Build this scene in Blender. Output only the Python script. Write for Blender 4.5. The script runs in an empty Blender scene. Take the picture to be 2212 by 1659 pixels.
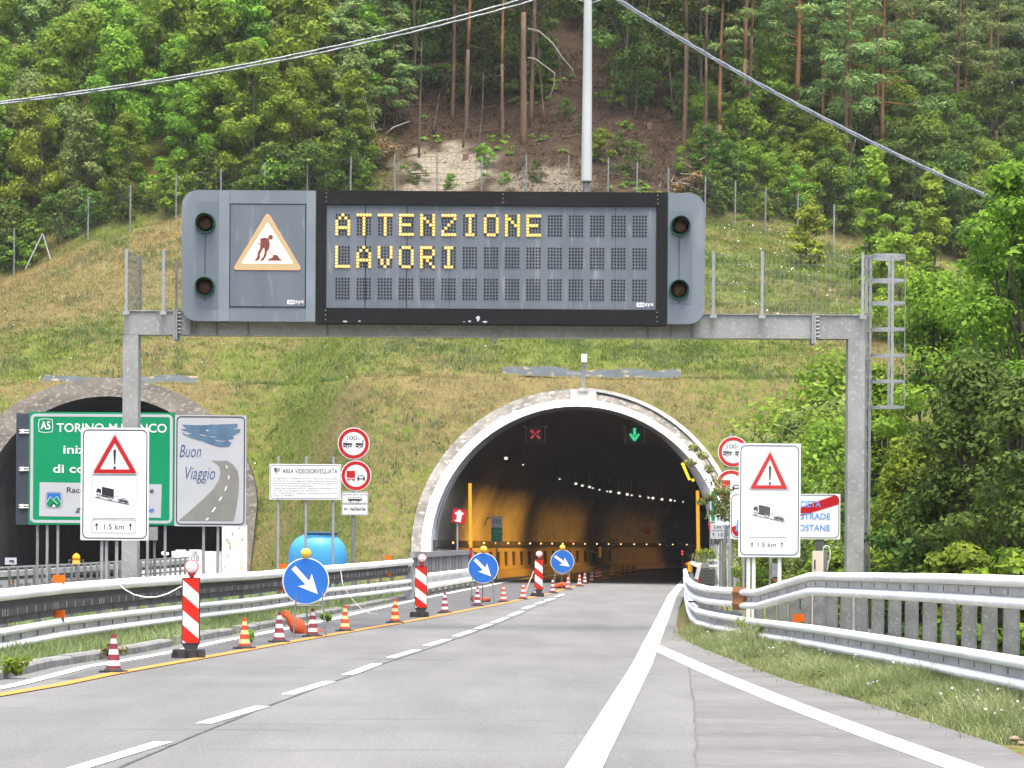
import bpy, math, random
import numpy as np
from mathutils import Vector, Matrix, noise as mnoise

SC = bpy.context.scene
COL = SC.collection
R = math.radians
# ------------------------------------------------------------------ camera
F = 6500.0          # focal length in the units of a 2212-wide picture
CX, HY, ROLL, EYE = 1106.0, 1175.5, 0.0062, 1.65
cam = bpy.data.objects.new('camera', bpy.data.cameras.new('camera'))
COL.objects.link(cam)
cam.data.sensor_width = 36.0
cam.data.lens = 36.0 * F / 2212.0
cam.data.shift_y = (HY - 829.5) / 2212.0
cam.data.clip_start, cam.data.clip_end = 0.5, 5000
ca, sa = math.cos(ROLL), math.sin(ROLL)
rv, uv = Vector((ca, 0, sa)), Vector((-sa, 0, ca))
m = Matrix(((rv.x, uv.x, 0, 0), (0, 0, -1, 0), (rv.z, uv.z, 0, EYE), (0, 0, 0, 1)))
cam.matrix_world = m
SC.camera = cam
# ------------------------------------------------------------------ light
EXPO = 1.9
SUN_DIR = Vector((0.06, -0.28, 1.05)).normalized()      # towards the sun: high and a little behind, veiled by thin cloud
EL = math.asin(SUN_DIR.z)
AZ = math.atan2(SUN_DIR.x, SUN_DIR.y)
w = bpy.data.worlds.new('World'); SC.world = w; w.use_nodes = True
nt = w.node_tree
sky = nt.nodes.new('ShaderNodeTexSky'); sky.sky_type = 'NISHITA'; sky.sun_disc = False
sky.sun_elevation = EL; sky.sun_rotation = AZ
sky.air_density = 1.0; sky.dust_density = 6.0; sky.ozone_density = 0.6
bg = nt.nodes['Background']; bg.inputs[1].default_value = 0.14
nt.links.new(sky.outputs[0], bg.inputs[0])
sl = bpy.data.lights.new('sun', 'SUN'); sl.energy = 1.4; sl.angle = R(30); sl.color = (1, .95, .86)
so = bpy.data.objects.new('sun', sl); COL.objects.link(so)
so.rotation_euler = SUN_DIR.to_track_quat('Z', 'Y').to_euler()
so.location = (0, 0, 60)
SC.view_settings.view_transform = 'Standard'; SC.view_settings.look = 'None'
SC.view_settings.gamma = 1; SC.view_settings.exposure = EXPO

# ------------------------------------------------------------------ picture point -> world
def hor(x): return HY + ROLL * (x - CX)
def P(x, y, D):
    d = Vector((0, 1, 0)) + rv * ((x - CX) / F) + uv * ((HY - y) / F)
    return Vector((0, 0, EYE)) + d * D
def G(x, y, z=0.0):
    d = Vector((0, 1, 0)) + rv * ((x - CX) / F) + uv * ((HY - y) / F)
    return Vector((0, 0, EYE)) + d * ((z - EYE) / d.z)
def lerp(t, a, b): return a + (b - a) * t
def interp(x, pts):
    if x <= pts[0][0]: return pts[0][1]
    for (x0, y0), (x1, y1) in zip(pts, pts[1:]):
        if x <= x1: return y0 + (y1 - y0) * (x - x0) / (x1 - x0)
    return pts[-1][1]
def sstep(e0, e1, x):
    t = min(1, max(0, (x - e0) / (e1 - e0))); return t * t * (3 - 2 * t)

# ------------------------------------------------------------------ materials
def lin(h):
    h = h.lstrip('#'); c = [int(h[i:i+2], 16) / 255 for i in (0, 2, 4)]
    return tuple(((v + .055) / 1.055) ** 2.4 if v > .04045 else v / 12.92 for v in c)
MATS = {}
def mat(name, c1, c2=None, scale=4.0, rough=.6, metal=0.0, lo=.35, hi=.65, bump=0.0, detail=4.0, stretch=None, c3=None, scale3=30, lo3=.55, hi3=.7, spec=.2, coord='Object'):
    """noise-mixed principled material; c2 = second tone, c3 = fine flecks"""
    if name in MATS: return MATS[name]
    M = bpy.data.materials.new(name); M.use_nodes = True
    n, l = M.node_tree.nodes, M.node_tree.links
    b = n['Principled BSDF']
    b.inputs['Roughness'].default_value = rough; b.inputs['Metallic'].default_value = metal
    b.inputs['Specular IOR Level'].default_value = spec
    if c2 is None: c2 = tuple(v * .86 for v in c1)
    tc = n.new('ShaderNodeTexCoord'); src = tc.outputs[coord]
    if stretch:
        mp = n.new('ShaderNodeMapping'); mp.inputs['Scale'].default_value = stretch
        l.new(src, mp.inputs[0]); src = mp.outputs[0]
    nz = n.new('ShaderNodeTexNoise'); nz.inputs['Scale'].default_value = scale; nz.inputs['Detail'].default_value = detail
    l.new(src, nz.inputs['Vector'])
    mr = n.new('ShaderNodeMapRange'); mr.inputs[1].default_value = lo; mr.inputs[2].default_value = hi
    l.new(nz.outputs[0], mr.inputs[0])
    mx = n.new('ShaderNodeMix'); mx.data_type = 'RGBA'
    mx.inputs[6].default_value = (*c1, 1); mx.inputs[7].default_value = (*c2, 1)
    l.new(mr.outputs[0], mx.inputs[0])
    out = mx.outputs[2]
    if c3 is not None:
        n3 = n.new('ShaderNodeTexNoise'); n3.inputs['Scale'].default_value = scale3; n3.inputs['Detail'].default_value = 3
        l.new(src, n3.inputs['Vector'])
        m3 = n.new('ShaderNodeMapRange'); m3.inputs[1].default_value = lo3; m3.inputs[2].default_value = hi3
        l.new(n3.outputs[0], m3.inputs[0])
        x3 = n.new('ShaderNodeMix'); x3.data_type = 'RGBA'; x3.inputs[7].default_value = (*c3, 1)
        l.new(out, x3.inputs[6]); l.new(m3.outputs[0], x3.inputs[0]); out = x3.outputs[2]
    l.new(out, b.inputs['Base Color'])
    if bump:
        bp = n.new('ShaderNodeBump'); bp.inputs['Strength'].default_value = bump; bp.inputs['Distance'].default_value = .05
        l.new(nz.outputs[0], bp.inputs['Height']); l.new(bp.outputs[0], b.inputs['Normal'])
    MATS[name] = M
    return M
def emat(name, col, strength, base=(.1, .1, .1)):
    if name in MATS: return MATS[name]
    M = mat(name, base, rough=.4)
    b = M.node_tree.nodes['Principled BSDF']
    b.inputs['Emission Color'].default_value = (*col, 1); b.inputs['Emission Strength'].default_value = strength * 2 ** (1.05 - EXPO)
    return M
def leaf_mat(name, dark, light, trans=.3, rnd=.25, rough=.55):
    """foliage: per-leaf tint attribute picks between two leaf colours, object random shifts the value"""
    if name in MATS: return MATS[name]
    M = bpy.data.materials.new(name); M.use_nodes = True
    n, l = M.node_tree.nodes, M.node_tree.links
    b = n['Principled BSDF']; b.inputs['Roughness'].default_value = .65; b.inputs['Specular IOR Level'].default_value = .12
    at = n.new('ShaderNodeAttribute'); at.attribute_name = 'tint'
    mx = n.new('ShaderNodeMix'); mx.data_type = 'RGBA'
    mx.inputs[6].default_value = (*dark, 1); mx.inputs[7].default_value = (*light, 1)
    l.new(at.outputs['Fac'], mx.inputs[0])
    oi = n.new('ShaderNodeObjectInfo')
    mr = n.new('ShaderNodeMapRange'); mr.inputs[3].default_value = 1 - rnd; mr.inputs[4].default_value = 1 + rnd
    l.new(oi.outputs['Random'], mr.inputs[0])
    hs = n.new('ShaderNodeHueSaturation')
    m2 = n.new('ShaderNodeMapRange'); m2.inputs[3].default_value = .490; m2.inputs[4].default_value = .534
    l.new(oi.outputs['Random'], m2.inputs[0]); l.new(m2.outputs[0], hs.inputs['Hue'])
    l.new(mr.outputs[0], hs.inputs['Value']); l.new(mx.outputs[2], hs.inputs['Color'])
    l.new(hs.outputs[0], b.inputs['Base Color'])
    tr = n.new('ShaderNodeBsdfTranslucent'); l.new(hs.outputs[0], tr.inputs[0])
    ms = n.new('ShaderNodeMixShader'); ms.inputs[0].default_value = trans
    l.new(b.outputs[0], ms.inputs[1]); l.new(tr.outputs[0], ms.inputs[2])
    l.new(ms.outputs[0], n['Material Output'].inputs[0])
    MATS[name] = M
    return M

GALV = mat('galvanised', (.27, .28, .285), (.21, .22, .225), 9, .5, .1, c3=(.34, .35, .355), scale3=40)
GALV_D = mat('galvanised_dull', (.16, .165, .165), (.115, .12, .12), 5, .6, .1, c3=(.21, .215, .215), scale3=30)
RAILM = mat('rail_zinc', (.80, .79, .76), (.64, .63, .60), 1.1, .7, 0, c3=(.84, .83, .81), scale3=7, stretch=(1, .5, 2.5))
RAILD = mat('rail_shaded', (.095, .09, .086), (.068, .065, .062), 1.5, .75, 0, c3=(.13, .123, .117), scale3=16)  # middle rail colour darkened for the shade under the top tube
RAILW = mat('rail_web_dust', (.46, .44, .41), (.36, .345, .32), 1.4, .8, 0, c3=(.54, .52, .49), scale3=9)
RUST = mat('rust', (.30, .13, .05), (.20, .075, .03), 8, .85)
WHITE = mat('sign_white', (.62, .63, .64), (.58, .59, .60), 1.2, .45)
WHITE2 = mat('sign_greywhite', (.38, .395, .425), (.35, .365, .395), 1.2, .45)
BLACK = mat('sign_black', (.014, .014, .018), (.02, .02, .024), 6, .5)
RED = mat('sign_red', (.36, .008, .012), (.32, .007, .01), 2, .45)
REDW = mat('sign_red_worn', (.42, .03, .028), (.36, .022, .022), 2, .5)
SGREEN = mat('sign_green', (.0, .21, .09), (.0, .19, .08), 1.5, .45)
SBLUE = mat('sign_blue', (.018, .115, .40), (.016, .105, .37), 2, .45)
SGREY = mat('sign_back_grey', (.045, .055, .075), (.038, .046, .064), 2, .55)
ORANGE = mat('reflector_orange', (.50, .10, .003), (.45, .09, .003), 6, .4)
DARKM = mat('dark_rubber', (.028, .027, .029), (.042, .040, .042), 12, .8)

# ------------------------------------------------------------------ mesh builder
class MB:
    def __init__(s): s.v, s.f, s.m = [], [], []
    def add(s, vs, fs, m=0):
        o = len(s.v); s.v += [tuple(v) for v in vs]
        for f in fs: s.f.append(tuple(i + o for i in f)); s.m.append(m)
    def box(s, c, d, m=0, rz=0, ry=0):
        hx, hy, hz = d[0] / 2, d[1] / 2, d[2] / 2
        mt = Matrix.Rotation(rz, 3, 'Z') @ Matrix.Rotation(ry, 3, 'Y')
        vs = [Vector(c) + mt @ Vector((x, y, z)) for x in (-hx, hx) for y in (-hy, hy) for z in (-hz, hz)]
        s.add(vs, [(0, 1, 3, 2), (4, 6, 7, 5), (0, 4, 5, 1), (2, 3, 7, 6), (0, 2, 6, 4), (1, 5, 7, 3)], m)
    def prism(s, pts, w0, w1, m=0, side=None):
        """2d outline (u,v) extruded from y=w0 (front) to y=w1"""
        n = len(pts)
        s.add([(u, w0, v) for u, v in pts], [tuple(range(n))], m)
        if w1 is not None and w1 != w0:
            s.add([(u, w1, v) for u, v in pts], [tuple(range(n))[::-1]], m if side is None else side)
            s.add([(u, w0, v) for u, v in pts] + [(u, w1, v) for u, v in pts],
                  [(i, (i + 1) % n, n + (i + 1) % n, n + i) for i in range(n)], m if side is None else side)
    def band(s, outer, inner, w0, w1, m=0):
        n = len(outer)
        s.add([(u, w0, v) for u, v in outer] + [(u, w0, v) for u, v in inner],
              [(i, (i + 1) % n, n + (i + 1) % n, n + i) for i in range(n)], m)
        for lp in (outer, inner):
            s.add([(u, w0, v) for u, v in lp] + [(u, w1, v) for u, v in lp],
                  [(i, (i + 1) % n, n + (i + 1) % n, n + i) for i in range(n)], m)
    def tube(s, pts, r, n=8, m=0, r2=None, cap=True):
        pts = [Vector(p) for p in pts]; k = len(pts); rings = []
        up = None
        for i, p in enumerate(pts):
            t = (pts[min(i + 1, k - 1)] - pts[max(i - 1, 0)])
            t = t.normalized() if t.length > 1e-9 else Vector((0, 0, 1))
            a = t.cross(Vector((0, 0, 1)) if abs(t.z) < .95 else Vector((0, 1, 0))).normalized()
            b = t.cross(a)
            rr = r if r2 is None else lerp(i / max(1, k - 1), r, r2)
            rings.append([p + (a * math.cos(2 * math.pi * j / n) + b * math.sin(2 * math.pi * j / n)) * rr for j in range(n)])
        vs = [v for g in rings for v in g]; fs = []
        for i in range(k - 1):
            for j in range(n):
                fs.append((i * n + j, i * n + (j + 1) % n, (i + 1) * n + (j + 1) % n, (i + 1) * n + j))
        if cap: fs += [tuple(range(n))[::-1], tuple((k - 1) * n + j for j in range(n))]
        s.add(vs, fs, m)
    def lathe(s, prof, n=20, c=(0, 0, 0), m=0, axis='Z', sx=1, sy=1):
        """prof: (r, h, mat of the band starting here)"""
        c = Vector(c); k = len(prof)
        vs = []
        for q in prof:
            for j in range(n):
                a = 2 * math.pi * j / n; x, y, z = q[0] * math.cos(a) * sx, q[0] * math.sin(a) * sy, q[1]
                vs.append(c + (Vector((x, y, z)) if axis == 'Z' else Vector((x, -z, y)) if axis == 'Y' else Vector((z, x, y))))
        o = len(s.v); s.v += [tuple(v) for v in vs]
        for i in range(k - 1):
            mm = prof[i][2] if len(prof[i]) > 2 else m
            for j in range(n):
                s.f.append((o + i * n + j, o + i * n + (j + 1) % n, o + (i + 1) * n + (j + 1) % n, o + (i + 1) * n + j)); s.m.append(mm)
        if prof[0][0] > 1e-6: s.f.append(tuple(o + j for j in range(n))); s.m.append(prof[0][2] if len(prof[0]) > 2 else m)
        if prof[-1][0] > 1e-6: s.f.append(tuple(o + (k - 1) * n + j for j in range(n))); s.m.append(prof[-2][2] if len(prof[-2]) > 2 else m)
    def ext(s, prof, path, side=1, m=0, closed=True, web=()):
        """profile (outward, height) swept along a path; outward = right of travel * side"""
        path = [Vector(p) for p in path]; k, n = len(path), len(prof); vs = []
        for i, p in enumerate(path):
            t = path[min(i + 1, k - 1)] - path[max(i - 1, 0)]; t.z = 0; t.normalize()
            nn = Vector((t.y, -t.x, 0)) * side
            vs += [p + nn * o + Vector((0, 0, h)) for o, h in prof]
        fs = []
        for i in range(k - 1):
            for j in range(n if closed else n - 1):
                fs.append((i * n + j, i * n + (j + 1) % n, (i + 1) * n + (j + 1) % n, (i + 1) * n + j))
        if closed: fs += [tuple(range(n)), tuple((k - 1) * n + j for j in range(n))[::-1]]
        o = len(s.f); s.add(vs, fs, m)
        for q in range(o, len(s.f)):
            if (q - o) % n in web and q - o < (k - 1) * n: s.m[q] = 1
    def build(s, name, mats, parent=None, smooth=False, auto=None):
        me = bpy.data.meshes.new(name)
        me.from_pydata(s.v, [], s.f)
        for q in (mats if isinstance(mats, (list, tuple)) else [mats]): me.materials.append(q)
        me.polygons.foreach_set('material_index', s.m)
        if smooth: me.polygons.foreach_set('use_smooth', [True] * len(me.polygons))
        me.update()
        if smooth and auto is not None:
            try: me.set_sharp_from_angle(angle=R(auto))
            except Exception: pass
        o = bpy.data.objects.new(name, me); COL.objects.link(o)
        if parent is not None: o.parent = parent
        return o

def npmesh(name, V, Q, material, tint=None, parent=None, tri=False):
    k = 3 if tri else 4
    me = bpy.data.meshes.new(name); nv, nf = len(V), len(Q)
    me.vertices.add(nv); me.vertices.foreach_set('co', np.asarray(V, np.float32).ravel())
    me.loops.add(nf * k); me.loops.foreach_set('vertex_index', np.asarray(Q, np.int32).ravel())
    me.polygons.add(nf); me.polygons.foreach_set('loop_start', np.arange(0, nf * k, k, dtype=np.int32))
    me.update(calc_edges=True)
    if tint is not None:
        a = me.attributes.new('tint', 'FLOAT', 'FACE'); a.data.foreach_set('value', np.asarray(tint, np.float32))
    for q in (material if isinstance(material, (list, tuple)) else [material]): me.materials.append(q)
    o = bpy.data.objects.new(name, me); COL.objects.link(o)
    if parent is not None: o.parent = parent
    return o

def tag(o, label=None, cat=None, group=None, kind=None):
    if label: o['label'] = label
    if cat: o['category'] = cat
    if group: o['group'] = group
    if kind: o['kind'] = kind
    return o
def empty(name, loc, label=None, cat=None, group=None, rz=0):
    o = bpy.data.objects.new(name, None); COL.objects.link(o)
    o.empty_display_size = .2
    o.location = loc; o.rotation_euler = (0, 0, rz)
    return tag(o, label, cat, group)
KIDS = {}
def copy_tree(root, loc, rz=0, scale=None, label=None, group=None):
    c = root.copy(); COL.objects.link(c); c.location = loc; c.rotation_euler = (0, 0, rz)
    if scale is not None: c.scale = scale
    if label: c['label'] = label
    if group: c['group'] = group
    for ch in root.children:
        d = ch.copy(); COL.objects.link(d); d.parent = c
        for g in ch.children:
            e = g.copy(); COL.objects.link(e); e.parent = d
    return c

# text -> filled outline in a local (u,v) plane, fitted to a box
_fc = {}
def glyphs(s, shear=0.0, weight=0.0, spacing=1.0):
    key = (s, shear, weight, spacing)
    if key in _fc: return _fc[key]
    cu = bpy.data.curves.new('text', 'FONT'); cu.body = s; cu.shear = shear; cu.offset = weight; cu.space_character = spacing
    cu.resolution_u = 4
    o = bpy.data.objects.new('text', cu); COL.objects.link(o)
    bpy.context.view_layer.update()
    me = bpy.data.meshes.new_from_object(o.evaluated_get(bpy.context.evaluated_depsgraph_get()))
    vs = [(v.co.x, v.co.y) for v in me.vertices]; fs = [tuple(p.vertices) for p in me.polygons]
    bpy.data.objects.remove(o); bpy.data.curves.remove(cu); bpy.data.meshes.remove(me)
    _fc[key] = (vs, fs)
    return vs, fs
CAPH = None
def text(mb, s, u0, u1, vb, cap, w, m=0, shear=0.0, weight=0.0, spacing=1.0, align='fit'):
    """s between u0 and u1 on baseline vb with capital height cap at y=w"""
    global CAPH
    if CAPH is None: CAPH = max(v[1] for v in glyphs('H')[0])
    vs, fs = glyphs(s, shear, weight, spacing)
    x0, x1 = min(v[0] for v in vs), max(v[0] for v in vs)
    sy = cap / CAPH; sx = (u1 - u0) / (x1 - x0) if align == 'fit' else sy
    ox = u0 if align in ('fit', 'left') else (u0 + u1) / 2 - (x1 - x0) * sx / 2
    mb.add([(ox + (x - x0) * sx, w, vb + y * sy) for x, y in vs], fs, m)
def rrect(x0, y0, x1, y1, r, n=5):
    if x0 > x1: x0, x1 = x1, x0
    if y0 > y1: y0, y1 = y1, y0
    pts = []
    for cx, cy, a0 in ((x1 - r, y1 - r, 0), (x0 + r, y1 - r, 90), (x0 + r, y0 + r, 180), (x1 - r, y0 + r, 270)):
        for i in range(n + 1):
            a = R(a0 + 90 * i / n); pts.append((cx + r * math.cos(a), cy + r * math.sin(a)))
    return pts
def circ(cx, cy, r, n=32, ry=None):
    return [(cx + r * math.cos(2 * math.pi * i / n), cy + (ry or r) * math.sin(2 * math.pi * i / n)) for i in range(n)]
def stroke(pts, wd):
    """a polyline thickened into an outline"""
    L, Rr = [], []
    for i, p in enumerate(pts):
        a, b = pts[max(i - 1, 0)], pts[min(i + 1, len(pts) - 1)]
        dx, dy = b[0] - a[0], b[1] - a[1]; q = math.hypot(dx, dy) or 1
        L.append((p[0] - dy / q * wd / 2, p[1] + dx / q * wd / 2)); Rr.append((p[0] + dy / q * wd / 2, p[1] - dx / q * wd / 2))
    return L + Rr[::-1]
class Frame:
    """local frame of a thing standing at depth D: u,v from picture units, origin at its base"""
    def __init__(s, name, x0, D, label, cat, group=None, yaw=0, z0=0.0):
        s.s = D / F; s.x0 = x0; s.z0 = z0; p = P(x0, hor(x0), D)
        s.o = empty(name, (p.x, D, z0), label, cat, group, yaw); s.h = hor(x0); s.loc = Vector((p.x, D, z0))
    def u(s, x): return (x - s.x0) * s.s
    def v(s, y): return EYE + (s.h - y) * s.s - s.z0
    def q(s, x, y): return (s.u(x), s.v(y))
    def pts(s, L): return [s.q(x, y) for x, y in L]
# ================================================================== terrain
rng = random.Random(4)
def N(x, y, z=0.0): return mnoise.noise(Vector((x, y, z)))
PXR, PXL = P(1243, 1191, 122), P(231, 1110, 131)      # portal axes at the mouth
TOE_R, TOE_L = 118.6, 127.5
def toe(x): return TOE_R + (TOE_L - TOE_R) * (1 - sstep(-11.5, -5.5, x))
ZF = [(-200, 6), (-60, 11), (-27, 16.0), (-23, 17.9), (-18, 19.3), (-8, 20.2), (5, 20.2), (10.5, 19.3), (15.5, 18.2), (17.4, 17.6), (25, 15), (40, 10), (200, 5)]
S3 = [(-200, .3), (-60, .5), (-20, .60), (8, .60), (18, .5), (27, .46), (40, .36), (200, .2)]
FENCE_Y = 163.0
def hgt(x, y):
    t = toe(x); d = y - t
    if d < 0: return -.06 - .1 * min(1, -d / 3) * 0
    zf = interp(x, ZF); zc = min(8.9, zf * .5); d1 = zc / .84
    if d < d1: z = .84 * d
    elif d < d1 + 1.5: z = zc + .02 * (d - d1)
    elif y < FENCE_Y: z = zc + .03 + (zf - zc) * ((d - d1 - 1.5) / (FENCE_Y - t - d1 - 1.5)) ** .93
    else:
        s3 = interp(x, S3); yy = y - FENCE_Y
        z = zf + s3 * min(yy, 62) + .12 * max(0, yy - 62)
        z += N(x * .12, y * .12) * min(1.2, yy * .1)
    if d > .5: z += N(x * .35, y * .35, 3) * .22 + N(x * 1.1, y * 1.1, 5) * .08
    return z - .06
def lining(cx, cy, a, b, n=40):
    """half ellipse in picture units, from bottom-left over the crown to bottom-right"""
    return [(cx - a * math.cos(math.pi * i / n), cy - b * math.sin(math.pi * i / n)) for i in range(n + 1)]
def arch3(px, y0, slope=.84, drop=True):
    pts = []
    for x, y in px:
        Y = y0 + 6
        for _ in range(12):
            p = P(x, y, Y); Y = y0 + max(0, p.z) / slope
        pts.append(P(x, y, Y))
    if drop:
        a, b = pts[0].copy(), pts[-1].copy()
        pts = [Vector((a.x, y0, -.1))] + pts + [Vector((b.x, y0, -.1))]
    return pts
R_OUT = arch3(lining(1243, 1191, 355, 350), TOE_R - .7)
R_MID = arch3(lining(1243, 1191, 333, 327), TOE_R - .7)
R_IN = arch3(lining(1246, 1191, 317, 313.5), TOE_R - .7)
L_OUT = arch3(lining(230, 1090, 325, 273), TOE_L - .7)
L_IN = arch3(lining(231, 1112, 272, 256), TOE_L - .7)

def in_tube(x, z, pts, shrink=.25):
    xs = [p.x for p in pts]
    if x < min(xs) + shrink or x > max(xs) - shrink: return False
    zt = 0
    for p, q in zip(pts, pts[1:]):
        lo, hi = min(p.x, q.x), max(p.x, q.x)
        if lo <= x <= hi and hi > lo: zt = max(zt, lerp((x - p.x) / (q.x - p.x), p.z, q.z))
    return z < zt - shrink
def axis_lines(lo, hi, a, b, fine, step0):
    L = list(np.arange(a, b + 1e-6, fine)); s, v = step0, a
    while v > lo: v -= s; s *= 1.25; L.insert(0, v)
    s, v = step0, b
    while v < hi: v += s; s *= 1.25; L.append(v)
    return L
GX = axis_lines(-900, 900, -34, 30, .45, .8)
GY = axis_lines(-60, 1500, 112, 192, .45, .8)
tv, tf, soil, green, rub = [], [], [], [], []
H = {}
for j, y in enumerate(GY):
    for i, x in enumerate(GX):
        tv.append((x, y, hgt(x, y)))
        f = 0.0
        if y > FENCE_Y - 1:
            bare = sstep(-9.5, -5, x) * (1 - sstep(9, 14, x)) + .35 * sstep(FENCE_Y + 2, FENCE_Y + 12, y)
            f = min(1, bare + .3 * N(x * .4, y * .4, 9))
        soil.append(max(0, f))
        r_ = 0
        if FENCE_Y - 3 < y < FENCE_Y + 11:
            r_ = sstep(.15, .5, 1 - math.hypot((x + 3.6) / 3.4, (y - FENCE_Y - 3.5) / 5.5) + .5 * N(x * .8, y * .8, 2)) + \
                 .7 * sstep(.2, .55, 1 - math.hypot((x - 1.6) / 3.2, (y - FENCE_Y - 2.0) / 3.5) + .5 * N(x * .9, y * .9, 7))
        rub.append(min(1, r_))
        # grass cover: greener low on the face, straw on the upper left crest and round the portal crowns
        d = y - toe(x)
        g = .55 + .55 * N(x * .16, y * .16, 1) + .35 * N(x * .5, y * .5, 4)
        if y < FENCE_Y:
            g -= .55 * sstep(-10, -22, x) * sstep(140, 152, y)
            cr = max(0, 1 - abs(d - 10.5) / 3.0) * (sstep(8, 2.5, abs(x - PXR.x)) + sstep(8, 2.5, abs(x - PXL.x)))
            g -= .55 * cr
            g -= .25 * sstep(140, 130, y) * 0
        green.append(min(1, max(0, g)))
nx = len(GX)
for j in range(len(GY) - 1):
    for i in range(nx - 1):
        ids = (j * nx + i, j * nx + i + 1, (j + 1) * nx + i + 1, (j + 1) * nx + i)
        if 112 < GY[j] < 146 and -30 < GX[i] < 14:
            if all(in_tube(tv[q][0], tv[q][2], R_OUT) and tv[q][1] > TOE_R - 1 for q in ids): continue
            if all(in_tube(tv[q][0], tv[q][2], L_OUT) and tv[q][1] > TOE_L - 1 for q in ids): continue
        tf.append(ids)
TM = bpy.data.materials.new('hillside'); TM.use_nodes = True
n, l = TM.node_tree.nodes, TM.node_tree.links
b = n['Principled BSDF']; b.inputs['Roughness'].default_value = .9; b.inputs['Specular IOR Level'].default_value = .1
tc = n.new('ShaderNodeTexCoord')
def nz_(scale, det=6):
    q = n.new('ShaderNodeTexNoise'); q.inputs['Scale'].default_value = scale; q.inputs['Detail'].default_value = det
    l.new(tc.outputs['Object'], q.inputs['Vector']); return q.outputs[0]
def mr_(src, lo, hi):
    q = n.new('ShaderNodeMapRange'); q.inputs[1].default_value = lo; q.inputs[2].default_value = hi
    l.new(src, q.inputs[0]); return q.outputs[0]
def mix_(f, c1, c2):
    q = n.new('ShaderNodeMix'); q.data_type = 'RGBA'
    for k, c in ((6, c1), (7, c2)):
        if isinstance(c, tuple): q.inputs[k].default_value = (*c, 1)
        else: l.new(c, q.inputs[k])
    l.new(f, q.inputs[0]); return q.outputs[2]
def attr_(nm):
    q = n.new('ShaderNodeAttribute'); q.attribute_name = nm; return q.outputs['Fac']
straw = mix_(mr_(nz_(1.7), .35, .65), (.135, .110, .045), (.100, .086, .036))
grassc = mix_(mr_(nz_(2.3), .35, .65), (.066, .092, .016), (.100, .122, .024))
mth = n.new('ShaderNodeMath'); mth.operation = 'ADD'
l.new(attr_('green'), mth.inputs[0]); l.new(mr_(nz_(3.5), .3, .7), mth.inputs[1])
c = mix_(mr_(mth.outputs[0], .7, 1.3), straw, grassc)
soilc = mix_(mr_(nz_(1.1), .38, .62), (.020, .013, .008), (.038, .025, .016))
soilc = mix_(mr_(nz_(7), .55, .70), soilc, (.075, .058, .043))
c = mix_(attr_('soil'), c, soilc)
rubc = mix_(mr_(nz_(5), .35, .65), (.20, .178, .14), (.11, .095, .07))
c = mix_(attr_('rubble'), c, rubc)
l.new(c, b.inputs['Base Color'])
bp = n.new('ShaderNodeBump'); bp.inputs['Strength'].default_value = .6; bp.inputs['Distance'].default_value = .15
l.new(nz_(4, 8), bp.inputs['Height']); l.new(bp.outputs[0], b.inputs['Normal'])
me = bpy.data.meshes.new('hillside'); me.from_pydata(tv, [], tf)
for nm, arr in (('soil', soil), ('green', green), ('rubble', rub)):
    a = me.attributes.new(nm, 'FLOAT', 'POINT'); a.data.foreach_set('value', np.array(arr, np.float32))
me.polygons.foreach_set('use_smooth', [True] * len(me.polygons)); me.materials.append(TM); me.update()
hill = bpy.data.objects.new('hillside', me); COL.objects.link(hill)
tag(hill, 'grassy embankment above the tunnel mouths rising to a wooded hill', 'hillside', kind='structure')

# ================================================================== road
def gl(L): return [G(x, y) for x, y in L]
def along(path, Y):
    for a, b_ in zip(path, path[1:]):
        if a.y <= Y <= b_.y: return lerp((Y - a.y) / (b_.y - a.y), a.x, b_.x)
    a, b_ = (path[0], path[1]) if Y < path[0].y else (path[-2], path[-1])
    return a.x + (b_.x - a.x) * (Y - a.y) / (b_.y - a.y)
def smoothline(L, ys, deg=3):
    p = gl(L); c_ = np.polyfit([q.y for q in p], [q.x for q in p], deg)
    return [Vector((float(np.polyval(c_, y)), y, 0)) for y in ys]
def tun(u): return .06 * u + u * u / (2 * 611.0)
W_LEFT = gl([(-60, 1499), (33, 1481), (108, 1462), (183, 1442), (301, 1422), (377, 1408), (477, 1386), (554, 1371.5), (718, 1338), (768, 1325), (869, 1303), (944, 1286.5), (1007, 1274), (1052, 1266)])
W_YEL = gl([(-60, 1513), (0, 1502.5), (125.6, 1481), (241, 1457), (352, 1437), (465, 1417), (553, 1401), (630, 1387), (703, 1374), (768, 1363), (869, 1345.5), (944, 1331.6), (1007, 1319), (1082, 1305), (1187, 1282), (1264, 1260.5), (1325, 1243.6)])
W_RIGHT = gl([(1100, 1950), (1215, 1745), (1262, 1659), (1385, 1440), (1434, 1330), (1452, 1287), (1477, 1255)])
W_DIV = gl([(1404, 1393), (1423, 1402), (1541, 1455), (1708, 1523), (1887, 1590), (2136, 1680), (2400, 1775)])
for P_ in (W_LEFT, W_YEL, W_RIGHT): P_.sort(key=lambda q: q.y)
def extend(path, Y1=285, step=6):
    """carry a marking on into the bend of the tunnel"""
    a, b_ = path[-2], path[-1]; sl_ = (b_.x - a.x) / (b_.y - a.y); y = b_.y
    out = list(path); u0 = b_.y - 128
    while y < Y1:
        y += step; out.append(Vector((b_.x + tun(y - 128) - tun(u0), y, 0)))
    return out
ASPH = mat('asphalt', (.125, .128, .124), (.108, .110, .107), .35, .92, c3=(.145, .145, .14), scale3=14, lo3=.5, hi3=.75, spec=.15, bump=.02)
n, l = ASPH.node_tree.nodes, ASPH.node_tree.links
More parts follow.
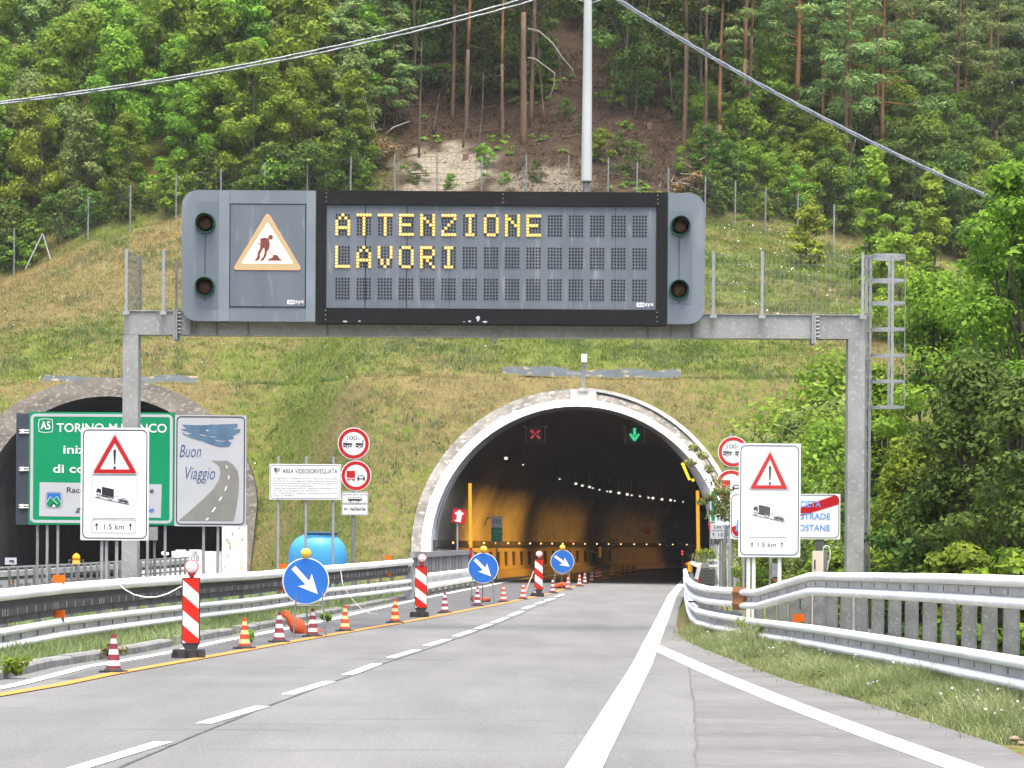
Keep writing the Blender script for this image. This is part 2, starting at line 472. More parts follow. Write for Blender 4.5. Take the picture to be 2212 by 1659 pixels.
# long dark scuffs along the lanes and fine aggregate
tc = n.new('ShaderNodeTexCoord'); mp = n.new('ShaderNodeMapping'); mp.inputs['Scale'].default_value = (.9, .12, 1)
l.new(tc.outputs['Object'], mp.inputs[0])
s1 = n.new('ShaderNodeTexNoise'); s1.inputs['Scale'].default_value = .9; s1.inputs['Detail'].default_value = 7; s1.inputs['Roughness'].default_value = .6
l.new(mp.outputs[0], s1.inputs['Vector'])
s2 = n.new('ShaderNodeTexNoise'); s2.inputs['Scale'].default_value = 45; s2.inputs['Detail'].default_value = 2
l.new(tc.outputs['Object'], s2.inputs['Vector'])
mp2 = n.new('ShaderNodeMapping'); mp2.inputs['Scale'].default_value = (.22, 1.6, 1); l.new(tc.outputs['Object'], mp2.inputs[0])
s3_ = n.new('ShaderNodeTexNoise'); s3_.inputs['Scale'].default_value = 1.1; s3_.inputs['Detail'].default_value = 6; l.new(mp2.outputs[0], s3_.inputs['Vector'])
bs = n['Principled BSDF']; src = bs.inputs['Base Color'].links[0].from_socket
def mulc(src, fac, lo, hi, v0, v1):
    q = n.new('ShaderNodeMapRange'); q.inputs[1].default_value = lo; q.inputs[2].default_value = hi; q.inputs[3].default_value = v0; q.inputs[4].default_value = v1
    l.new(fac, q.inputs[0])
    x_ = n.new('ShaderNodeMix'); x_.data_type = 'RGBA'; x_.blend_type = 'MULTIPLY'; x_.inputs[0].default_value = 1
    l.new(src, x_.inputs[6]); l.new(q.outputs[0], x_.inputs[7]); return x_.outputs[2]
src = mulc(src, s1.outputs[0], .3, .65, .84, 1.08)
src = mulc(src, s2.outputs[0], .3, .7, .74, 1.26)
src = mulc(src, s3_.outputs[0], .60, .74, 1.0, .74)
sep = n.new('ShaderNodeSeparateXYZ'); l.new(tc.outputs['Object'], sep.inputs[0])
l.new(src, bs.inputs['Base Color'])
ASPH_D = mat('asphalt_shoulder', (.085, .087, .088), (.066, .068, .07), .5, .92, c3=(.11, .11, .11), scale3=12, spec=.15)
ASPH_L = mat('asphalt_escape_lane', (.128, .128, .124), (.092, .092, .089), .55, .92, c3=(.155, .155, .15), scale3=10, spec=.15, stretch=(.4, 1.5, 1))
def sheet(name, left, right, Y0, Y1, z, m_, label, step=2.0):
    mb = MB(); ys = list(np.arange(Y0, Y1, step)) + [Y1]; vs = []
    for y in ys: vs += [(along(left, y), y, z), (along(right, y), y, z)]
    mb.add(vs, [(2 * i, 2 * i + 1, 2 * i + 3, 2 * i + 2) for i in range(len(ys) - 1)])
    return tag(mb.build(name, m_), label, name.replace('_', ' '), kind='structure')
LEFT_EDGE = [Vector((q.x - .45, q.y, 0)) for q in extend(W_LEFT)]
RIGHT_EDGE = [Vector((q.x + 1.2, q.y, 0)) for q in extend(W_RIGHT)]
ROADR = gl([(2560, 1760), (2330, 1695), (2160, 1610), (1990, 1555), (1850, 1512), (1700, 1470), (1620, 1440), (1530, 1405), (1470, 1380), (1462, 1350), (1468, 1310), (1482, 1280), (1495, 1262)])
ROADR.sort(key=lambda q: q.y)
ROADR = [Vector((8.5, -60, 0)), Vector((8, 12, 0))] + ROADR
ROADR += [q for q in RIGHT_EDGE if q.y > ROADR[-1].y + 2]
sheet('road', [Vector((-12, -60, 0))] + [q for q in LEFT_EDGE if q.y > 36], ROADR, -60, 285, 0, ASPH, 'pale grey motorway carriageway bending right into the tunnel', 1.5)
SH_R = [Vector((q.x - .12, q.y, 0)) for q in extend(W_YEL)]
sheet('hard_shoulder', [Vector((q.x + .18, q.y, 0)) for q in extend(W_LEFT)], SH_R, 36, 280, .004, ASPH_D, 'darker asphalt between the white edge line and the yellow line')
PAINT = mat('road_paint', (.80, .81, .80), (.66, .67, .66), 3, .7, c3=(.5, .5, .49), scale3=18, lo3=.66, hi3=.75)
PAINTY = mat('road_paint_yellow', (.44, .185, .028), (.36, .165, .045), 2.5, .7, c3=(.36, .27, .14), scale3=12, lo3=.62, hi3=.74)
def stripe(name, path, wd, z, m_, label, cat='road marking'):
    mb = MB(); k = len(path); vs = []
    for i, p in enumerate(path):
        t = path[min(i + 1, k - 1)] - path[max(i - 1, 0)]; t.z = 0; t.normalize(); nn = Vector((t.y, -t.x, 0))
        wd_ = wd[i] if isinstance(wd, list) else wd
        vs += [(p - nn * wd_ / 2) + Vector((0, 0, z)), (p + nn * wd_ / 2) + Vector((0, 0, z))]
    mb.add(vs, [(2 * i, 2 * i + 1, 2 * i + 3, 2 * i + 2) for i in range(k - 1)])
    return tag(mb.build(name, m_), label, cat, kind='structure')
def densify(p, st=2.0):
    out = []
    for a, b_ in zip(p, p[1:]):
        kk = max(1, int((b_ - a).length / st)); out += [a.lerp(b_, i / kk) for i in range(kk)]
    return out + [p[-1]]
stripe('edge_line', extend(W_LEFT), .17, .010, PAINT, 'white edge line along the left kerb')
stripe('temporary_line', extend(W_YEL), .19, .012, PAINTY, 'yellow temporary lane line under the row of cones')
stripe('edge_line', extend(W_RIGHT), .27, .010, PAINT, 'broad white edge line on the right running into the tunnel')
stripe('escape_lane_line', W_DIV, .28, .008, PAINT, 'white line splitting off to the right lay-by')
for (a, b_) in (((120, 1676), (352, 1604)), ((440, 1564), (566, 1527)), ((622, 1501), (712, 1473)), ((750, 1459), (814, 1435)), ((845, 1421), (900, 1405)),
                ((922, 1395), (967, 1382)), ((985, 1375), (1022, 1362)), ((1030, 1359), (1058, 1349)), ((1066, 1346), (1094, 1334)), ((1102, 1331), (1126, 1321)), ((1132, 1315), (1152, 1308)), ((1158, 1305), (1174, 1300)), ((1180, 1297.5), (1196, 1293)), ((1202, 1289), (1216, 1284))):
    stripe('lane_dash', [G(*a), G(*b_)], .15, .008, PAINT, 'short white dash of the broken centre line')
SEAM = mat('bitumen_seam', (.045, .045, .045), (.11, .11, .108), 6, .9)
cs = gl([(0, 1775), (130, 1715), (250, 1663), (370, 1610), (542, 1539), (713, 1476), (816, 1438.6), (960, 1390), (1060, 1354), (1140, 1320), (1215, 1288)])
cs = [p + Vector((.05 * N(p.y * .3, 0), 0, 0)) for p in densify(cs, 1.0)]
stripe('road_seam', cs, [.035 + .02 * N(p.y * 1.3, 5) for p in cs], .006, SEAM, 'thin dark joint running beside the broken line', 'road joint')
cs = densify(gl([(1509, 1700), (1503, 1640), (1503, 1570), (1500, 1520), (1492, 1480), (1490, 1440), (1462, 1412)]), .5)
cs = [p + Vector((.05 * N(p.y * .9, 3) + .02 * N(p.y * 4, 9), 0, 0)) for p in cs]
stripe('road_seam', cs, [.016 + .018 * N(p.y * 2.3, 5) for p in cs], .007, mat('crack_grey', (.075, .075, .073), (.11, .11, .108), 9, .9), 'ragged dark crack at the edge of the lay-by asphalt', 'road crack')
ESC_L = [p for p in cs][::-1]
ESC_L = gl([(1462, 1412), (1490, 1440), (1503, 1570), (1509, 1700), (1530, 2300)]); ESC_L.sort(key=lambda q: q.y)
sheet('lay_by', ESC_L, ROADR, 12, 44, .003, ASPH_L, 'older streaked asphalt of the lay-by on the right', 1.0)
# kerb: separate concrete lengths, worn and broken
KERB = mat('kerb_concrete', (.19, .19, .185), (.13, .13, .122), 3, .9, c3=(.24, .235, .225), scale3=14)
KP = densify([Vector((q.x - .42, q.y, 0)) for q in W_LEFT], 1.0)
mb = MB(); i = 0
while i < len(KP) - 2:
    if N(i * .45, 7) > -.38:
        dz = .02 * N(i * 1.7, 2)
        mb.ext([(0, -.1), (0, .09 + dz), (-.03, .12 + dz), (-.2, .12 + dz), (-.2, -.1)], [KP[i], KP[i].lerp(KP[i + 1], .97)], 1)
    i += 1
tag(mb.build('kerb', KERB), 'worn concrete kerb stones along the left verge', 'kerb', kind='structure')
# other carriageway, far left
mb = MB(); mb.add([(-34, 45, -.02), (-13.5, 45, -.02), (-11.6, 200, -.02), (-24.5, 200, -.02)], [(0, 1, 2, 3)])
tag(mb.build('road', ASPH_D), 'opposite carriageway leading into the left tunnel', 'road', kind='structure')

# ================================================================== tunnels
WALLW = mat('tunnel_wall_white', (.88, .89, .89), (.80, .80, .80), .8, .6, c3=(.5, .49, .47), scale3=3, lo3=.55, hi3=.75, stretch=(1, 1, .4))
VAULTD = mat('tunnel_vault_dark', (.014, .014, .014), (.022, .0215, .021), .7, .85)
CONC = mat('portal_concrete', (.19, .182, .165), (.10, .094, .083), 1.1, .9, c3=(.30, .29, .27), scale3=5, lo3=.54, hi3=.74, bump=.3)
CONCD = mat('portal_concrete_dark', (.085, .078, .066), (.05, .047, .04), 1.0, .9, c3=(.13, .122, .105), scale3=5, lo3=.52, hi3=.66, bump=.3)
RINGW = mat('portal_paint_white', (.84, .85, .86), (.80, .81, .82), 1.2, .5)
LWALL = mat('tunnel_wall_lower', (.58, .55, .46), (.48, .45, .38), .6, .7, stretch=(1, .3, 1))
def shift(pts, dy, dx=0.0): return [Vector((p.x + dx, p.y + dy, p.z)) for p in pts]
def loft(mb, loops, m=0):
    n_ = len(loops[0]); vs = [v for L in loops for v in L]
    mb.add(vs, [(i * n_ + j, i * n_ + j + 1, (i + 1) * n_ + j + 1, (i + 1) * n_ + j) for i in range(len(loops) - 1) for j in range(n_ - 1)], m)
def at_y(pts, Y, dx): return [Vector((p.x + dx, Y, p.z)) for p in pts]
def scaled(pts, c, k): return [Vector((c.x + (p.x - c.x) * k, p.y, p.z * k if p.z > 0 else p.z)) for p in pts]
tun_r = empty('tunnel', (PXR.x, TOE_R, 0), 'wide round tunnel mouth with white painted rim over the road', 'tunnel')
def to_parent(o, par):
    o.parent = par; o.matrix_parent_inverse = Matrix.Translation(par.location).inverted()
mb = MB(); loft(mb, [R_OUT, R_MID]); loft(mb, [shift(R_OUT, 4.5), shift(R_OUT, .0)]); 
to_parent(mb.build('portal_ring', CONC, None, True, 40), tun_r)
# second stepped ledge on the right shoulder of the ring
led = [Vector((p.x + (p.x - PXR.x) * .012, p.y - .25, p.z + .06)) for p in R_OUT[22:36]]
mb = MB(); led2 = [Vector((p.x - (p.x - PXR.x) * .022, p.y, p.z - .12)) for p in led]
loft(mb, [shift(led, .5), led, led2, shift(led2, .3)]); to_parent(mb.build('ledge', mat('ledge_concrete', (.50, .49, .46), (.33, .32, .30), 2, .85)), tun_r)
mb = MB(); RM2, RI2 = shift(R_MID, -.22), shift(R_IN, -.22)
loft(mb, [shift(R_MID, .3), RM2, RI2, shift(R_IN, .5)])
to_parent(mb.build('painted_rim', RINGW, None, True, 40), tun_r)
# lining
loops = [shift(R_IN, .5)]
for k in range(1, 6): loops.append([Vector((p.x + tun(max(0, lerp(k / 5, p.y + .5, 131) - 128)), lerp(k / 5, p.y + .5, 131), p.z)) for p in R_IN])
LY = [132.5, 134, 136, 139, 142] + list(range(146, 292, 5))
for Y in LY: loops.append(at_y(R_IN, Y, tun(Y - 128)))
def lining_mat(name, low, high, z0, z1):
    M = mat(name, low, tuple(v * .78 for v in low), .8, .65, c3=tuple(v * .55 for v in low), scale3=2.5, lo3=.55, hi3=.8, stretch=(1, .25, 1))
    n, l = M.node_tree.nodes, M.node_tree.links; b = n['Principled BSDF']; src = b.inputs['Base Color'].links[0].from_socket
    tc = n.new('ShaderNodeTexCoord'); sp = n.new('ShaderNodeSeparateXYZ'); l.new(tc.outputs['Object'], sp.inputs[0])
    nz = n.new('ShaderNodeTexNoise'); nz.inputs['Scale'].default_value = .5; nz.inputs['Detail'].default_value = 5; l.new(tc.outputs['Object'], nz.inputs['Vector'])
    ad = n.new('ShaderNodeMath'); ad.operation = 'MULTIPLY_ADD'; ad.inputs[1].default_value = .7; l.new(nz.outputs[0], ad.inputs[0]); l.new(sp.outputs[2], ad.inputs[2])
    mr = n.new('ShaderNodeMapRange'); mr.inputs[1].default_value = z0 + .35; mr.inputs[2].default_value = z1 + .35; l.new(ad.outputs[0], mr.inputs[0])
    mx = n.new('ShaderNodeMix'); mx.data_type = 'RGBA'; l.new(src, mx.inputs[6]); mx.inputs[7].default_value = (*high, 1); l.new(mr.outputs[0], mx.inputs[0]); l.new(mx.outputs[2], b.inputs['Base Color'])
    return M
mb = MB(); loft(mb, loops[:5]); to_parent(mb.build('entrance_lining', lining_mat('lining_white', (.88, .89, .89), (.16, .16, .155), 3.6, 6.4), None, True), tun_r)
mb = MB(); loft(mb, loops[4:]); to_parent(mb.build('lining', lining_mat('lining_dark_crown', (.60, .57, .48), (.016, .016, .016), 3.3, 4.6), None, True), tun_r)  # lining colour darkens gradually towards the crown
def wall_left(Y, z=1.2):
    L_ = R_IN[:len(R_IN) // 2]
    base = interp(z, [(p.z, p.x) for p in L_])
    yb = interp(z, [(p.z, p.y) for p in L_])
    return base + tun(max(0, Y - 128))
# lining seams near the mouth
mb = MB()
for dy in (2.2, 5.5, 6.0):
    sm = [Vector((p.x * .999 + PXR.x * .001, p.y + dy, p.z * .998)) for p in R_IN[3:22]]
    mb.tube(sm, .016, 5)
to_parent(mb.build('lining_joint', mat('joint_grey', (.16, .16, .16), (.10, .10, .10), 3)), tun_r)
# raised walkway with recessed panels along the left wall
SOD = mat('tunnel_walkway', (.58, .50, .34), (.48, .41, .28), 1.2, .7)
path = [Vector((wall_left(Y, 1.0), Y, 0)) for Y in np.arange(126, 285, 4)]
mb = MB(); mb.ext([(-.3, -.1), (.55, -.1), (.55, .28), (.22, .34), (.16, 1.42), (-.3, 1.42)], path, 1)
to_parent(mb.build('walkway', SOD), tun_r)
RPM = mat('recess_panel', (.10, .08, .05), (.07, .055, .035), 3)
for k in range(22):
    Y = 131 + k * 3.6; mb = MB()
    mb.box((wall_left(Y, 1.0) + .20, Y, .88), (.05, 1.0, .75), rz=-math.atan(.06 + (Y - 128) / 611)); to_parent(mb.build('recess_panel', RPM), tun_r)
hr = [Vector((wall_left(Y, 1.65) + .14, Y, 1.66)) for Y in np.arange(123.5, 285, 4)]
hrail = empty('handrail', hr[0], 'dark handrail band with amber marker lights along the left tunnel wall', 'handrail')
mb = MB(); mb.ext([(-.12, -.14), (.06, -.14), (.06, .14), (-.12, .14)], hr, 1)
to_parent(mb.build('rail_band', mat('rail_band', (.16, .155, .15), (.11, .105, .10), 2, .6)), hrail)
AMB = emat('amber_marker', (1, .45, .16), 1.6)
for x in (978, 1013, 1044, 1071, 1097, 1120.5, 1144, 1168, 1191.5, 1215, 1238, 1263, 1288.5, 1314, 1340.5, 1369, 1396, 1425, 1453, 1483):
    # where the sight line meets the rail
    best = min(np.arange(123.6, 270, .2), key=lambda Y: abs(CX + F * (wall_left(Y, 1.65) + .22) / Y - x))
    mb = MB(); mb.lathe([(0, -.05), (.04, -.03), (.055, 0), (.04, .03), (0, .05)], 8, (wall_left(best, 1.65) + .24, best, 1.70))
    to_parent(mb.build('marker_light', AMB), hrail)
# left tunnel
tun_l = empty('tunnel', (PXL.x, TOE_L, 0), 'unlit left tunnel mouth with weathered grey concrete rim', 'tunnel')
mb = MB(); loft(mb, [shift(L_OUT, 5), L_OUT, L_IN, shift(L_IN, .6)]); to_parent(mb.build('portal_ring', CONCD, None, True, 40), tun_l)
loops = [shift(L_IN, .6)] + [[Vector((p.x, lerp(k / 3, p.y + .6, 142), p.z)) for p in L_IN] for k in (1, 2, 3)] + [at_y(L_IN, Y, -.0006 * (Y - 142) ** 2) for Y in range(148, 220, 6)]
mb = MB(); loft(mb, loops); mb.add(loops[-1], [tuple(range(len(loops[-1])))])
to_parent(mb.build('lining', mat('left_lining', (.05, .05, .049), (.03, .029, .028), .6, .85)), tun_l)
# whitewashed footing at the right side of the left portal
mb = MB(); q0 = L_OUT[-1]
mb.box((q0.x - .58, TOE_L - .75, 1.15), (1.05, .5, 2.5)); mb.box((q0.x - 2.2, TOE_L - .4, .62), (2.1, .6, 1.3))
to_parent(mb.build('footing', mat('whitewash', (.70, .69, .66), (.48, .46, .42), 1.6, .85, c3=(.30, .28, .25), scale3=5, lo3=.6, hi3=.68)), tun_l)
# drainage channels above both crowns
DIT = mat('channel_concrete', (.058, .072, .077), (.042, .053, .057), 1.5, .85, c3=(.22, .17, .10), scale3=2.2, lo3=.58, hi3=.68)
for nm, x0, x1, y0, lab in (('drain_channel', 1085, 1470, TOE_R, 'grey drainage channel over the crown of the right tunnel'), ('drain_channel', 95, 428, TOE_L, 'grey drainage channel over the crown of the left tunnel')):
    mb = MB(); a_, b_ = P(x0, 820, y0 + 12).x, P(x1, 820, y0 + 12).x; vs = []; k_ = 24
    for i in range(k_ + 1):
        x = lerp(i / k_, a_, b_); yy = y0 + 11.1
        vs += [(x, yy + .05 * N(x, 1), hgt(x, yy) + .10 + .05 * N(x * 1.3, 8)), (x, yy + .9 + .16 * N(x * .7, 4), hgt(x, yy + .9) + .46 + .10 * N(x * .9, 2))]
    mb.add(vs, [(2 * i, 2 * i + 1, 2 * i + 3, 2 * i + 2) for i in range(k_)])
    tag(mb.build(nm, DIT), lab, 'drain', kind='structure')
# ================================================================== overhead gantry
DG = 58.0
g = Frame('gantry', 1065, DG, 'grey steel portal gantry carrying the message board over the road', 'gantry')
U, V = g.u, g.v
def tilt(x): return ROLL * (x - g.x0)          # picture tilt removed: local v from a picture point
def vv(x, y): return g.v(y - tilt(x))
def qq(x, y): return (g.u(x), vv(x, y))
STEEL = mat('gantry_steel', (.27, .275, .27), (.21, .215, .21), 2.2, .5, .05, c3=(.34, .345, .34), scale3=14)
bt, bb = vv(1065, 679), vv(1065, 729)
mb = MB()
mb.box(((U(268) + U(1862)) / 2, 0, (bt + bb) / 2), (U(1862) - U(268), .42, bt - bb))
mb.build('beam', STEEL, g.o)
mb = MB(); mb.box(((U(268) + U(1862)) / 2, .02, bt + .012), (U(1862) - U(268), .52, .024)); mb.build('beam_cap', STEEL, g.o)
for x0, x1 in ((266, 299), (1827, 1863)):
    mb = MB(); wd = U(x1) - U(x0); c = (U(x0) + U(x1)) / 2
    dp = .44
    mb.box((c, 0, bb / 2 - .003), (wd, dp, bb - .006))
    mb.box((c, 0, .03), (wd + .3, dp + .3, .06))
    mb.build('column', STEEL, g.o)
for x in (379, 1065, 1752):
    mb = MB(); u = U(x)
    for du in (-.022, .022): mb.box((u + du, -.02, (bt + bb) / 2 - .03), (.035, .56, bt - bb + .14))
    for k in range(6):
        z = bb + (bt - bb) * (k + .5) / 6
        mb.lathe([(0, -.03), (.018, -.03), (.018, .03), (0, .03)], 6, (u + .075, -.25, z), axis='X')
    mb.build('flange', GALV, g.o)
# stiffeners under the board
for x in (412, 424, 468, 536, 706, 1395, 1445, 1492):
    mb = MB(); mb.box((U(x), -.245, (bt + bb) / 2), (.03, .06, bt - bb - .01)); mb.build('stiffener', GALV_D, g.o)
# walkway railings: posts, feet and welded mesh
for x, y0 in ((274, 541), (354, 543), (1535, 546), (1640, 546), (1856, 549)):
    mb = MB(); zt = vv(x, y0)
    mb.box((U(x), -.31, (zt + bt) / 2 - .03), (.055, .05, zt - bt + .06)); mb.box((U(x), -.34, bt - .04), (.13, .09, .07))
    mb.build('railing_post', GALV, g.o)
for x, y0 in ((292, 554), (371, 556)):
    mb = MB(); zt = vv(x, y0); mb.box((U(x), .55, (zt + bt) / 2), (.045, .045, zt - bt)); mb.build('railing_post', GALV_D, g.o)
def wire_mesh(u0, u1, y, z0, z1, st=.085, rows=7, fold=True):
    mb = MB(); k = max(2, int(abs(u1 - u0) / st))
    for i in range(k + 1):
        u = lerp(i / k, u0, u1); mb.box((u, y, (z0 + z1) / 2), (.006, .006, z1 - z0))
    for i in range(rows):
        z = lerp(i / (rows - 1), z0, z1); mb.box(((u0 + u1) / 2, y, z), (abs(u1 - u0), .005, .005))
    return mb
WIRE = mat('mesh_wire', (.19, .21, .19), (.15, .165, .15), 6, .5, .1)
zr = vv(1640, 553)
for a_, b_ in ((1519, 1640), (1640, 1856)): wire_mesh(U(a_), U(b_), -.28, bt + .05, zr).build('railing_mesh', WIRE, g.o)
wire_mesh(U(276), U(354), .55, bt + .05, zr - .06).build('railing_mesh', WIRE, g.o)
mb = MB()          # end panel seen edge-on
for i in range(11):
    y = lerp(i / 10, -.30, .55); u = lerp(i / 10, U(276), U(293)); mb.box((u, y, (bt + zr) / 2), (.012, .012, zr - bt - .06))
for i in range(9):
    z = lerp(i / 8, bt + .05, zr - .03); mb.tube([(U(276), -.30, z), (U(293), .55, z)], .006, 4)
mb.build('railing_mesh', GALV_D, g.o)
# caged ladder on the right
lad = empty('ladder', (0, 0, 0)); lad.parent = g.o
ly = .35
for x in (1873, 1881):
    mb = MB(); zt = vv(x, 548); mb.box((U(x), ly, zt / 2), (.055 if x < 1880 else .05, .06, zt)); mb.build('stile', GALV, lad)
rad = (U(1957) - U(1882)) / 2; cu_ = (U(1957) + U(1882)) / 2
for y in (549, 554, 603, 652, 709, 766, 822, 878):
    mb = MB(); z = vv(1915, y); ring = []
    for i in range(25):
        a = math.pi * 2 * i / 24; ring.append((cu_ + rad * math.cos(a), ly + rad * .8 * math.sin(a)))
    inner = [(cu_ + (u - cu_) * .975, ly + (v - ly) * .975) for u, v in ring]
    vs = [(u, v, z + dz) for dz in (-.025, .025) for u, v in ring]
    mb.add(vs, [(i, i + 1, 26 + i, 25 + i) for i in range(24)]); mb.build('cage_hoop', GALV, lad)
for dx, dyy in ((1957, 0), (1926, -rad * .8), (1926, rad * .8), (1882, 0)):
    mb = MB(); z0, z1 = vv(1926, 880), vv(1926, 549); mb.box((U(dx), ly + dyy, (z0 + z1) / 2), (.05 if dx < 1950 else .012, .012, z1 - z0)); mb.build('cage_bar', GALV, lad)
z = .4
while z < vv(1873, 560):
    mb = MB(); mb.tube([(U(1877), ly - .2, z), (U(1877), ly + .2, z)], .014, 6); mb.build('rung', GALV, lad); z += .30
for y in (553, 580, 676, 778):
    mb = MB(); z = vv(1868, y); mb.box(((U(1862) + U(1882)) / 2, ly - .1, z), (U(1882) - U(1862), .04, .04)); mb.build('bracket', GALV_D, lad)

# ================================================================== variable message board
s = Frame('message_board', 954, DG - .40, 'large grey electronic message board lit with ATTENZIONE LAVORI on the gantry', 'message board', z0=0)
s.o.location.z = 0
def b_(x, y): return (s.u(x), s.v(y - ROLL * (x - s.x0)))
def B(L): return [b_(x, y) for x, y in L]
def rr(x0, y0, x1, y1, r, corners='all'):
    u0, v0 = s.u(x0), s.v(y1); u1, v1 = s.u(x1), s.v(y0); return u0, v0, u1, v1
HOUS = mat('board_housing', (.145, .170, .195), (.118, .140, .164), 1.1, .45, 0, c3=(.19, .215, .24), scale3=3, lo3=.56, hi3=.72, stretch=(1, 1, .35))
DISPL = mat('board_face', (.118, .135, .160), (.096, .112, .133), 1.6, .5, 0, c3=(.175, .19, .213), scale3=4, lo3=.58, hi3=.72, stretch=(1.6, 1, .25))
FRAME = mat('board_frame_black', (.004, .0045, .006), (.007, .0075, .009), 1.6, .7, c3=(.012, .012, .013), scale3=6, lo3=.62, hi3=.74, stretch=(.4, 1, 1))
y0f, y1f = 416.5, 698.5          # flat picture coordinates at x0=954
def flat(x0, y0, x1, y1): return s.u(x0), s.v(y1), s.u(x1), s.v(y0)
def R_corner(x0, x1, left):
    u0, v0, u1, v1 = flat(x0, y0f, x1, y1f); r = 34 * s.s; pts = []
    if left:
        for i in range(7): a = R(90 + 90 * i / 6); pts.append((u0 + r + r * math.cos(a), v1 - r + r * math.sin(a)))
        for i in range(7): a = R(180 + 90 * i / 6); pts.append((u0 + r + r * math.cos(a), v0 + r + r * math.sin(a)))
        pts += [(u1, v0), (u1, v1)]
    else:
        for i in range(7): a = R(270 + 90 * i / 6); pts.append((u1 - r + r * math.cos(a), v0 + r + r * math.sin(a)))
        for i in range(7): a = R(90 * i / 6); pts.append((u1 - r + r * math.cos(a), v1 - r + r * math.sin(a)))
        pts += [(u0, v1), (u0, v0)]
    return pts
mb = MB(); mb.prism(R_corner(391, 680, True), -.22, .30); mb.build('left_housing', HOUS, s.o)
mb = MB(); mb.prism(R_corner(1437, 1517, False), -.22, .30); mb.build('right_housing', HOUS, s.o)
def fb(mb, x0, y0, x1, y1, w0, w1, m=0):
    u0, v0, u1, v1 = flat(x0, y0, x1, y1); mb.prism([(u0, v0), (u1, v0), (u1, v1), (u0, v1)], w0, w1, m)
mb = MB()
fb(mb, 680.3, 416, 1436.7, 446, -.25, .28); fb(mb, 680.3, 668.5, 1436.7, 701, -.25, .28)
fb(mb, 680.3, 446.2, 702, 668.3, -.248, .28); fb(mb, 1413, 446.2, 1436.7, 668.3, -.248, .28)
mb.build('black_frame', FRAME, s.o)
mb = MB()
for x, ys in ((702, (422, 431, 440, 674, 684, 694)), (1082, (422, 431, 440)), (1415, (422, 431, 440, 674, 684, 694))):
    for y in ys: u, v = s.u(x), s.v(y); mb.prism(circ(u, v, .011, 8), -.262, -.25)
mb.build('rivet', GALV, s.o)
mb = MB()          # chipped paint along the lower edge
for x, y, a, b2 in ((744, 698, 5, 2), (775, 697, 3, 1.5), (1030, 690, 4, 6), (1012, 696, 3, 2), (1045, 697, 5, 2.4), (1000, 697, 2, 1)):
    u, v = s.u(x), s.v(y); q_ = [(u + a * s.s * math.cos(t) * (1 + .4 * math.sin(3 * t)), v + b2 * s.s * math.sin(t)) for t in [k * .7 for k in range(9)]]
    mb.prism(q_, -.2535, -.25)
mb.build('paint_chip', WHITE2, s.o)
# text field: panels with seams, character cells of LED dots
disp = empty('display', (0, 0, 0)); disp.parent = s.o
xs_ = [702.2] + [702 + 711 * k / 8 - (4 if k in (1, 2) else 0) for k in range(1, 8)] + [1412.8]
for i in range(8):
    mb = MB(); fb(mb, xs_[i] + .35, 446.4, xs_[i + 1] - .35, 668.2, -.20 - (.004 if i % 2 else 0), .05); mb.build('display_panel', DISPL, disp)
mb = MB(); 
for k in (1, 2): fb(mb, xs_[k] - 1, 447, xs_[k] + 1, 667, -.208, -.206)
mb.build('panel_seam', BLACK, disp)
DOT = mat('led_off', (.010, .011, .013), (.016, .017, .02), 9, .4)
LIT = emat('led_lit', (1.0, .50, .07), .50, (.5, .3, .05))
LITC = emat('led_core', (1.0, .74, .24), .60, (.5, .4, .2))
FONT5 = {'A': '00100 01010 10001 10001 11111 10001 10001', 'T': '11111 00100 00100 00100 00100 00100 00100', 'E': '11111 10000 10000 11110 10000 10000 11111',
         'N': '10001 11001 10101 10011 10001 10001 10001', 'Z': '11111 00001 00010 00100 01000 10000 11111', 'I': '01110 00100 00100 00100 00100 00100 01110',
         'O': '01110 10001 10001 10001 10001 10001 01110', 'L': '10000 10000 10000 10000 10000 10000 11111', 'V': '10001 10001 10001 10001 01010 01010 00100', 'R': '11110 10001 10001 11110 10100 10010 10001'}
FONT5['N2'] = '10001 10001 11001 10101 10011 10001 10001'
lines = ['ATTENZIONE     ', 'LAVORI         ', '               ']
for r_ in range(3):
    yc = (488.7, 558.3, 626.3)[r_]
    for c_ in range(15):
        xc = 737.6 + 45.65 * c_; ch = lines[r_][c_]; bits = FONT5[ch].split() if ch in FONT5 else None
        mb = MB()
        for ry in range(7):
            for rx in range(5):
                x, y = xc + (rx - 2) * 6.5, yc + (ry - 3) * 6.9
                u, v = s.u(x), s.v(y)
                if bits and bits[ry][rx] == '1':
                    mb.prism(circ(u, v, .029, 10), -.222, -.20, 1); 
                    if not (r_ == 0 and c_ == 8): mb.prism(circ(u, v, .018, 8), -.225, None, 2)
                else: mb.prism(circ(u, v, .0205, 8), -.212, None, 0)
        mb.build('character_cell', [DOT, LIT, LITC], disp)
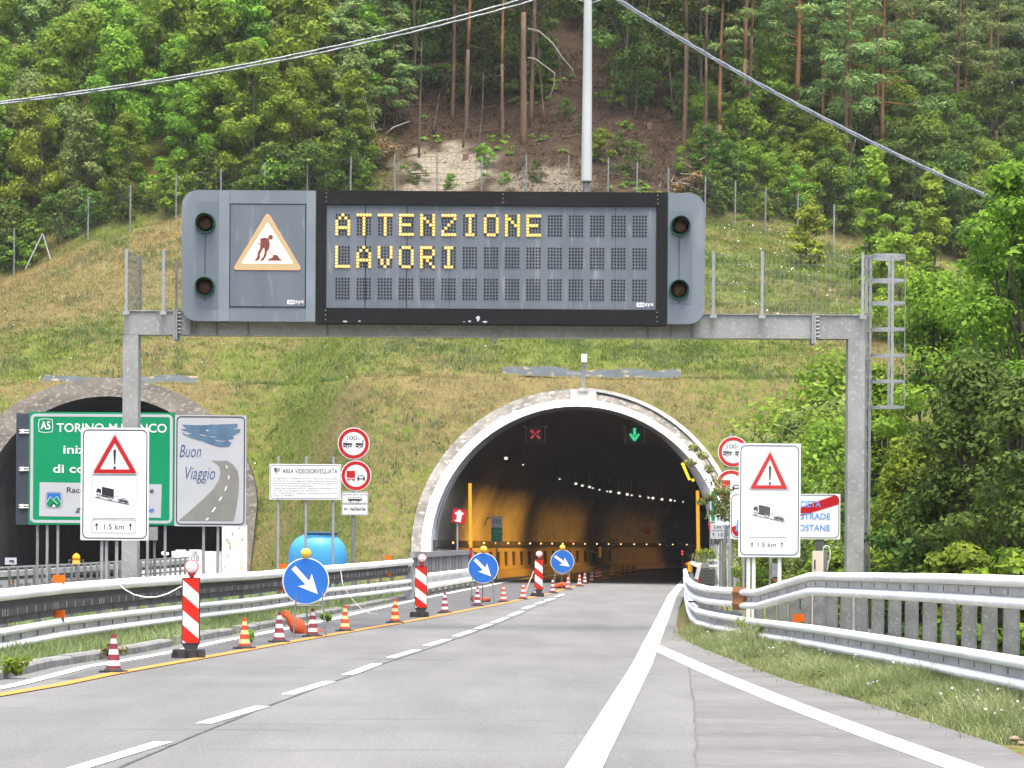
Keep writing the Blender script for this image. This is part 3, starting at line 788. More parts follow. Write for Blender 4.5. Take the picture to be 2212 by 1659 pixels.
# pictogram field
fld = empty('pictogram', (0, 0, 0)); fld.parent = s.o
mb = MB(); fb(mb, 495, 446, 658, 667, -.228, -.22); mb.build('field_panel', DISPL, fld)
mb = MB(); u0, v0, u1, v1 = flat(494, 445, 659, 668); o_ = [(u0, v0), (u1, v0), (u1, v1), (u0, v1)]; k_ = .018
mb.band(o_, [(u0 + k_, v0 + k_), (u1 - k_, v0 + k_), (u1 - k_, v1 - k_), (u0 + k_, v1 - k_)], -.232, -.22); mb.build('field_frame', BLACK, fld)
def zp(zx, zy): x = 237.2 + zx / 2.967; return (x, 379.5 + zy / 2.967 - ROLL * (x - s.x0))
def tri(cx, ytop, x0, x1, yb, r):
    """rounded triangle, flat picture coordinates"""
    V3 = [Vector((cx, ytop)), Vector((x0, yb)), Vector((x1, yb))]; out = []
    for i in range(3):
        p, a, b2 = V3[i], V3[i - 1], V3[(i + 1) % 3]; d1, d2 = (a - p).normalized(), (b2 - p).normalized()
        s_, e_ = p + d1 * r, p + d2 * r
        for k in range(7):
            t = k / 6; q_ = s_ * (1 - t) ** 2 + p * 2 * t * (1 - t) + e_ * t ** 2; out.append((q_.x, q_.y))
    return out
yb = zp(1005, 608)[1]
TO = [(s.u(x), s.v(y)) for x, y in tri(576, zp(1005, 246)[1], 503, 649, yb, 11)]
TI = [(s.u(x), s.v(y)) for x, y in tri(576, zp(1005, 305)[1], 519, 633, yb - 12.5, 5)]
TB = emat('pictogram_band', (1.0, .68, .28), .40)
n, l = TB.node_tree.nodes, TB.node_tree.links          # woven LED dots in the band
tc = n.new('ShaderNodeTexCoord'); ck = n.new('ShaderNodeTexChecker'); ck.inputs['Scale'].default_value = 62
ck.inputs[1].default_value = (1.0, .74, .30, 1); ck.inputs[2].default_value = (.60, .32, .06, 1)
l.new(tc.outputs['Object'], ck.inputs[0]); l.new(ck.outputs[0], n['Principled BSDF'].inputs['Emission Color'])
TE = emat('pictogram_edge', (1.0, .42, .18), .5)
mb = MB(); mb.band(TO, TI, -.240, -.23); mb.build('triangle_band', TB, fld)
TO2 = [(s.u(576) + (u - s.u(576)) * 1.03, s.v(548) + (v - s.v(548)) * 1.03) for u, v in TO]
mb = MB(); mb.band(TO2, TO, -.242, -.23); mb.build('triangle_edge', TE, fld)
mb = MB(); mb.prism(TI, -.238, -.23); mb.build('triangle_field', emat('pictogram_field', (1.0, .90, .72), .75), fld)
def Z(L): return [(s.u(x), s.v(y)) for x, y in [zp(*p) for p in L]]
mb = MB()
mb.prism(Z([(1025 + 16 * math.cos(k * .524), 403 + 17 * math.sin(k * .524)) for k in range(12)]), -.244, -.240)
mb.prism(Z([(958, 412), (985, 404), (1012, 410), (1021, 440), (1018, 476), (1002, 492), (985, 470), (968, 486), (956, 478), (960, 450)]), -.244, -.240)
mb.prism(Z([(956, 478), (972, 486), (958, 512), (958, 535), (945, 553), (922, 553), (940, 528), (942, 502)]), -.2442, -.240)
mb.prism(Z([(985, 470), (1003, 490), (1000, 520), (978, 553), (955, 553), (978, 528), (986, 505)]), -.2441, -.240)
mb.prism(Z(stroke([(938, 437), (962, 452)], 7)), -.2438, -.240); mb.prism(Z(stroke([(1003, 486), (1045, 522)], 6)), -.2437, -.240)
mb.prism(Z([(1003, 553), (1018, 538), (1035, 534), (1042, 518), (1055, 512), (1072, 520), (1082, 536), (1104, 553)]), -.2443, -.240)
mb.build('worker_figure', mat('pictogram_dark', (.13, .035, .03), (.17, .05, .04), 20), fld)
# maker's marks
for xr, yb_ in ((619, 659.3), (1371, 665.2)):
    mk = MB(); y = yb_ - ROLL * (xr - s.x0)
    u0, v0, u1, v1 = flat(xr, y - 9.5, xr + 16.5, y); W_ = -.229 if xr < 700 else -.212
    mk.prism(rrect(u0, v0, u1, v1, .012), W_ - .003, W_, 0)
    text(mk, 'ae', s.u(xr + 3), s.u(xr + 16), s.v(y - 2.6), 8 * s.s, W_ - .006, 1)
    text(mk, 'sys', s.u(xr + 17.5), s.u(xr + 36), s.v(y - 2.6), 8 * s.s, W_ - .006, 0, weight=.015)
    mk.build('maker_mark', [WHITE, HOUS], s.o)
# four warning lamps with dark lenses and green visors
VIS = mat('visor_green', (.012, .085, .06), (.008, .06, .045), 6, .5)
for x, y in ((442, 485), (442, 622), (1464, 491), (1462, 628)):
    y -= ROLL * (x - s.x0); u, v = s.u(x), s.v(y)
    wl = empty('warning_lamp', (u, -.22, v)); wl.parent = s.o
    mb = MB(); n_ = 24; rI, rO = .165, .195
    mb.lathe([(rO, 0), (rO, .06), (rI, .06), (rI, 0)], n_, (0, 0, 0), axis='Y'); mb.build('lamp_ring', VIS, wl, True, 40)
    mb = MB()
    arc = [R(-25 + 230 * k / 16) for k in range(17)]; vs = []
    for a in arc:
        dpt = .22 * (.45 + .55 * max(0, math.sin(a)))
        vs += [(rI * math.cos(a), -.06, rI * math.sin(a)), (rI * math.cos(a), -.06 - dpt, rI * math.sin(a)), ((rI + .012) * math.cos(a), -.06 - dpt, (rI + .012) * math.sin(a)), ((rI + .012) * math.cos(a), -.06, (rI + .012) * math.sin(a))]
    mb.add(vs, [(4 * i + j, 4 * i + (j + 1) % 4, 4 * i + 4 + (j + 1) % 4, 4 * i + 4 + j) for i in range(16) for j in range(4)]); mb.build('visor', VIS, wl)
    mb = MB(); mb.lathe([(0, .055), (.09, .045), (rI, .0)], n_, (0, 0, 0), axis='Y'); mb.build('lens', mat('lens_brown', (.05, .026, .015), (.07, .035, .02), 14, .25), wl, True)
for x0, x1, a_, b2 in ((432, 470, 445, 665), (1441, 1488, 459, 648)):
    mb = MB(); u0, v0, u1, v1 = flat(x0 + (-10 if x0 < 600 else 0), a_ - 4, x1 + 2, b2 + 8)
    mb.prism([(u0, v0), (u1, v0), (u1, v1), (u0, v1)], -.224, -.22); mb.build('lamp_plate', mat('lamp_plate', (.130, .152, .175), (.108, .127, .148), 2, .5, 0, stretch=(2, 1, .3)), s.o)
    mb = MB(); 
    for y in ((505, 600), (640, 655)):
        q0 = s.u((x0 + x1) / 2 - (9 if x0 < 600 else 3)); fb(mb, s.x0 + q0 / s.s - 1.3, y[0], s.x0 + q0 / s.s + 1.3, y[1], -.2265, -.224)
    mb.build('drip_stain', mat('stain', (.05, .055, .06), (.07, .075, .08), 5), s.o)
for a_, b2 in ((471, 494), (659.5, 679.8)):
    mb = MB(); fb(mb, a_, y0f + .4, b2, y1f - .4, -.232, -.22); mb.build('housing_strip', mat('housing_strip', (.175, .203, .232), (.145, .17, .197), 1.4, .45, 0), s.o)

# ================================================================== road signs
def posts(fr, xs, ytop, m_=GALV, r=.03, w_=.06, zb=-.1, name='post'):
    for i, x in enumerate(xs):
        mb = MB(); zt = fr.v(ytop[i] if isinstance(ytop, (list, tuple)) else ytop)
        mb.tube([(fr.u(x), w_, zb), (fr.u(x), w_, zt)], r, 10); mb.build(name, m_, fr.o, True, 50)
def board(fr, x0, y0, x1, y1, m_=WHITE, r=2, name='board', w0=-.02, w1=.02, back=None):
    mb = MB(); mb.prism(rrect(fr.u(x0), fr.v(y1), fr.u(x1), fr.v(y0), r * fr.s, 3), w0, w1, 0, 1); return mb.build(name, [m_, back or SGREY], fr.o)
def border(fr, x0, y0, x1, y1, r, wd, m_=BLACK, w0=-.024, name='border'):
    mb = MB(); mb.band(rrect(fr.u(x0), fr.v(y1), fr.u(x1), fr.v(y0), r * fr.s), rrect(fr.u(x0 + wd), fr.v(y1 - wd), fr.u(x1 - wd), fr.v(y0 + wd), max(.001, (r - wd) * fr.s)), w0, -.02, ); return mb.build(name, m_, fr.o)
def wtri(fr, cx, yt, x0, x1, yb, r, wd, red, mk):
    o = fr.pts(tri(cx, yt, x0, x1, yb, r)); k = wd
    i_ = fr.pts(tri(cx, yt + 2.1 * k, x0 + 1.75 * k, x1 - 1.75 * k, yb - k, r * .45))
    ow = fr.pts(tri(cx, yt - 3, x0 - 3, x1 + 3, yb + 2, r * 1.15))
    mb = MB(); ow2 = fr.pts(tri(cx, yt - 4, x0 - 4, x1 + 4, yb + 2.8, r * 1.2)); mb.band(ow2, ow, -.0235, -.02); mb.build('thin_outline', BLACK, fr.o)
    mb = MB(); mb.band(o, i_, -.026, -.02); mb.build('red_triangle', red, fr.o)
    H_ = yb - yt; mb = MB()
    t0, t1, tb = yt + .385 * H_, yt + .76 * H_, yt + .855 * H_
    mb.prism(fr.pts([(cx - .035 * H_, t0 + 3), (cx - .025 * H_, t0), (cx + .025 * H_, t0), (cx + .035 * H_, t0 + 3), (cx + .017 * H_, t1), (cx - .017 * H_, t1)]), -.026, -.02)
    mb.prism(fr.pts([(cx + .037 * H_ * math.cos(k * .628), tb + .037 * H_ * math.sin(k * .628)) for k in range(10)]), -.026, -.02)
    mb.build('exclamation_mark', mk, fr.o)
def up_arrow(mb, fr, x, yt, yb, wd, w0=-.026):
    h_ = yb - yt
    mb.prism(fr.pts([(x - wd * .1, yb), (x + wd * .1, yb), (x + wd * .1, yt + h_ * .3), (x + wd * .5, yt + h_ * .42), (x, yt), (x - wd * .5, yt + h_ * .42), (x - wd * .1, yt + h_ * .3)]), w0, -.02)
def truck(fr, x0, y0, sc, mk, outline_car=True):
    """lorry nose-up on a slope with a car behind; drawn around (x0,y0) = front wheel foot"""
    mb = MB(); sl_ = .215
    def T(L): return fr.pts([(x0 + x * sc, y0 + (y + x * sl_) * sc) for x, y in L])
    mb.prism(T([(-3, .6), (84, .6), (84, 1.9), (-3, 1.9)]), -.026, -.02)                 # road
    mb.prism(T([(15, -29), (45, -29), (45, -8.5), (15, -8.5)]), -.026, -.02)             # box
    mb.prism(T([(1, -12), (1, -16), (4, -22.5), (12.5, -22.5), (12.5, -9), (10, -12), (6, -13.5), (2, -11)]), -.026, -.02)   # cab
    mb.prism(T([(12, -7.6), (32, -7.6), (32, -4.6), (12, -4.6)]), -.026, -.02)
    for cx in (6, 37):
        mb.band(T(circ(cx, -3.9, 4.4, 18)), T(circ(cx, -3.9, 3.1, 18)), -.0262, -.02)
    mb.prism(T([(41, -7.5), (46, -7.5), (44, -5)]), -.026, -.02)
    mb.prism(T(stroke([(55, -6.3), (64, -7.2), (81, -7.2)], 1.6)), -.026, -.02)           # car
    mb.prism(T(stroke([(55, -6), (56, -2.6), (82, -2.6), (82, -7)], 1.3)), -.0262, -.02)
    mb.prism(T([(60, -5.2), (80, -5.2), (80, -3.4), (60, -3.4)]), -.0258, -.02)
    mb.prism(T(stroke([(62, -7.2), (67, -11.5), (75, -11.5), (78, -7.2)], .8)), -.0263, -.02)
    for cx in (60.5, 76): mb.band(T(circ(cx, -1.9, 2.5, 14)), T(circ(cx, -1.9, 1.5, 14)), -.0264, -.02)
    for k in range(3): mb.prism(T(stroke([(48 + 2.4 * k, -10.5), (49 + 3.2 * k, -14.5)], .6)), -.026, -.02)
    mb.build('lorry_picture', mk, fr.o)
DARKP = mat('print_faded', (.055, .055, .062), (.08, .08, .085), 6, .5)
# -- slow lorry warning, left
f = Frame('warning_sign', 247, 52.5, 'white panel with red warning triangle and lorry picture beside the left column', 'road sign')
board(f, 174, 924, 321, 1167); border(f, 178, 928, 317.5, 1163.5, 12, 2.2)
wtri(f, 247, 939, 200, 295, 1022.5, 4.5, 8.6, RED, BLACK)
border(f, 198.3, 1026.5, 294, 1120, 3, .7, BLACK, -.0235, 'thin_outline'); border(f, 198.3, 1122.5, 294, 1151.5, 4, .8, BLACK, -.0235, 'thin_outline')
truck(f, 207, 1073.5, .86, BLACK)
mb = MB(); up_arrow(mb, f, 209, 1129.5, 1145, 8.5); up_arrow(mb, f, 282, 1129.5, 1145, 8.5)
text(mb, '1.5 km', f.u(225), f.u(268), f.v(1143.5), 11.5 * f.s, -.026); mb.build('lettering', BLACK, f.o)
posts(f, (219, 229, 251), 925)
# -- slow lorry warning, right (turned a little towards the road)
f = Frame('warning_sign', 1662, 56.5, 'white panel with paler red warning triangle and lorry picture behind the right guardrail', 'road sign', yaw=R(1.2))
board(f, 1594.5, 958, 1728.5, 1203.5); border(f, 1598, 962, 1725, 1199.5, 12, 2.0, mat('print_navy', (.05, .07, .11), (.07, .09, .13), 4))
wtri(f, 1662, 976, 1619, 1700.5, 1056, 2.5, 7.6, REDW, DARKP)
mb = MB(); mb.prism(f.pts([(1617, 1160), (1699, 1160), (1699, 1160.7), (1617, 1160.7)]), -.0235, -.02); mb.build('thin_outline', DARKP, f.o)
truck(f, 1626, 1111.5, .82, DARKP)
mb = MB(); up_arrow(mb, f, 1624, 1171, 1185, 6.5); up_arrow(mb, f, 1689, 1170, 1184, 6.5)
text(mb, '1.5 km', f.u(1637), f.u(1676), f.v(1181), 9.5 * f.s, -.026); mb.build('lettering', DARKP, f.o)
posts(f, (1617.5, 1629, 1685), 960, RAILM, .037)
# -- green motorway sign
f = Frame('direction_sign', 219, 63, 'green motorway sign reading TORINO behind the left gantry column', 'road sign')
board(f, 61.5, 890.5, 376, 1134, SGREEN, 2)
border(f, 65, 894.5, 372, 1130, 11, 6.0, WHITE2, -.024, 'white_border')
mb = MB()
def gp(zx, zy): return (zx / 3.98, 813.2 + zy / 3.98)
text(mb, 'TORINO-M.BIANCO', f.u(gp(483, 0)[0]), f.u(gp(1428, 0)[0]), f.v(933.5), 18.2 * f.s, -.026, weight=.012)
text(mb, 'inizio tratta', f.u(136), f.u(303), f.v(980), 17.5 * f.s, -.026, weight=.016)
text(mb, 'di competenza', f.u(114), f.u(322), f.v(1021.5), 17.5 * f.s, -.026, weight=.016)
mb.build('lettering', WHITE, f.o)
mb = MB(); o_ = f.pts([(83, 906.5), (97, 904.5), (112, 906.5), (113.5, 920), (112, 934), (97.5, 936), (83, 934), (81, 920)]); c_ = f.q(97.3, 920.3)
mb.band(o_, [(c_[0] + (u - c_[0]) * .92, c_[1] + (v - c_[1]) * .92) for u, v in o_], -.025, -.02)
text(mb, 'A5', f.u(86.5), f.u(107.5), f.v(928), 16.5 * f.s, -.026, weight=.02); mb.build('route_badge', WHITE, f.o)
mb = MB(); mb.prism([f.q(84.5, 1116), f.q(347.5, 1118), f.q(349, 1045.5), f.q(85.5, 1042.5)], -.0245, -.02); mb.build('white_panel', WHITE2, f.o)
mb = MB(); text(mb, 'Raccordo Autostradale', f.u(144), f.u(332), f.v(1064.5), 11.5 * f.s, -.028, weight=.01)
text(mb, 'gestione della', f.u(163), f.u(282), f.v(1105), 11 * f.s, -.028, shear=.25, weight=.01); mb.build('lettering', BLACK, f.o)
mb = MB(); text(mb, 'Valle', f.u(288), f.u(333), f.v(1106), 11.5 * f.s, -.028, shear=.25, weight=.01); mb.build('lettering', SBLUE, f.o)
sh = f.pts([(102, 1066), (130, 1066), (132, 1080), (131, 1092), (127, 1096), (106, 1096), (101, 1092), (101, 1078)])
mb = MB(); mb.prism(sh, -.027, -.0245, 0)
mb.prism(f.pts([(101, 1085), (109, 1073), (115, 1080), (123, 1072.5), (131.5, 1085), (131, 1092), (127, 1095.5), (106, 1095.5), (101.5, 1092)]), -.029, -.027, 1)
mb.prism(f.pts(stroke([(101, 1085), (109, 1073), (115, 1080), (123, 1072.5), (131.5, 1085)], 1)), -.030, -.027, 2); mb.prism(f.pts(stroke([(115, 1080), (124, 1089)], 1)), -.030, -.027, 2)
mb.prism(f.pts([(110, 1096), (111, 1090), (116, 1086.5), (121, 1090), (122, 1096)]), -.031, -.027, 3); mb.prism(f.pts([(112.5, 1096), (114, 1091.5), (116.5, 1090), (119, 1092), (120, 1096)]), -.033, -.031, 2)
border(f, 98.5, 1063.5, 134.5, 1098.5, 6, .8, SGREY, -.0265, 'badge_outline')
mb.build('mountain_badge', [SBLUE, SGREEN, WHITE, BLACK], f.o)
posts(f, (101, 124, 318), 900)
# -- grey back panel beside it
f = Frame('sign_back', 49, 64.2, 'grey back of another sign showing left of the green sign', 'road sign')
board(f, 34, 893, 92, 1133.5, SGREY, 1)
for y in (932, 1013, 1093.5):
    mb = MB()
    for dy in (-2.6, 2.6): mb.box((f.u(51.5), -.035, f.v(y + dy)), (21 * f.s, .03, 2.6 * f.s))
    mb.box((f.u(48), -.05, f.v(y)), (6 * f.s, .04, 9 * f.s)); mb.build('clamp', RAILM, f.o)
posts(f, (80,), 900)
# -- have-a-good-trip sign
f = Frame('welcome_sign', 453, 63, 'grey white sign reading Buon Viaggio with a painted winding road', 'road sign')
board(f, 376.6, 897, 531, 1137, WHITE2, 1.5); border(f, 380, 899.5, 528, 1133.5, 10, 2.2)
TRIPB = mat('print_slate_blue', (.06, .115, .19), (.09, .16, .235), 3, .5)
def gz(L): return f.pts([gp(*p) for p in L])
mb = MB()
mb.prism(gz([(1560, 415), (1700, 420), (1900, 412), (2035, 405), (2040, 430), (1990, 455), (2062, 450), (2055, 480), (1990, 510), (2010, 530), (1950, 548), (1985, 570), (1965, 600), (1890, 606), (1800, 580), (1720, 548), (1600, 500), (1650, 495), (1550, 455), (1600, 450)]), -.026, -.02)
mb.prism(gz([(1560, 480), (1600, 505), (1720, 552), (1640, 530), (1575, 500)]), -.026, -.02); mb.prism(gz([(1790, 412), (1850, 415), (1930, 408), (1850, 420)]), -.0262, -.02); mb.build('brush_stroke', TRIPB, f.o)
mb = MB()
for L in ([(1760, 462), (1775, 457), (1795, 462), (1778, 473)], [(1702, 498), (1740, 502), (1782, 515), (1735, 511)], [(1795, 514), (1850, 520), (1848, 526), (1800, 521)], [(1840, 542), (1900, 556), (1948, 550), (1900, 562), (1850, 552)]): mb.prism(gz(L), -.029, -.026)
mb.build('highlight', WHITE2, f.o)
mb = MB(); mb.prism(gz([(1815, 722), (1900, 726), (1945, 722), (2000, 755), (2040, 810), (2054, 880), (2050, 1000), (2030, 1130), (2008, 1238), (1540, 1238), (1640, 1150), (1740, 1060), (1830, 970), (1880, 890), (1893, 830), (1885, 780), (1860, 745)]), -.026, -.02)
mb.build('painted_road', mat('print_road_grey', (.17, .17, .16), (.20, .20, .185), 3, .6), f.o)
mb = MB()
for L in ([(1936, 765), (1945, 763), (1957, 786), (1948, 792)], [(1958, 850), (1968, 850), (1970, 882), (1960, 884)], [(1940, 942), (1952, 945), (1938, 982), (1926, 980)], [(1900, 1030), (1910, 1035), (1890, 1070), (1878, 1066)], [(1845, 1122), (1860, 1124), (1832, 1166), (1816, 1164)], [(1782, 1215), (1800, 1216), (1780, 1238), (1760, 1238)]): mb.prism(gz(L), -.029, -.026)
mb.build('road_dash', WHITE, f.o)
mb = MB()
text(mb, 'Buon', f.u(387), f.u(433.5), f.v(gp(0, 694)[1]), 26.5 * f.s, -.026, shear=.28, weight=-.008)
text(mb, 'Viaggio', f.u(400), f.u(464), f.v(gp(0, 884)[1]), 27 * f.s, -.026, shear=.28, weight=-.008); mb.build('lettering', mat('print_blue_ink', (.03, .065, .17), (.04, .08, .19), 4), f.o)
posts(f, (356, 439, 470), 900)
# -- small boards behind the left posts
f = Frame('distance_marker', 331, 66, 'small grey box on a post right of the left gantry column', 'marker')
board(f, 309, 1138, 341, 1167, GALV, 2); posts(f, (333,), 1160, GALV_D)
f = Frame('kilometre_marker', 422, 74, 'small white board reading IX 110 in front of the left tunnel', 'road sign')
board(f, 408.5, 1187, 436, 1214); mb = MB()
text(mb, 'IX', f.u(417), f.u(427), f.v(1198.5), 8.0 * f.s, -.026); text(mb, '110', f.u(414), f.u(430), f.v(1211.5), 8.0 * f.s, -.026)
mb.prism(f.pts([(414, 1200.5), (431, 1200.5), (431, 1201.3), (414, 1201.3)]), -.026, -.02); mb.build('lettering', BLACK, f.o); posts(f, (422,), 1212)
# -- CCTV notice
f = Frame('notice_board', 659, 82, 'white video surveillance notice reading AREA VIDEOSORVEGLIATA on three posts', 'road sign')
board(f, 581.6, 1002.5, 736, 1079.5); border(f, 583.5, 1004.8, 734.3, 1077.3, 5, 1.0)
mb = MB(); text(mb, 'AREA VIDEOSORVEGLIATA', f.u(609.5), f.u(728), f.v(1022.5), 9.4 * f.s, -.026, weight=.004)
for i, (t, x1) in enumerate((('La registrazione è effettuata da R.A.V. - Raccordo Autostradale', 728.5), ('S.p.A. per fini di monitoraggio del traffico, di gestione dell\'esercizio', 728.5), ('autostradale (compreso il recupero dei mancati pagamenti)', 728.5), ('e di tutela del patrimonio autostradale.', 677), ('Titolare del trattamento è R.A.V. - Raccordo Autostradale S.p.A.', 728), ('con sede in via Bergamini, 50 - 00159 Roma', 689), ('Art. 13 del Codice in materia di protezione dei dati personali', 728), ('(D.lgs. n. 196/2003)', 635))):
    text(mb, t, f.u(589.5), f.u(x1), f.v(1035.2 + 5.28 * i), 3.0 * f.s, -.026)
mb.build('lettering', BLACK, f.o)
mb = MB(); mb.prism(f.pts([(591, 1013), (595, 1010), (604.5, 1011.5), (605, 1017), (600, 1020), (594, 1020.5)]), -.026, -.02, 0); mb.prism(f.pts([(591, 1013), (595, 1010), (596.5, 1018), (594, 1020.5)]), -.028, -.02, 1); mb.prism(f.pts(stroke([(597, 1020), (594, 1025)], 1.5)), -.026, -.02, 0); mb.build('camera_picture', [mat('print_mid_grey', (.30, .30, .30)), BLACK], f.o)
posts(f, (600, 660, 719), 985.5, GALV, .037)
# -- round prohibition signs
def roundsign(fr, cx, cy, r, red=RED, inner=.73):
    mb = MB(); c = fr.q(cx, cy); q = r * fr.s
    mb.prism(circ(*c, q, 40), -.02, .01, 0, 1); mb.build('disc', [WHITE, SGREY], fr.o)
    mb = MB(); mb.band(circ(*c, q * .95, 40), circ(*c, q * inner, 40), -.026, -.02); mb.build('red_ring', red, fr.o)
def gap_picture(fr, cx, cy, r, mk):
    def K(L): return fr.pts([(cx + x * r, cy + y * r) for x, y in L])
    mb = MB()
    text(mb, '100', fr.u(cx - .43 * r), fr.u(cx + .20 * r), fr.v(cy - .22 * r), .26 * r * fr.s, -.026); text(mb, 'm', fr.u(cx + .27 * r), fr.u(cx + .44 * r), fr.v(cy - .22 * r), .17 * r * fr.s, -.026)
    for x0, x1 in ((-.66, -.06), (.12, .65)):
        mb.prism(K([(x0, -.05), (x1 - .05, -.02), (x1, .05), (x1 - .1, .09), (x0, .08)]), -.026, -.02)
        mb.prism(K([(x0, .13), (x0 + .15, .13), (x0 + .18, .22), (x0, .22)]), -.026, -.02); mb.prism(K([(x1 - .18, .13), (x1 - .02, .13), (x1 - .1, .22), (x1 - .2, .22)]), -.026, -.02)
        xc_ = (x0 + x1) / 2 - .03; mb.band(K(circ(xc_, .20, .10, 14)), K(circ(xc_, .20, .065, 14)), -.0262, -.02)
    mb.prism(K([(.50, -.06), (.60, -.26), (.64, -.24), (.58, -.06)]), -.026, -.02); mb.prism(K(stroke([(-.55, -.25), (-.40, -.08)], .025)), -.026, -.02)
    mb.build('car_picture', mk, fr.o)
def overtake_picture(fr, cx, cy, r, red):
    def K(L): return fr.pts([(cx + x * r, cy + y * r) for x, y in L])
    mb = MB(); mb.prism(K([(-.62, -.32), (-.06, -.32), (-.06, .14), (-.62, .14)]), -.026, -.02); mb.prism(K([(-.62, .20), (-.06, .20), (-.06, .24), (-.62, .24)]), -.026, -.02)
    for x in (-.58, -.45, -.2, -.1): mb.prism(K([(x - .03, .24), (x + .03, .24), (x + .03, .35), (x - .03, .35)]), -.0262, -.02)
    mb.build('lorry_picture', red, fr.o)
    mb = MB()
    mb.prism(K(stroke([(.12, .30), (.10, .12), (.20, .0), (.46, .0), (.56, .12), (.55, .30)], .05)), -.026, -.02)
    mb.prism(K([(.10, .12), (.20, .12), (.24, .18), (.42, .18), (.46, .12), (.57, .12), (.57, .24), (.10, .24)]), -.0262, -.02)
    for x in (.11, .48): mb.prism(K([(x, .24), (x + .08, .24), (x + .08, .34), (x, .34)]), -.026, -.02)
    mb.build('car_picture', BLACK, fr.o)
f = Frame('prohibition_sign', 765, 86, 'stack of two red ringed round signs over white plates beside the surveillance notice', 'road sign')
roundsign(f, 762.7, 958.2, 34.5); gap_picture(f, 762.7, 958.2, 34.5, BLACK); roundsign(f, 768.2, 1027.5, 33); overtake_picture(f, 768.2, 1027.5, 33, RED)
board(f, 738, 1062.3, 794.5, 1087.5, WHITE, 1.5, 'plate'); board(f, 738, 1088.6, 794.5, 1113, WHITE, 1.5, 'plate')
border(f, 739, 1063.3, 793.5, 1086.5, 1.5, .7, BLACK, -.0235); border(f, 739, 1089.6, 793.5, 1112, 1.5, .7, BLACK, -.0235)
mb = MB(); text(mb, 'anche also aussi', f.u(740.5), f.u(792), f.v(1070), 4.2 * f.s, -.026); text(mb, 'in galleria', f.u(742.5), f.u(789.5), f.v(1102.8), 7.4 * f.s, -.026, weight=.015)
mb.prism(f.pts(rrect(751, 1074.5, 781, 1081.5, 1.2)), -.026, -.02); mb.build('lettering', BLACK, f.o)
mb = MB()
for k in range(5): mb.prism(f.pts(rrect(752.5 + 5.6 * k, 1075.3, 757 + 5.6 * k, 1078, .3)), -.029, -.026)
mb.build('bus_window', WHITE, f.o)
mb = MB(); 
for x in (757, 774): mb.prism(circ(*f.q(x, 1081.8), 1.7 * f.s, 12), -.030, -.026)
mb.build('bus_wheel', BLACK, f.o)
posts(f, (762.5,), 930, GALV_D, .055)
f = Frame('prohibition_sign', 1581, 90, 'stack of round no overtaking signs half covered by leaves right of the tunnel', 'road sign')
roundsign(f, 1582.8, 976, 33.5, REDW, .74); gap_picture(f, 1582.8, 976, 33.5, DARKP); roundsign(f, 1578.5, 1048, 33.5, REDW, .74); overtake_picture(f, 1578.5, 1048, 33.5, REDW)
board(f, 1544, 1082, 1608, 1107.5, WHITE, 1.5, 'plate'); board(f, 1544, 1108.8, 1608, 1133.5, WHITE, 1.5, 'plate')
mb = MB(); text(mb, 'in galleria', f.u(1548.5), f.u(1603), f.v(1125), 7 * f.s, -.026); mb.build('lettering', DARKP, f.o); posts(f, (1577,), 935, GALV, .05)
f = Frame('tunnel_name_sign', 1568, 95, 'pale grey plate reading Les Crêtes 1529 under the leafy round signs', 'road sign')
board(f, 1534.5, 1130, 1603, 1164, WHITE2, 1); mb = MB()
text(mb, 'Les Crêtes', f.u(1542), f.u(1596), f.v(1141.3), 7 * f.s, -.026); text(mb, '1529', f.u(1552), f.u(1574), f.v(1158.5), 7.2 * f.s, -.026); up_arrow(mb, f, 1541, 1150.5, 1159.5, 6)
mb.prism(f.pts([(1536, 1145.5), (1602, 1145.5), (1602, 1146.1), (1536, 1146.1)]), -.026, -.02); mb.build('lettering', BLACK, f.o); posts(f, (1556, 1561, 1583), 1160, GALV_D, .03)
f = Frame('green_marker', 1539.5, 98, 'narrow green plate with white edge at the right tunnel wall', 'road sign'); board(f, 1533.8, 1060, 1547, 1127.5, WHITE, 1); mb = MB(); mb.prism(f.pts([(1536, 1062), (1546.5, 1062), (1546.5, 1125.5), (1536, 1125.5)]), -.024, -.02); mb.build('green_face', SGREEN, f.o); posts(f, (1541,), 1120, GALV_D, .03)
f = Frame('hydrant_sign', 1533, 103, 'small red plate tilted at the foot of the right portal', 'road sign'); mb = MB(); mb.prism(f.pts([(1529, 1129), (1536, 1130), (1537, 1152), (1533, 1153)]), -.02, .01); mb.build('red_face', REDW, f.o); posts(f, (1534,), 1150, GALV_D, .025)
# -- end of concession sign
f = Frame('company_sign', 1695, 70, 'white sign reading SOCIETÀ AUTOSTRADE VALDOSTANE crossed by a red stripe', 'road sign')
board(f, 1577, 1066.5, 1814.5, 1164.5, WHITE, 1); border(f, 1579, 1068.5, 1812, 1162, 11, 1.3)
mb = MB(); mb.prism(f.pts([(1580.5, 1139), (1600, 1132), (1700, 1106), (1800, 1070), (1808, 1070.5), (1811, 1080), (1810, 1089), (1700, 1124), (1610, 1152), (1598, 1160), (1588, 1158), (1581, 1150)]), -.025, -.02); mb.build('red_stripe', RED, f.o)
BL2 = mat('print_sky_blue', (.06, .24, .58), (.09, .28, .60), 5)
mb = MB(); text(mb, 'SOCIETÀ', f.u(1706), f.u(1772), f.v(1095), 13 * f.s, -.028, weight=.012); text(mb, 'AUTOSTRADE', f.u(1677), f.u(1793), f.v(1121), 12.5 * f.s, -.028, weight=.012); text(mb, 'VALDOSTANE', f.u(1680), f.u(1792), f.v(1146), 12.5 * f.s, -.028, weight=.012)
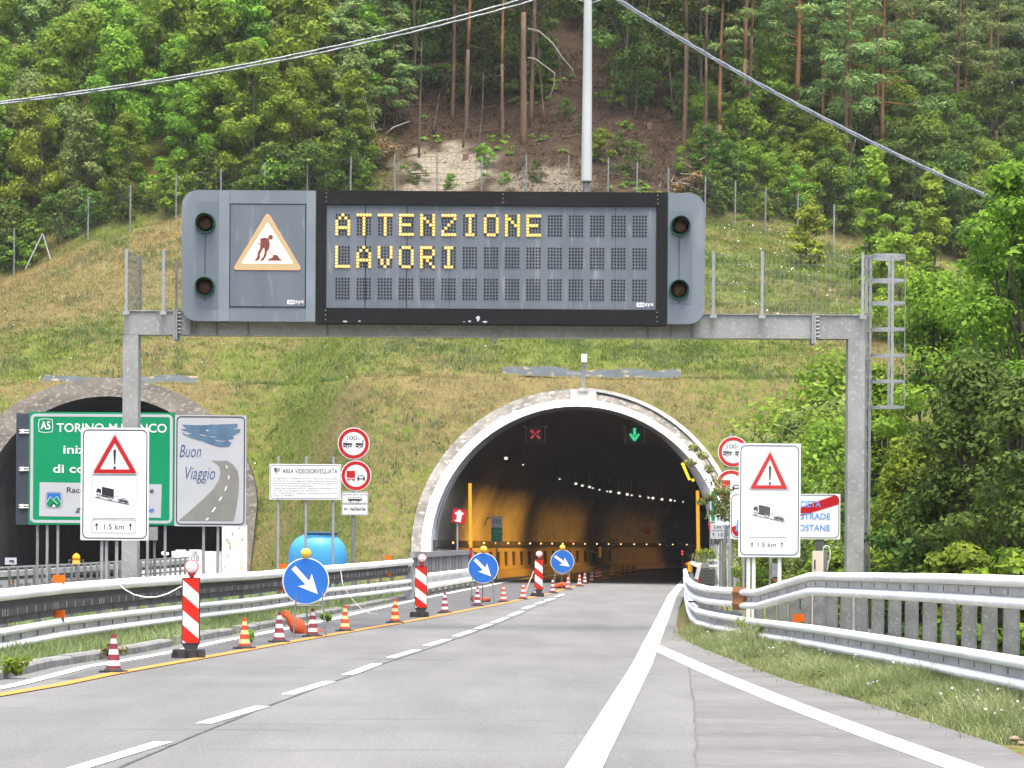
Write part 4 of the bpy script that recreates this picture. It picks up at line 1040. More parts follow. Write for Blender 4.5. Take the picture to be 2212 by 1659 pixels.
mb.prism(f.pts([(1588, 1148), (1592, 1124), (1596, 1122), (1620, 1122), (1636, 1148)]), -.0275, -.02); mb.build('lettering', BL2, f.o)
mb = MB(); mb.box((f.u(1771), .06, f.v(1164) / 2 + .2), (.17, .12, f.v(1164) + .4)); mb.build('post', mat('post_black', (.05, .05, .055), (.09, .09, .09), 3), f.o); posts(f, (1607,), 1100)
# -- electrical cabinet and cable loop
CREAM = mat('cabinet_cream', (.62, .56, .46), (.55, .50, .41), 2, .5)
f = Frame('electric_cabinet', 1768, 62, 'cream electric cabinet with grey side behind the right guardrail', 'cabinet')
mb = MB(); u0, u1, z1 = f.u(1755), f.u(1778), f.v(1190); mb.box(((u0 + u1) / 2, 0, z1 / 2), (u1 - u0, .18, z1)); mb.build('case', CREAM, f.o)
mb = MB(); mb.box((f.u(1782), .02, f.v(1191) / 2), (8 * f.s, .2, f.v(1191))); mb.build('side_box', GALV_D, f.o)
mb = MB(); mb.box((f.u(1759.4), -.1, f.v(1219)), (2.6 * f.s, .03, 20 * f.s)); mb.build('slot', BLACK, f.o)
mb = MB(); mb.tube([f.q(1778, 1192)[0:1] + (0.0,) + (f.v(1192),)] + [(f.u(x), -.02, f.v(y)) for x, y in ((1779, 1182), (1784, 1178.5), (1790, 1181), (1793, 1192), (1793, 1206), (1789, 1215), (1787, 1232))], .016, 6); mb.build('cable', mat('cable_pale', (.50, .60, .55)), f.o)
f = Frame('junction_box', 1674, 60, 'small grey junction box on a stub post right of the white panel legs', 'junction box')
mb = MB(); mb.box((f.u(1674), 0, f.v(1233)), (14 * f.s, .12, 33 * f.s)); mb.build('case', GALV, f.o); mb = MB(); mb.box((f.u(1675), -.01, f.v(1251)), (10 * f.s, .1, 9 * f.s)); mb.build('rusty_base', RUST, f.o); posts(f, (1665.5,), 1203, GALV, .03)
f = Frame('old_post', 1565, 76, 'slanting bare steel post in front of the tunnel name plate', 'post'); mb = MB(); mb.tube([(f.u(1560), 0, -.1), (f.u(1566), 0, f.v(1180)), (f.u(1569), 0, f.v(1136))], .04, 8); mb.build('pole', GALV_D, f.o); mb = MB(); mb.tube([(f.u(1572.5), .05, 0), (f.u(1566), .02, f.v(1210))], .03, 6); mb.build('strut', GALV_D, f.o)
# -- tunnel mouth furniture
YEL = mat('pole_yellow', (.62, .31, .012), (.56, .27, .01), 4, .5)
for x, yt, ybm, D, lab in ((1017, 1044, 1183, 119.5, 'tall yellow clearance pole at the left edge of the tunnel mouth'), (1508.8, 1060, 1196, 117, 'tall yellow clearance pole at the right edge of the tunnel mouth')):
    f = Frame('clearance_pole', x, D, lab, 'pole'); mb = MB(); mb.tube([(0, 0, f.v(ybm)), (-.05, 0, f.v(yt))], .072, 10); mb.build('yellow_tube', YEL, f.o, True, 50)
    mb = MB(); mb.tube([(0, 0, -.1), (0, 0, f.v(ybm))], .06, 8); mb.build('red_foot', REDW, f.o)
f = Frame('hydrant_sign', 995, 117.6, 'red fire hydrant sign leaning at the left edge of the tunnel mouth', 'road sign')
def hz(L): return f.pts([(881 + a / 3.264, 813.2 + b2 / 3.264) for a, b2 in L])
mb = MB(); mb.prism(hz([(305, 1025), (400, 1042), (413, 940), (320, 928)]), -.02, .02); mb.build('red_board', RED, f.o)
mb = MB(); mb.prism(hz([(330, 1020), (372, 1028), (372, 1018), (380, 975), (392, 975), (392, 962), (378, 960), (372, 948), (362, 942), (352, 946), (346, 956), (332, 958), (332, 972), (345, 974), (342, 1012), (330, 1010)]), -.026, -.02); mb.build('hydrant_picture', WHITE, f.o); posts(f, (988,), 1115, GALV, .035)
f = Frame('lay_by_sign', 1073, 133, 'white and green plate reading 111 hung on the left tunnel wall', 'road sign')
board(f, 1061, 1115, 1085, 1139, WHITE2, 1, 'plate'); board(f, 1061, 1139.3, 1085, 1170, SGREEN, 1, 'plate')
mb = MB(); text(mb, '111', f.u(1066), f.u(1080), f.v(1131.5), 10 * f.s, -.026, weight=.02); mb.build('lettering', BLACK, f.o)
mb = MB(); text(mb, 'aosta', f.u(1065), f.u(1081), f.v(1150), 5 * f.s, -.026); text(mb, 'ovest', f.u(1067), f.u(1079), f.v(1157), 4.5 * f.s, -.026); text(mb, '2', f.u(1071.5), f.u(1074.5), f.v(1165), 4.5 * f.s, -.026); mb.build('lettering', WHITE2, f.o)
mb = MB(); mb.tube([(f.u(1058), .1, f.v(1120)), (f.u(1052), .2, f.v(1118)), (f.u(1046), .25, f.v(1135))], .03, 6); mb.build('bracket', GALV_D, f.o); posts(f, (1073,), 1140, GALV_D, .03)
# lane signals
SIGB = mat('signal_case', (.014, .014, .016), (.02, .02, .022), 4, .5)
for x, lab, kind in ((1155, 'dark lane signal showing a red cross under the tunnel roof', 'x'), (1369, 'dark lane signal showing a green down arrow under the tunnel roof', 'a')):
    f = Frame('lane_signal', x, 131, lab, 'lane signal')
    mb = MB(); mb.box((0, 0, f.v(938.5)), (40 * f.s, .3, 38 * f.s)); mb.build('case', SIGB, f.o)
    for sgn in (-1, 1):
        mb = MB(); mb.box((sgn * 20.5 * f.s, -.1, f.v(940)), (.03, .5, 34 * f.s)); mb.prism(f.pts([(x + sgn * 20, 920), (x + sgn * 28, 919.5), (x + sgn * 20, 929)]), -.2, -.15); mb.build('bracket', GALV_D, f.o)
    mb = MB(); mb.tube([(-15 * f.s, 0, f.v(920)), (-15 * f.s, 0, f.v(885))], .03, 6); mb.tube([(15 * f.s, 0, f.v(920)), (15 * f.s, 0, f.v(885))], .03, 6); mb.build('hanger', SIGB, f.o)
    mb = MB()
    if kind == 'x':
        for q_ in ([(-10.5, -8), (-3, -2)], [(3, 3), (10, 10)], [(-10, 10), (-3, 3)], [(3, -2), (10, -8.5)]): mb.prism(f.pts([(x + a, 937.5 + b2) for a, b2 in stroke(q_, 5)]), -.156, -.15)
        mb.prism(f.pts([(x - 2, 936), (x + 2, 936), (x + 2, 940), (x - 2, 940)]), -.156, -.15); mb.build('red_cross', emat('signal_red', (.9, .02, .06), .22), f.o)
    else:
        mb.prism(f.pts([(x - 3, 925), (x + 3, 925), (x + 3, 941), (x - 3, 941)]), -.156, -.15); mb.prism(f.pts([(x - 12, 939), (x - 8, 936), (x, 945), (x + 8, 936), (x + 12, 939), (x + 2, 953), (x - 2, 953)]), -.1562, -.15); mb.build('green_arrow', emat('signal_green', (.02, .85, .30), .40), f.o)
# ceiling lamps
LAMP = emat('tunnel_lamp_glow', (1, .94, .78), .8)
LP = [(1093, 990, 1.6), (1130, 1004, .7), (1209, 1035, .7), (1244, 1045, 1.2), (1258, 1049, 1.1), (1273.5, 1052, 1.2), (1280.5, 1054.5, .7), (1295, 1058, .7), (1311.5, 1061.5, .7), (1319, 1062, 1.1), (1337, 1065, 1.3), (1355, 1068, 1.3), (1364.5, 1070, .8), (1382.5, 1072, .8), (1401, 1075, .9), (1410.5, 1076, 1.3), (1430, 1079, 1.2), (1448.5, 1080.5, 1.2), (1457.5, 1082, .7), (1475, 1084, .8), (1493, 1085.5, .8), (1501.5, 1086.5, 1.0)]
for i, (x, y, k_) in enumerate(LP):
    D = lerp(i / 21, 137, 243); p = P(x, y, D)
    t = empty('tunnel_lamp', p, 'small lit white lamp in the row along the tunnel vault', 'lamp', 'lit lamps along the tunnel vault')
    sc = k_ * D / 230
    mb = MB(); mb.prism(rrect(-.075 * sc, -.06 * sc, .075 * sc, .06 * sc, .03 * sc), -.02, .04); mb.build('lens', LAMP, t)
    mb = MB(); mb.box((0, .09, .04), (.22, .10, .16)); mb.box((-.05, .14, .45), (.03, .03, .8)); mb.build('case', SIGB, t)
    if i == 0: t['label'] = 'brightest white tunnel lamp, nearest the mouth on the left vault'; t['group'] = 'lit lamps along the tunnel vault'
# sodium lamps on the right vault, lighting the left wall amber
p0 = P(1478, 1012, 134)
t = empty('sodium_lamp', p0, 'bank of glowing amber sodium lamps high on the right tunnel vault', 'lamp')
mb = MB()
for i in range(6):
    p = P(1475 + 2.7 * i, 1003 + 6.2 * i, 132 + 2 * i) - p0; mb.box(p, (.13, .3, .10), ry=.9)
p = P(1497, 1037, 148) - p0; mb.box(p, (.13, .3, .10), ry=.9)
mb.build('glowing_tube', emat('sodium_glow', (1, .56, .03), 1.2), t)
mb = MB(); mb.tube([P(1473, 995, 131) - p0 + Vector((.2, .1, .2)), P(1500, 1042, 150) - p0 + Vector((.2, .1, .2))], .08, 6); mb.build('rail', SIGB, t)
for Y, e, ln in ((146, 110, 9), (160, 105, 14), (182, 60, 26), (213, 22, 30)):
    L = bpy.data.lights.new('sodium_light', 'AREA'); L.shape = 'RECTANGLE'; L.size, L.size_y = .5, ln; L.energy = e; L.color = (1, .47, .055); L.spread = R(66)
    o = bpy.data.objects.new('sodium_light', L); COL.objects.link(o)
    src_ = Vector((P(1478, 1012, 134).x - .5 + tun(Y - 134), Y, p0.z - .15)); tg = Vector((wall_left(Y + 3, 1.2), Y, .35))
    zz = (src_ - tg).normalized(); yy = Vector((.06 + (Y - 128) / 611, 1, 0)).normalized(); xx = yy.cross(zz).normalized(); yy = zz.cross(xx)
    o.matrix_world = Matrix(((xx.x, yy.x, zz.x, src_.x), (xx.y, yy.y, zz.y, src_.y), (xx.z, yy.z, zz.z, src_.z), (0, 0, 0, 1)))
    to_parent(o, t)
for x, y, lab, m_, wd, hh, D in ((1397, 1146, 'dim red hydrant plate deep on the tunnel wall', RED, 15, 16, 190), (1444, 1138, 'dim pale plate deep on the tunnel wall', WHITE2, 9.5, 25, 205), (1332.5, 1167, 'tiny white plate deep on the tunnel wall', WHITE2, 6, 6.5, 172), (1296, 1193, 'yellow upright panel on the tunnel walkway', mat('panel_yellow', (.70, .55, .05)), 6, 23, 163)):
    f = Frame('wall_plate', x, D, lab, 'plate'); f.o.location.z = f.v(y); mb = MB(); mb.prism(rrect(-wd / 2 * f.s, -hh / 2 * f.s, wd / 2 * f.s, hh / 2 * f.s, .02), -.02, .02); mb.build('face', m_, f.o)
    mb = MB(); mb.box((-.25, .1, 0), (.5, .04, .05)); mb.build('bracket', SIGB, f.o)
f = Frame('signal_lamp', 1474, 128, 'small glowing red double light low at the right side of the tunnel', 'lamp'); mb = MB()
for y in (1191, 1197): mb.lathe([(0, -.045), (.035, -.03), (.045, 0), (.035, .03), (0, .045)], 10, (0, 0, f.v(y)))
mb.build('red_lens', emat('lamp_red', (1, .02, .05), .7), f.o, True); posts(f, (1475,), 1200, SIGB, .03)
f = Frame('round_sign', 1518, 124, 'shade-toned round sign with darkened red rim behind the right yellow pole', 'road sign'); mb = MB(); c = f.q(1518, 1211); mb.prism(circ(*c, 21 * f.s, 28), -.02, .02); mb.build('disc', mat('disc_shaded', (.06, .05, .05)), f.o); mb = MB(); mb.band(circ(*c, 20.5 * f.s, 28), circ(*c, 16 * f.s, 28), -.028, -.02); mb.build('red_rim', mat('rim_shaded', (.12, .012, .012)), f.o); posts(f, (1518,), 1205, SIGB, .03)  # disc and rim colours darkened to stand for shade
f = Frame('portal_pillar', 1578, 112, 'whitewashed concrete pillar at the right foot of the portal', 'pillar'); mb = MB(); zt = f.v(1150); mb.prism(f.pts([(1549, 1265), (1549, 1150), (1558, 1150), (1558, 1265)]), -.5, .5); mb.prism(f.pts([(1558.2, 1265), (1558.2, 1160), (1600, 1160), (1604, 1265)]), -.2, .6); mb.build('shaft', mat('whitewash'[:9] + '_pillar', (.68, .66, .63), (.45, .43, .39), 1.4, .85, c3=(.28, .26, .23), scale3=4, lo3=.6, hi3=.7, stretch=(1.5, 1, .4)), f.o)
mb = MB(); mb.prism(f.pts([(1536, 1177), (1536, 1162), (1552, 1160), (1552, 1176)]), -.52, .3); mb.build('corbel', CONCD, f.o)
f = Frame('camera_pole', 1258, 127.3, 'slim pole with a white surveillance camera on the crown of the portal', 'surveillance camera', z0=float(max(p.z for p in R_OUT)) - .1)
mb = MB(); mb.tube([(0, 0, 0), (0, 0, f.v(785))], .07, 8); mb.tube([(-.02, 0, f.v(795)), (.1, -.1, f.v(790))], .04, 6); mb.build('pole', GALV, f.o)
mb = MB(); mb.box((.02, -.1, f.v(774)), (12 * f.s, .45, 17 * f.s), ry=.06); mb.build('camera_housing', WHITE, f.o); mb = MB(); mb.box((0, 0, -.2), (1.1, .5, .55)); mb.box((0, -.1, f.v(845) + .05), (.4, .4, .15)); mb.build('base', mat('ledge_concrete', (.5, .5, .5)), f.o)
# ================================================================== guardrails
WB = [(0, -.16)] + [(.025 + .062 * math.cos(a), -.105 + .055 * math.sin(a)) for a in [R(-80 + 160 * k / 8) for k in range(9)]] + [(.0, -.042), (.0, .042)] + [(.025 + .062 * math.cos(a), .105 + .055 * math.sin(a)) for a in [R(-80 + 160 * k / 8) for k in range(9)]] + [(0, .16)]
WBEAM = WB + [(o - .012, h) for o, h in WB[::-1]]
def tubepf(r, n=10, o=0): return [(o + r * math.cos(2 * math.pi * i / n), r * math.sin(2 * math.pi * i / n)) for i in range(n)]
def wscale(k): return [(o * (1.0 if k > .9 else 1), h * k) for o, h in WBEAM]
def PP(L, off=0): return [P(x, y, D) + Vector((0, 0, off)) for x, y, D in L]
def at_D(L, D): return interp(D, [(p.y, p.x) for p in L]), interp(D, [(p.y, p.z) for p in L])
DL = [(-260, 39), (-60, 41.5), (0, 43), (128, 47), (280, 52.5), (415, 58.5), (553, 65), (700, 74), (800, 81.5), (884, 89)]
def Dl(x): return interp(x, DL)
rl = empty('guardrail', (P(415, 0, 58.5).x, 58.5, 0), 'long galvanised guardrail with a fat top tube along the left verge', 'guardrail')
def mid(L): return densify(PP([(x, y, Dl(x)) for x, y in L]), 2.0)
top = mid([(-260, 1305), (-60, 1291), (0, 1285), (128, 1271), (280, 1259), (415, 1250.5), (553, 1243), (700, 1229), (800, 1221), (884, 1213.5)])
m1 = mid([(-260, 1352), (-60, 1332), (0, 1325), (128, 1307), (280, 1291), (415, 1278), (553, 1266.5), (700, 1248.5), (800, 1238.5), (884, 1230)])
m2 = mid([(-260, 1422), (-60, 1391), (0, 1381.5), (128, 1358), (280, 1338), (415, 1321.5), (553, 1306), (700, 1285), (800, 1273.5), (884, 1263)])
mb = MB(); mb.ext(tubepf(.088, 14, .05), top, 1); to_parent(mb.build('top_tube', RAILM, None, True, 50), rl)
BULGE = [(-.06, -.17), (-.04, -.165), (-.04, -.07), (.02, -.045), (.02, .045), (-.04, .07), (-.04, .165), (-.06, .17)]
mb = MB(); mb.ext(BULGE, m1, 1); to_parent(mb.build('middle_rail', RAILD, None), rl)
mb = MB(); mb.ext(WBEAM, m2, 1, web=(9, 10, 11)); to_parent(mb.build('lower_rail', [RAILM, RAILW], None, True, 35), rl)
# posts behind, ties and joints
D = 39.5; k = 0
while D < 89:
    x, zt = at_D(top, D); x2, z2 = at_D(m2, D)
    mb = MB(); mb.box((x - .17, D, (zt - .02) / 2 - .1), (.09, .10, zt + .16)); mb.box((x - .1, D, zt - .02), (.16, .06, .05)); to_parent(mb.build('post', GALV_D), rl); D += 2.25; k += 1
mb = MB(); D = 39.8; k = 0
while D < 88.5:
    x, z = at_D(m1, D); mb.box((x + .024, D, z), (.012, .022, .10)); k += 1
    D += .16 if k % 7 in (0, 1) else .62
ties = mb.build('tie_mark', mat('tie_pale', (.42, .41, .39), (.34, .33, .31), 8, .6)); ties['kind'] = 'stuff'; to_parent(ties, rl)
mb = MB(); D = 39.8
while D < 88.5:
    x, z = at_D(m2, D); mb.box((x + .014, D, z - .0), (.012, .025, .075)); x, z = at_D(m1, D + .3)
    mb.box((x - .036, D + .3, z - .12), (.012, .03, .07)); D += 1.12
sl_ = mb.build('slot', mat('slot_dark', (.05, .05, .05), (.08, .08, .08), 5)); sl_['kind'] = 'stuff'; to_parent(sl_, rl)
for x, y, wd, hh in ((127.5, 1250.5, 26, 17), (127.5, 1326, 26, 16), (611, 1223.5, 16, 11.5), (609, 1272, 14, 11), (838, 1204.5, 13.5, 9), (838, 1240.5, 13, 8.5)):
    D = Dl(x) - .15; p = P(x, y, D); s_ = D / F
    mb = MB(); mb.box(p, (wd * s_, .05, hh * s_)); mb.box(p + Vector((wd * s_ * .3, .03, -hh * s_ * .65)), (.04, .03, .10), 1); to_parent(mb.build('reflector', [ORANGE, GALV_D]), rl)
mb = MB(); p = P(416, 0, 0)
mb.tube([P(251, 1254, 51.4) + Vector((0, -.12, 0))] + [P(x, y, 51) + Vector((0, -.1, 0)) for x, y in ((270, 1272), (290, 1284), (315, 1290), (340, 1289.5), (365, 1282), (394, 1266))], .012, 5)
tag(mb.build('loose_cable', mat('cable_white', (.62, .60, .55))), 'pale cable sagging from the left rail to the nearest striped beacon panel', 'cable')
mb = MB(); mb.tube([P(728, 1231, 76) + Vector((.1, -.2, 0))] + [P(x, y, 75) for x, y in ((740, 1262), (757, 1290), (779, 1314))] + [G(800, 1325), G(815, 1327)], .008, 5)
tag(mb.build('loose_cable', mat('cable_white', (.5, .5, .5))), 'thin cable hanging off the left rail down to the hard shoulder', 'cable')
# guardrail continuing to the portal with concrete parapet behind
rl2 = empty('guardrail', (P(960, 0, 104).x, 104, 0), 'short two wave guardrail with paired orange dots before the tunnel', 'guardrail')
DQ = [(884, 89), (905, 92), (1010, 112), (1030, 116)]
def mid2(L): return densify(PP([(x, y, interp(x, DQ)) for x, y in L]), 2.0)
w1 = mid2([(884, 1263), (905, 1258), (1010, 1243), (1026, 1241)])
mb = MB(); mb.ext([(o, h * 1.55) for o, h in WBEAM], w1, 1); to_parent(mb.build('two_wave_rail', RAILM, None, True, 35), rl2)
mb = MB(); q0 = P(882, 1250, 89); mb.box(q0 + Vector((.03, 0, -.12)), (.30, .2, .95)); to_parent(mb.build('end_plate', GALV), rl2)
for D in np.arange(90, 116, 2.5):
    x, z = at_D(w1, D); mb = MB(); mb.box((x - .14, D, z / 2 - .1), (.12, .14, z + .3)); to_parent(mb.build('post', GALV_D), rl2)
for x, y in ((989, 1239.5), (989, 1250)):
    p = P(x + (1043 - 989) * 0 - 12 + 0, y - 1, interp(x, DQ) - .4); mb = MB(); mb.prism(circ(0, 0, .07, 10), -.01, .01); o = mb.build('reflector', ORANGE); o.location = p; to_parent(o, rl2); o.location = p
pp = empty('parapet', (P(950, 0, 112).x, 112, 0), 'grey slatted steel parapet with a flat top rail left of the tunnel mouth', 'barrier')
pt = densify(PP([(890, 1197.5, 94), (930, 1197, 103), (1000, 1193.5, 118), (1020, 1193, 121)]), 1.0)
mb = MB(); mb.ext([(-.05, -.09), (.08, -.09), (.08, .09), (-.05, .09)], pt, 1); to_parent(mb.build('top_rail', GALV), pp)
D = 94.2
while D < 120.5:
    x, z = at_D(pt, D); mb = MB(); mb.box((x - .06, D, (z - .1) / 2), (.10, .42, z - .1), rz=.15); to_parent(mb.build('slat', GALV if int(D * 2) % 3 else GALV_D), pp); D += .62
mb = MB(); x, z = at_D(pt, 120); mb.box((x + .25, 120.6, z / 2 - .1), (.9, .8, z - .1)); to_parent(mb.build('end_block', CONC), pp)
# opposite carriageway barrier
rl3 = empty('guardrail', (P(160, 0, 88).x, 88, 0), 'distant grey guardrail of close upright brackets before the left tunnel', 'guardrail')
DM = [(-60, 76), (0, 78), (160, 88), (330, 103), (420, 112)]
def mid3(L): return densify(PP([(x, y, interp(x, DM)) for x, y in L]), 2.0)
t3 = mid3([(-60, 1229), (0, 1227.5), (160, 1219.5), (330, 1209.5), (420, 1203)]); b3 = mid3([(-60, 1248), (0, 1245), (160, 1236), (330, 1224), (420, 1216)])
mb = MB(); mb.ext(tubepf(.035, 8), t3, 1); to_parent(mb.build('top_rail', GALV_D), rl3)
mb = MB(); mb.ext([(.0, .02), (.12, .0), (.14, -.14), (0, -.14)], [p - Vector((0, 0, .08)) for p in t3], 1); to_parent(mb.build('beam', GALV), rl3)
mb = MB(); mb.ext([(0, .14), (.06, .14), (.06, -.10), (0, -.10)], b3, 1); to_parent(mb.build('lower_beam', GALV_D), rl3)
D = 76.3; k = 0
while D < 111:
    x, z = at_D(t3, D); mb = MB(); mb.box((x + .16, D, z / 2 + .02), (.07, .05, z - .0)); mb.box((x + .2, D + .1, z - .45), (.16, .05, .06)); to_parent(mb.build('bracket_post', GALV_D), rl3); D += 1.05
mb = MB(); bb_ = densify(PP([(311, 1214, 108), (360, 1210, 115), (408, 1203, 122)]), 2)
mb.ext([(0, .06), (.10, .02), (.24, -1.1), (-.24, -1.1), (-.1, .02)], bb_, 1); tag(mb.build('concrete_barrier', mat('barrier_white', (.74, .75, .74), (.60, .60, .58), 2, .8)), 'white concrete barrier curving in front of the left tunnel', 'barrier')
mb = MB()
for i in range(14):
    p = bb_[0].lerp(bb_[-1], (i + .5) / 14); mb.box(p + Vector((.15, -.1, -.35)), (.03, .4, .35))
f = Frame('beacon_lamp', 165, 84, 'round amber beacon lamp on a frame behind the far left guardrail', 'beacon')
mb = MB(); mb.lathe([(0, .135), (.02, .12), (.05, .105), (.10, .06), (.115, 0), (.10, -.06), (.06, -.09)], 16, (0, 0, f.v(1205))); mb.build('amber_globe', mat('amber_plastic', (.80, .34, .01), (.72, .29, .01), 4, .3), f.o, True)
mb = MB(); mb.lathe([(.06, .06), (.11, .04), (.11, -.05), (.05, -.06)], 14, (0, 0, f.v(1214.5))); mb.build('collar', mat('amber_collar', (.75, .45, .10)), f.o)
mb = MB(); mb.box((0, 0, f.v(1218) / 2), (.05, .05, f.v(1218)));
for sx in (-1, 1): mb.box((sx * .2, 0, f.v(1218)), (.02, .02, .26))
mb.box((0, .0, f.v(1208.5) - .02), (.42, .015, .015)); mb.build('stand', GALV_D, f.o)
f = Frame('reflector_plate', 25, 80, 'little white plate with a dark mark on the far left guardrail', 'plate'); mb = MB(); mb.box((0, -.1, f.v(1212)), (26 * f.s * .95, .04, 15 * f.s)); mb.build('plate', WHITE2, f.o); mb = MB(); mb.prism(f.pts([(22, 1210), (32, 1210), (32, 1217), (28, 1213), (22, 1214)]), -.13, -.125); mb.build('mark', BLACK, f.o); posts(f, (28,), 1219, RUST, .03)
f = Frame('barrier_board', 391, 128, 'small red and white board at the left tunnel mouth', 'road sign'); mb = MB(); mb.box((0, 0, f.v(1198)), (.45, .04, .42)); mb.build('board', WHITE, f.o); mb = MB(); mb.prism(f.pts([(381, 1207), (381, 1190), (393, 1190), (386, 1200)]), -.03, -.021); mb.build('red_patch', RED, f.o); posts(f, (391,), 1203, GALV_D, .03)
f = Frame('work_lamp', 357, 135, 'tiny white lights in the mouth of the left tunnel', 'lamp'); mb = MB()
for x, y, r in ((353, 1195, .09), (362, 1196, .07)): mb.lathe([(0, -r), (r * .8, -r * .5), (r, 0), (r * .8, r * .5), (0, r)], 10, (f.u(x), 0, f.v(y)))
mb.build('lamp_lens', emat('work_light', (1, 1, 1), 1.5), f.o); posts(f, (357,), 1198, SIGB, .03)
# right guardrail
rr_ = empty('guardrail', (P(1760, 0, 44).x, 44, 0), 'broad double guardrail stepping up along the lay-by on the right', 'guardrail')
UP = densify(PP([(1482, 1240, 96), (1484, 1250, 84), (1487, 1262, 72), (1495, 1272, 63), (1505, 1279, 58.5), (1530, 1285.5, 56), (1570, 1290, 53.7), (1606, 1292, 51.8)]), .5)
UP2 = densify(PP([(1604, 1294, 51.7), (1640, 1294.5, 50), (1700, 1277, 47), (1752, 1262, 44.6), (1765, 1261, 44), (1900, 1265.5, 39), (2050, 1271.5, 34.3), (2212, 1280, 30), (2420, 1292, 25.8)]), .8)
LO = densify(PP([(1484, 1272, 96), (1487, 1290, 80), (1492, 1308, 68), (1499, 1322, 61), (1512, 1333, 57.2), (1545, 1342, 54.8), (1600, 1352, 51.9), (1626, 1357, 50.7), (1673, 1363, 48.3), (1760, 1375.5, 44), (1900, 1399, 39), (2050, 1425.5, 34.3), (2212, 1456, 30), (2420, 1498, 25.8)]), .8)
WR = [(o * 1.15, h * 1.06) for o, h in WBEAM]
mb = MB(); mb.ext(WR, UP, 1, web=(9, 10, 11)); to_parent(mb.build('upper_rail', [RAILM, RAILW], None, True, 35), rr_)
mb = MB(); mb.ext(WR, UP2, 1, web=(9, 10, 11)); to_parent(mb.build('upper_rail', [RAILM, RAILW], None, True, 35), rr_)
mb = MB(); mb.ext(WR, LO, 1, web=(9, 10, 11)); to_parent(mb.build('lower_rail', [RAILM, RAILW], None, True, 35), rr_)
ML = densify(PP([(1512, 1318, 57.4), (1545, 1325, 55), (1606, 1334, 51.9)]), .6)
mb = MB(); mb.ext([(o * .5, h * .5) for o, h in WBEAM], ML, 1); to_parent(mb.build('middle_rail', GALV_D, None), rr_)
mb = MB(); p = P(1607, 1292, 51.6); mb.ext([(.10, -.20), (.13, -.1), (.10, 0), (.13, .1), (.10, .19), (.04, .19), (.04, -.20)], [p + Vector((-.07, .25, 0)), p + Vector((.06, -.25, 0))], 1); mb.box(p + Vector((.06, -.30, -.02)), (.22, .1, .12)); to_parent(mb.build('rusty_clamp', RUST), rr_)
pth = [(p.y, p.x) for p in UP2[::-1]]
D = 29.0
while D < 51.5:
    x, z = at_D(UP2[::-1], D) if False else (interp(D, sorted((p.y, p.x) for p in UP2)), interp(D, sorted((p.y, p.z) for p in UP2)))
    mb = MB(); mb.box((x + .16, D, (z + .1) / 2 - .1), (.155, .014, z + .25)); mb.box((x + .085, D + .03, (z + .1) / 2 - .1), (.012, .09, z + .25)); mb.box((x + .235, D + .03, (z + .1) / 2 - .1), (.012, .09, z + .25))
    mb.box((x + .06, D + .1, z), (.10, .10, .12))
    to_parent(mb.build('post', GALV_D), rr_); D += 1.22
for D in (53.5, 56, 58, 63, 70, 80, 90):
    x, z = interp(D, sorted((p.y, p.x) for p in UP)), interp(D, sorted((p.y, p.z) for p in UP)); mb = MB(); mb.box((x + .14, D, z / 2), (.12, .10, z + .2)); to_parent(mb.build('post', GALV_D), rr_)
mb = MB()
for pth_ in (UP2, LO):
    S_ = sorted((p.y, p.x, p.z) for p in pth_); D = 27
    while D < 56:
        x, z = interp(D, [(a, b2) for a, b2, c in S_]), interp(D, [(a, c) for a, b2, c in S_])
        if D < S_[-1][0] - .5: mb.box((x - .006, D, z), (.012, .014, .06))
        D += .95
sl_ = mb.build('slot', mat('slot_grey', (.17, .17, .165), (.26, .26, .25), 5)); sl_['kind'] = 'stuff'; to_parent(sl_, rr_)
for x, y, D, wd, hh in ((1725, 1335, 46.2, 26, 17), (1501.5, 1290, 59.5, 4, 8), (1485, 1218, 98, 8, 6)):
    p = P(x, y, D - .12); s_ = D / F; mb = MB(); mb.box(p, (wd * s_, .05, hh * s_)); mb.box(p + Vector((-.06, .03, -.09)), (.14, .04, .03), 1); to_parent(mb.build('reflector', [ORANGE, BLACK]), rr_)
# battered terminal of the old rail by the portal
f = Frame('rail_terminal', 1520, 74, 'battered white rail end with a stack of ribbed grey plates near the tunnel', 'barrier')
mb = MB(); mb.prism(f.pts([(1492, 1212), (1516, 1214), (1512, 1232), (1507, 1252), (1501, 1250), (1506, 1226), (1492, 1219)]), -.25, .15); mb.build('white_cap', mat('cap_white', (.74, .75, .76), (.58, .59, .6), 4, .6), f.o)
mb = MB()
for k in range(11): mb.box((f.u(1528 + .5 * k), 0, f.v(1230 + 3.1 * k)), ((33 + .9 * k) * f.s, .5, 1.9 * f.s))
mb.box((f.u(1530), .05, f.v(1247)), (28 * f.s, .4, 34 * f.s), 1); mb.build('ribbed_stack', [GALV_D, BLACK], f.o)
mb = MB(); mb.prism(f.pts([(1513, 1228), (1514, 1214), (1520, 1210), (1530, 1211), (1532, 1227)]), -.2, .3); mb.build('bent_plate', GALV, f.o)
mb = MB()
for y in (1210, 1222): mb.box((f.u(1541), .3, f.v(y)), (22 * f.s, .1, 4 * f.s))
mb.build('white_bar', RAILM, f.o); mb = MB(); mb.box((f.u(1492), .2, f.v(1225)), (9 * f.s, .3, 22 * f.s)); mb.build('yellow_block', YEL, f.o); mb = MB(); mb.box((f.u(1520), .1, f.v(1262) / 2), (.5, .4, f.v(1262))); mb.build('foot', GALV_D, f.o)

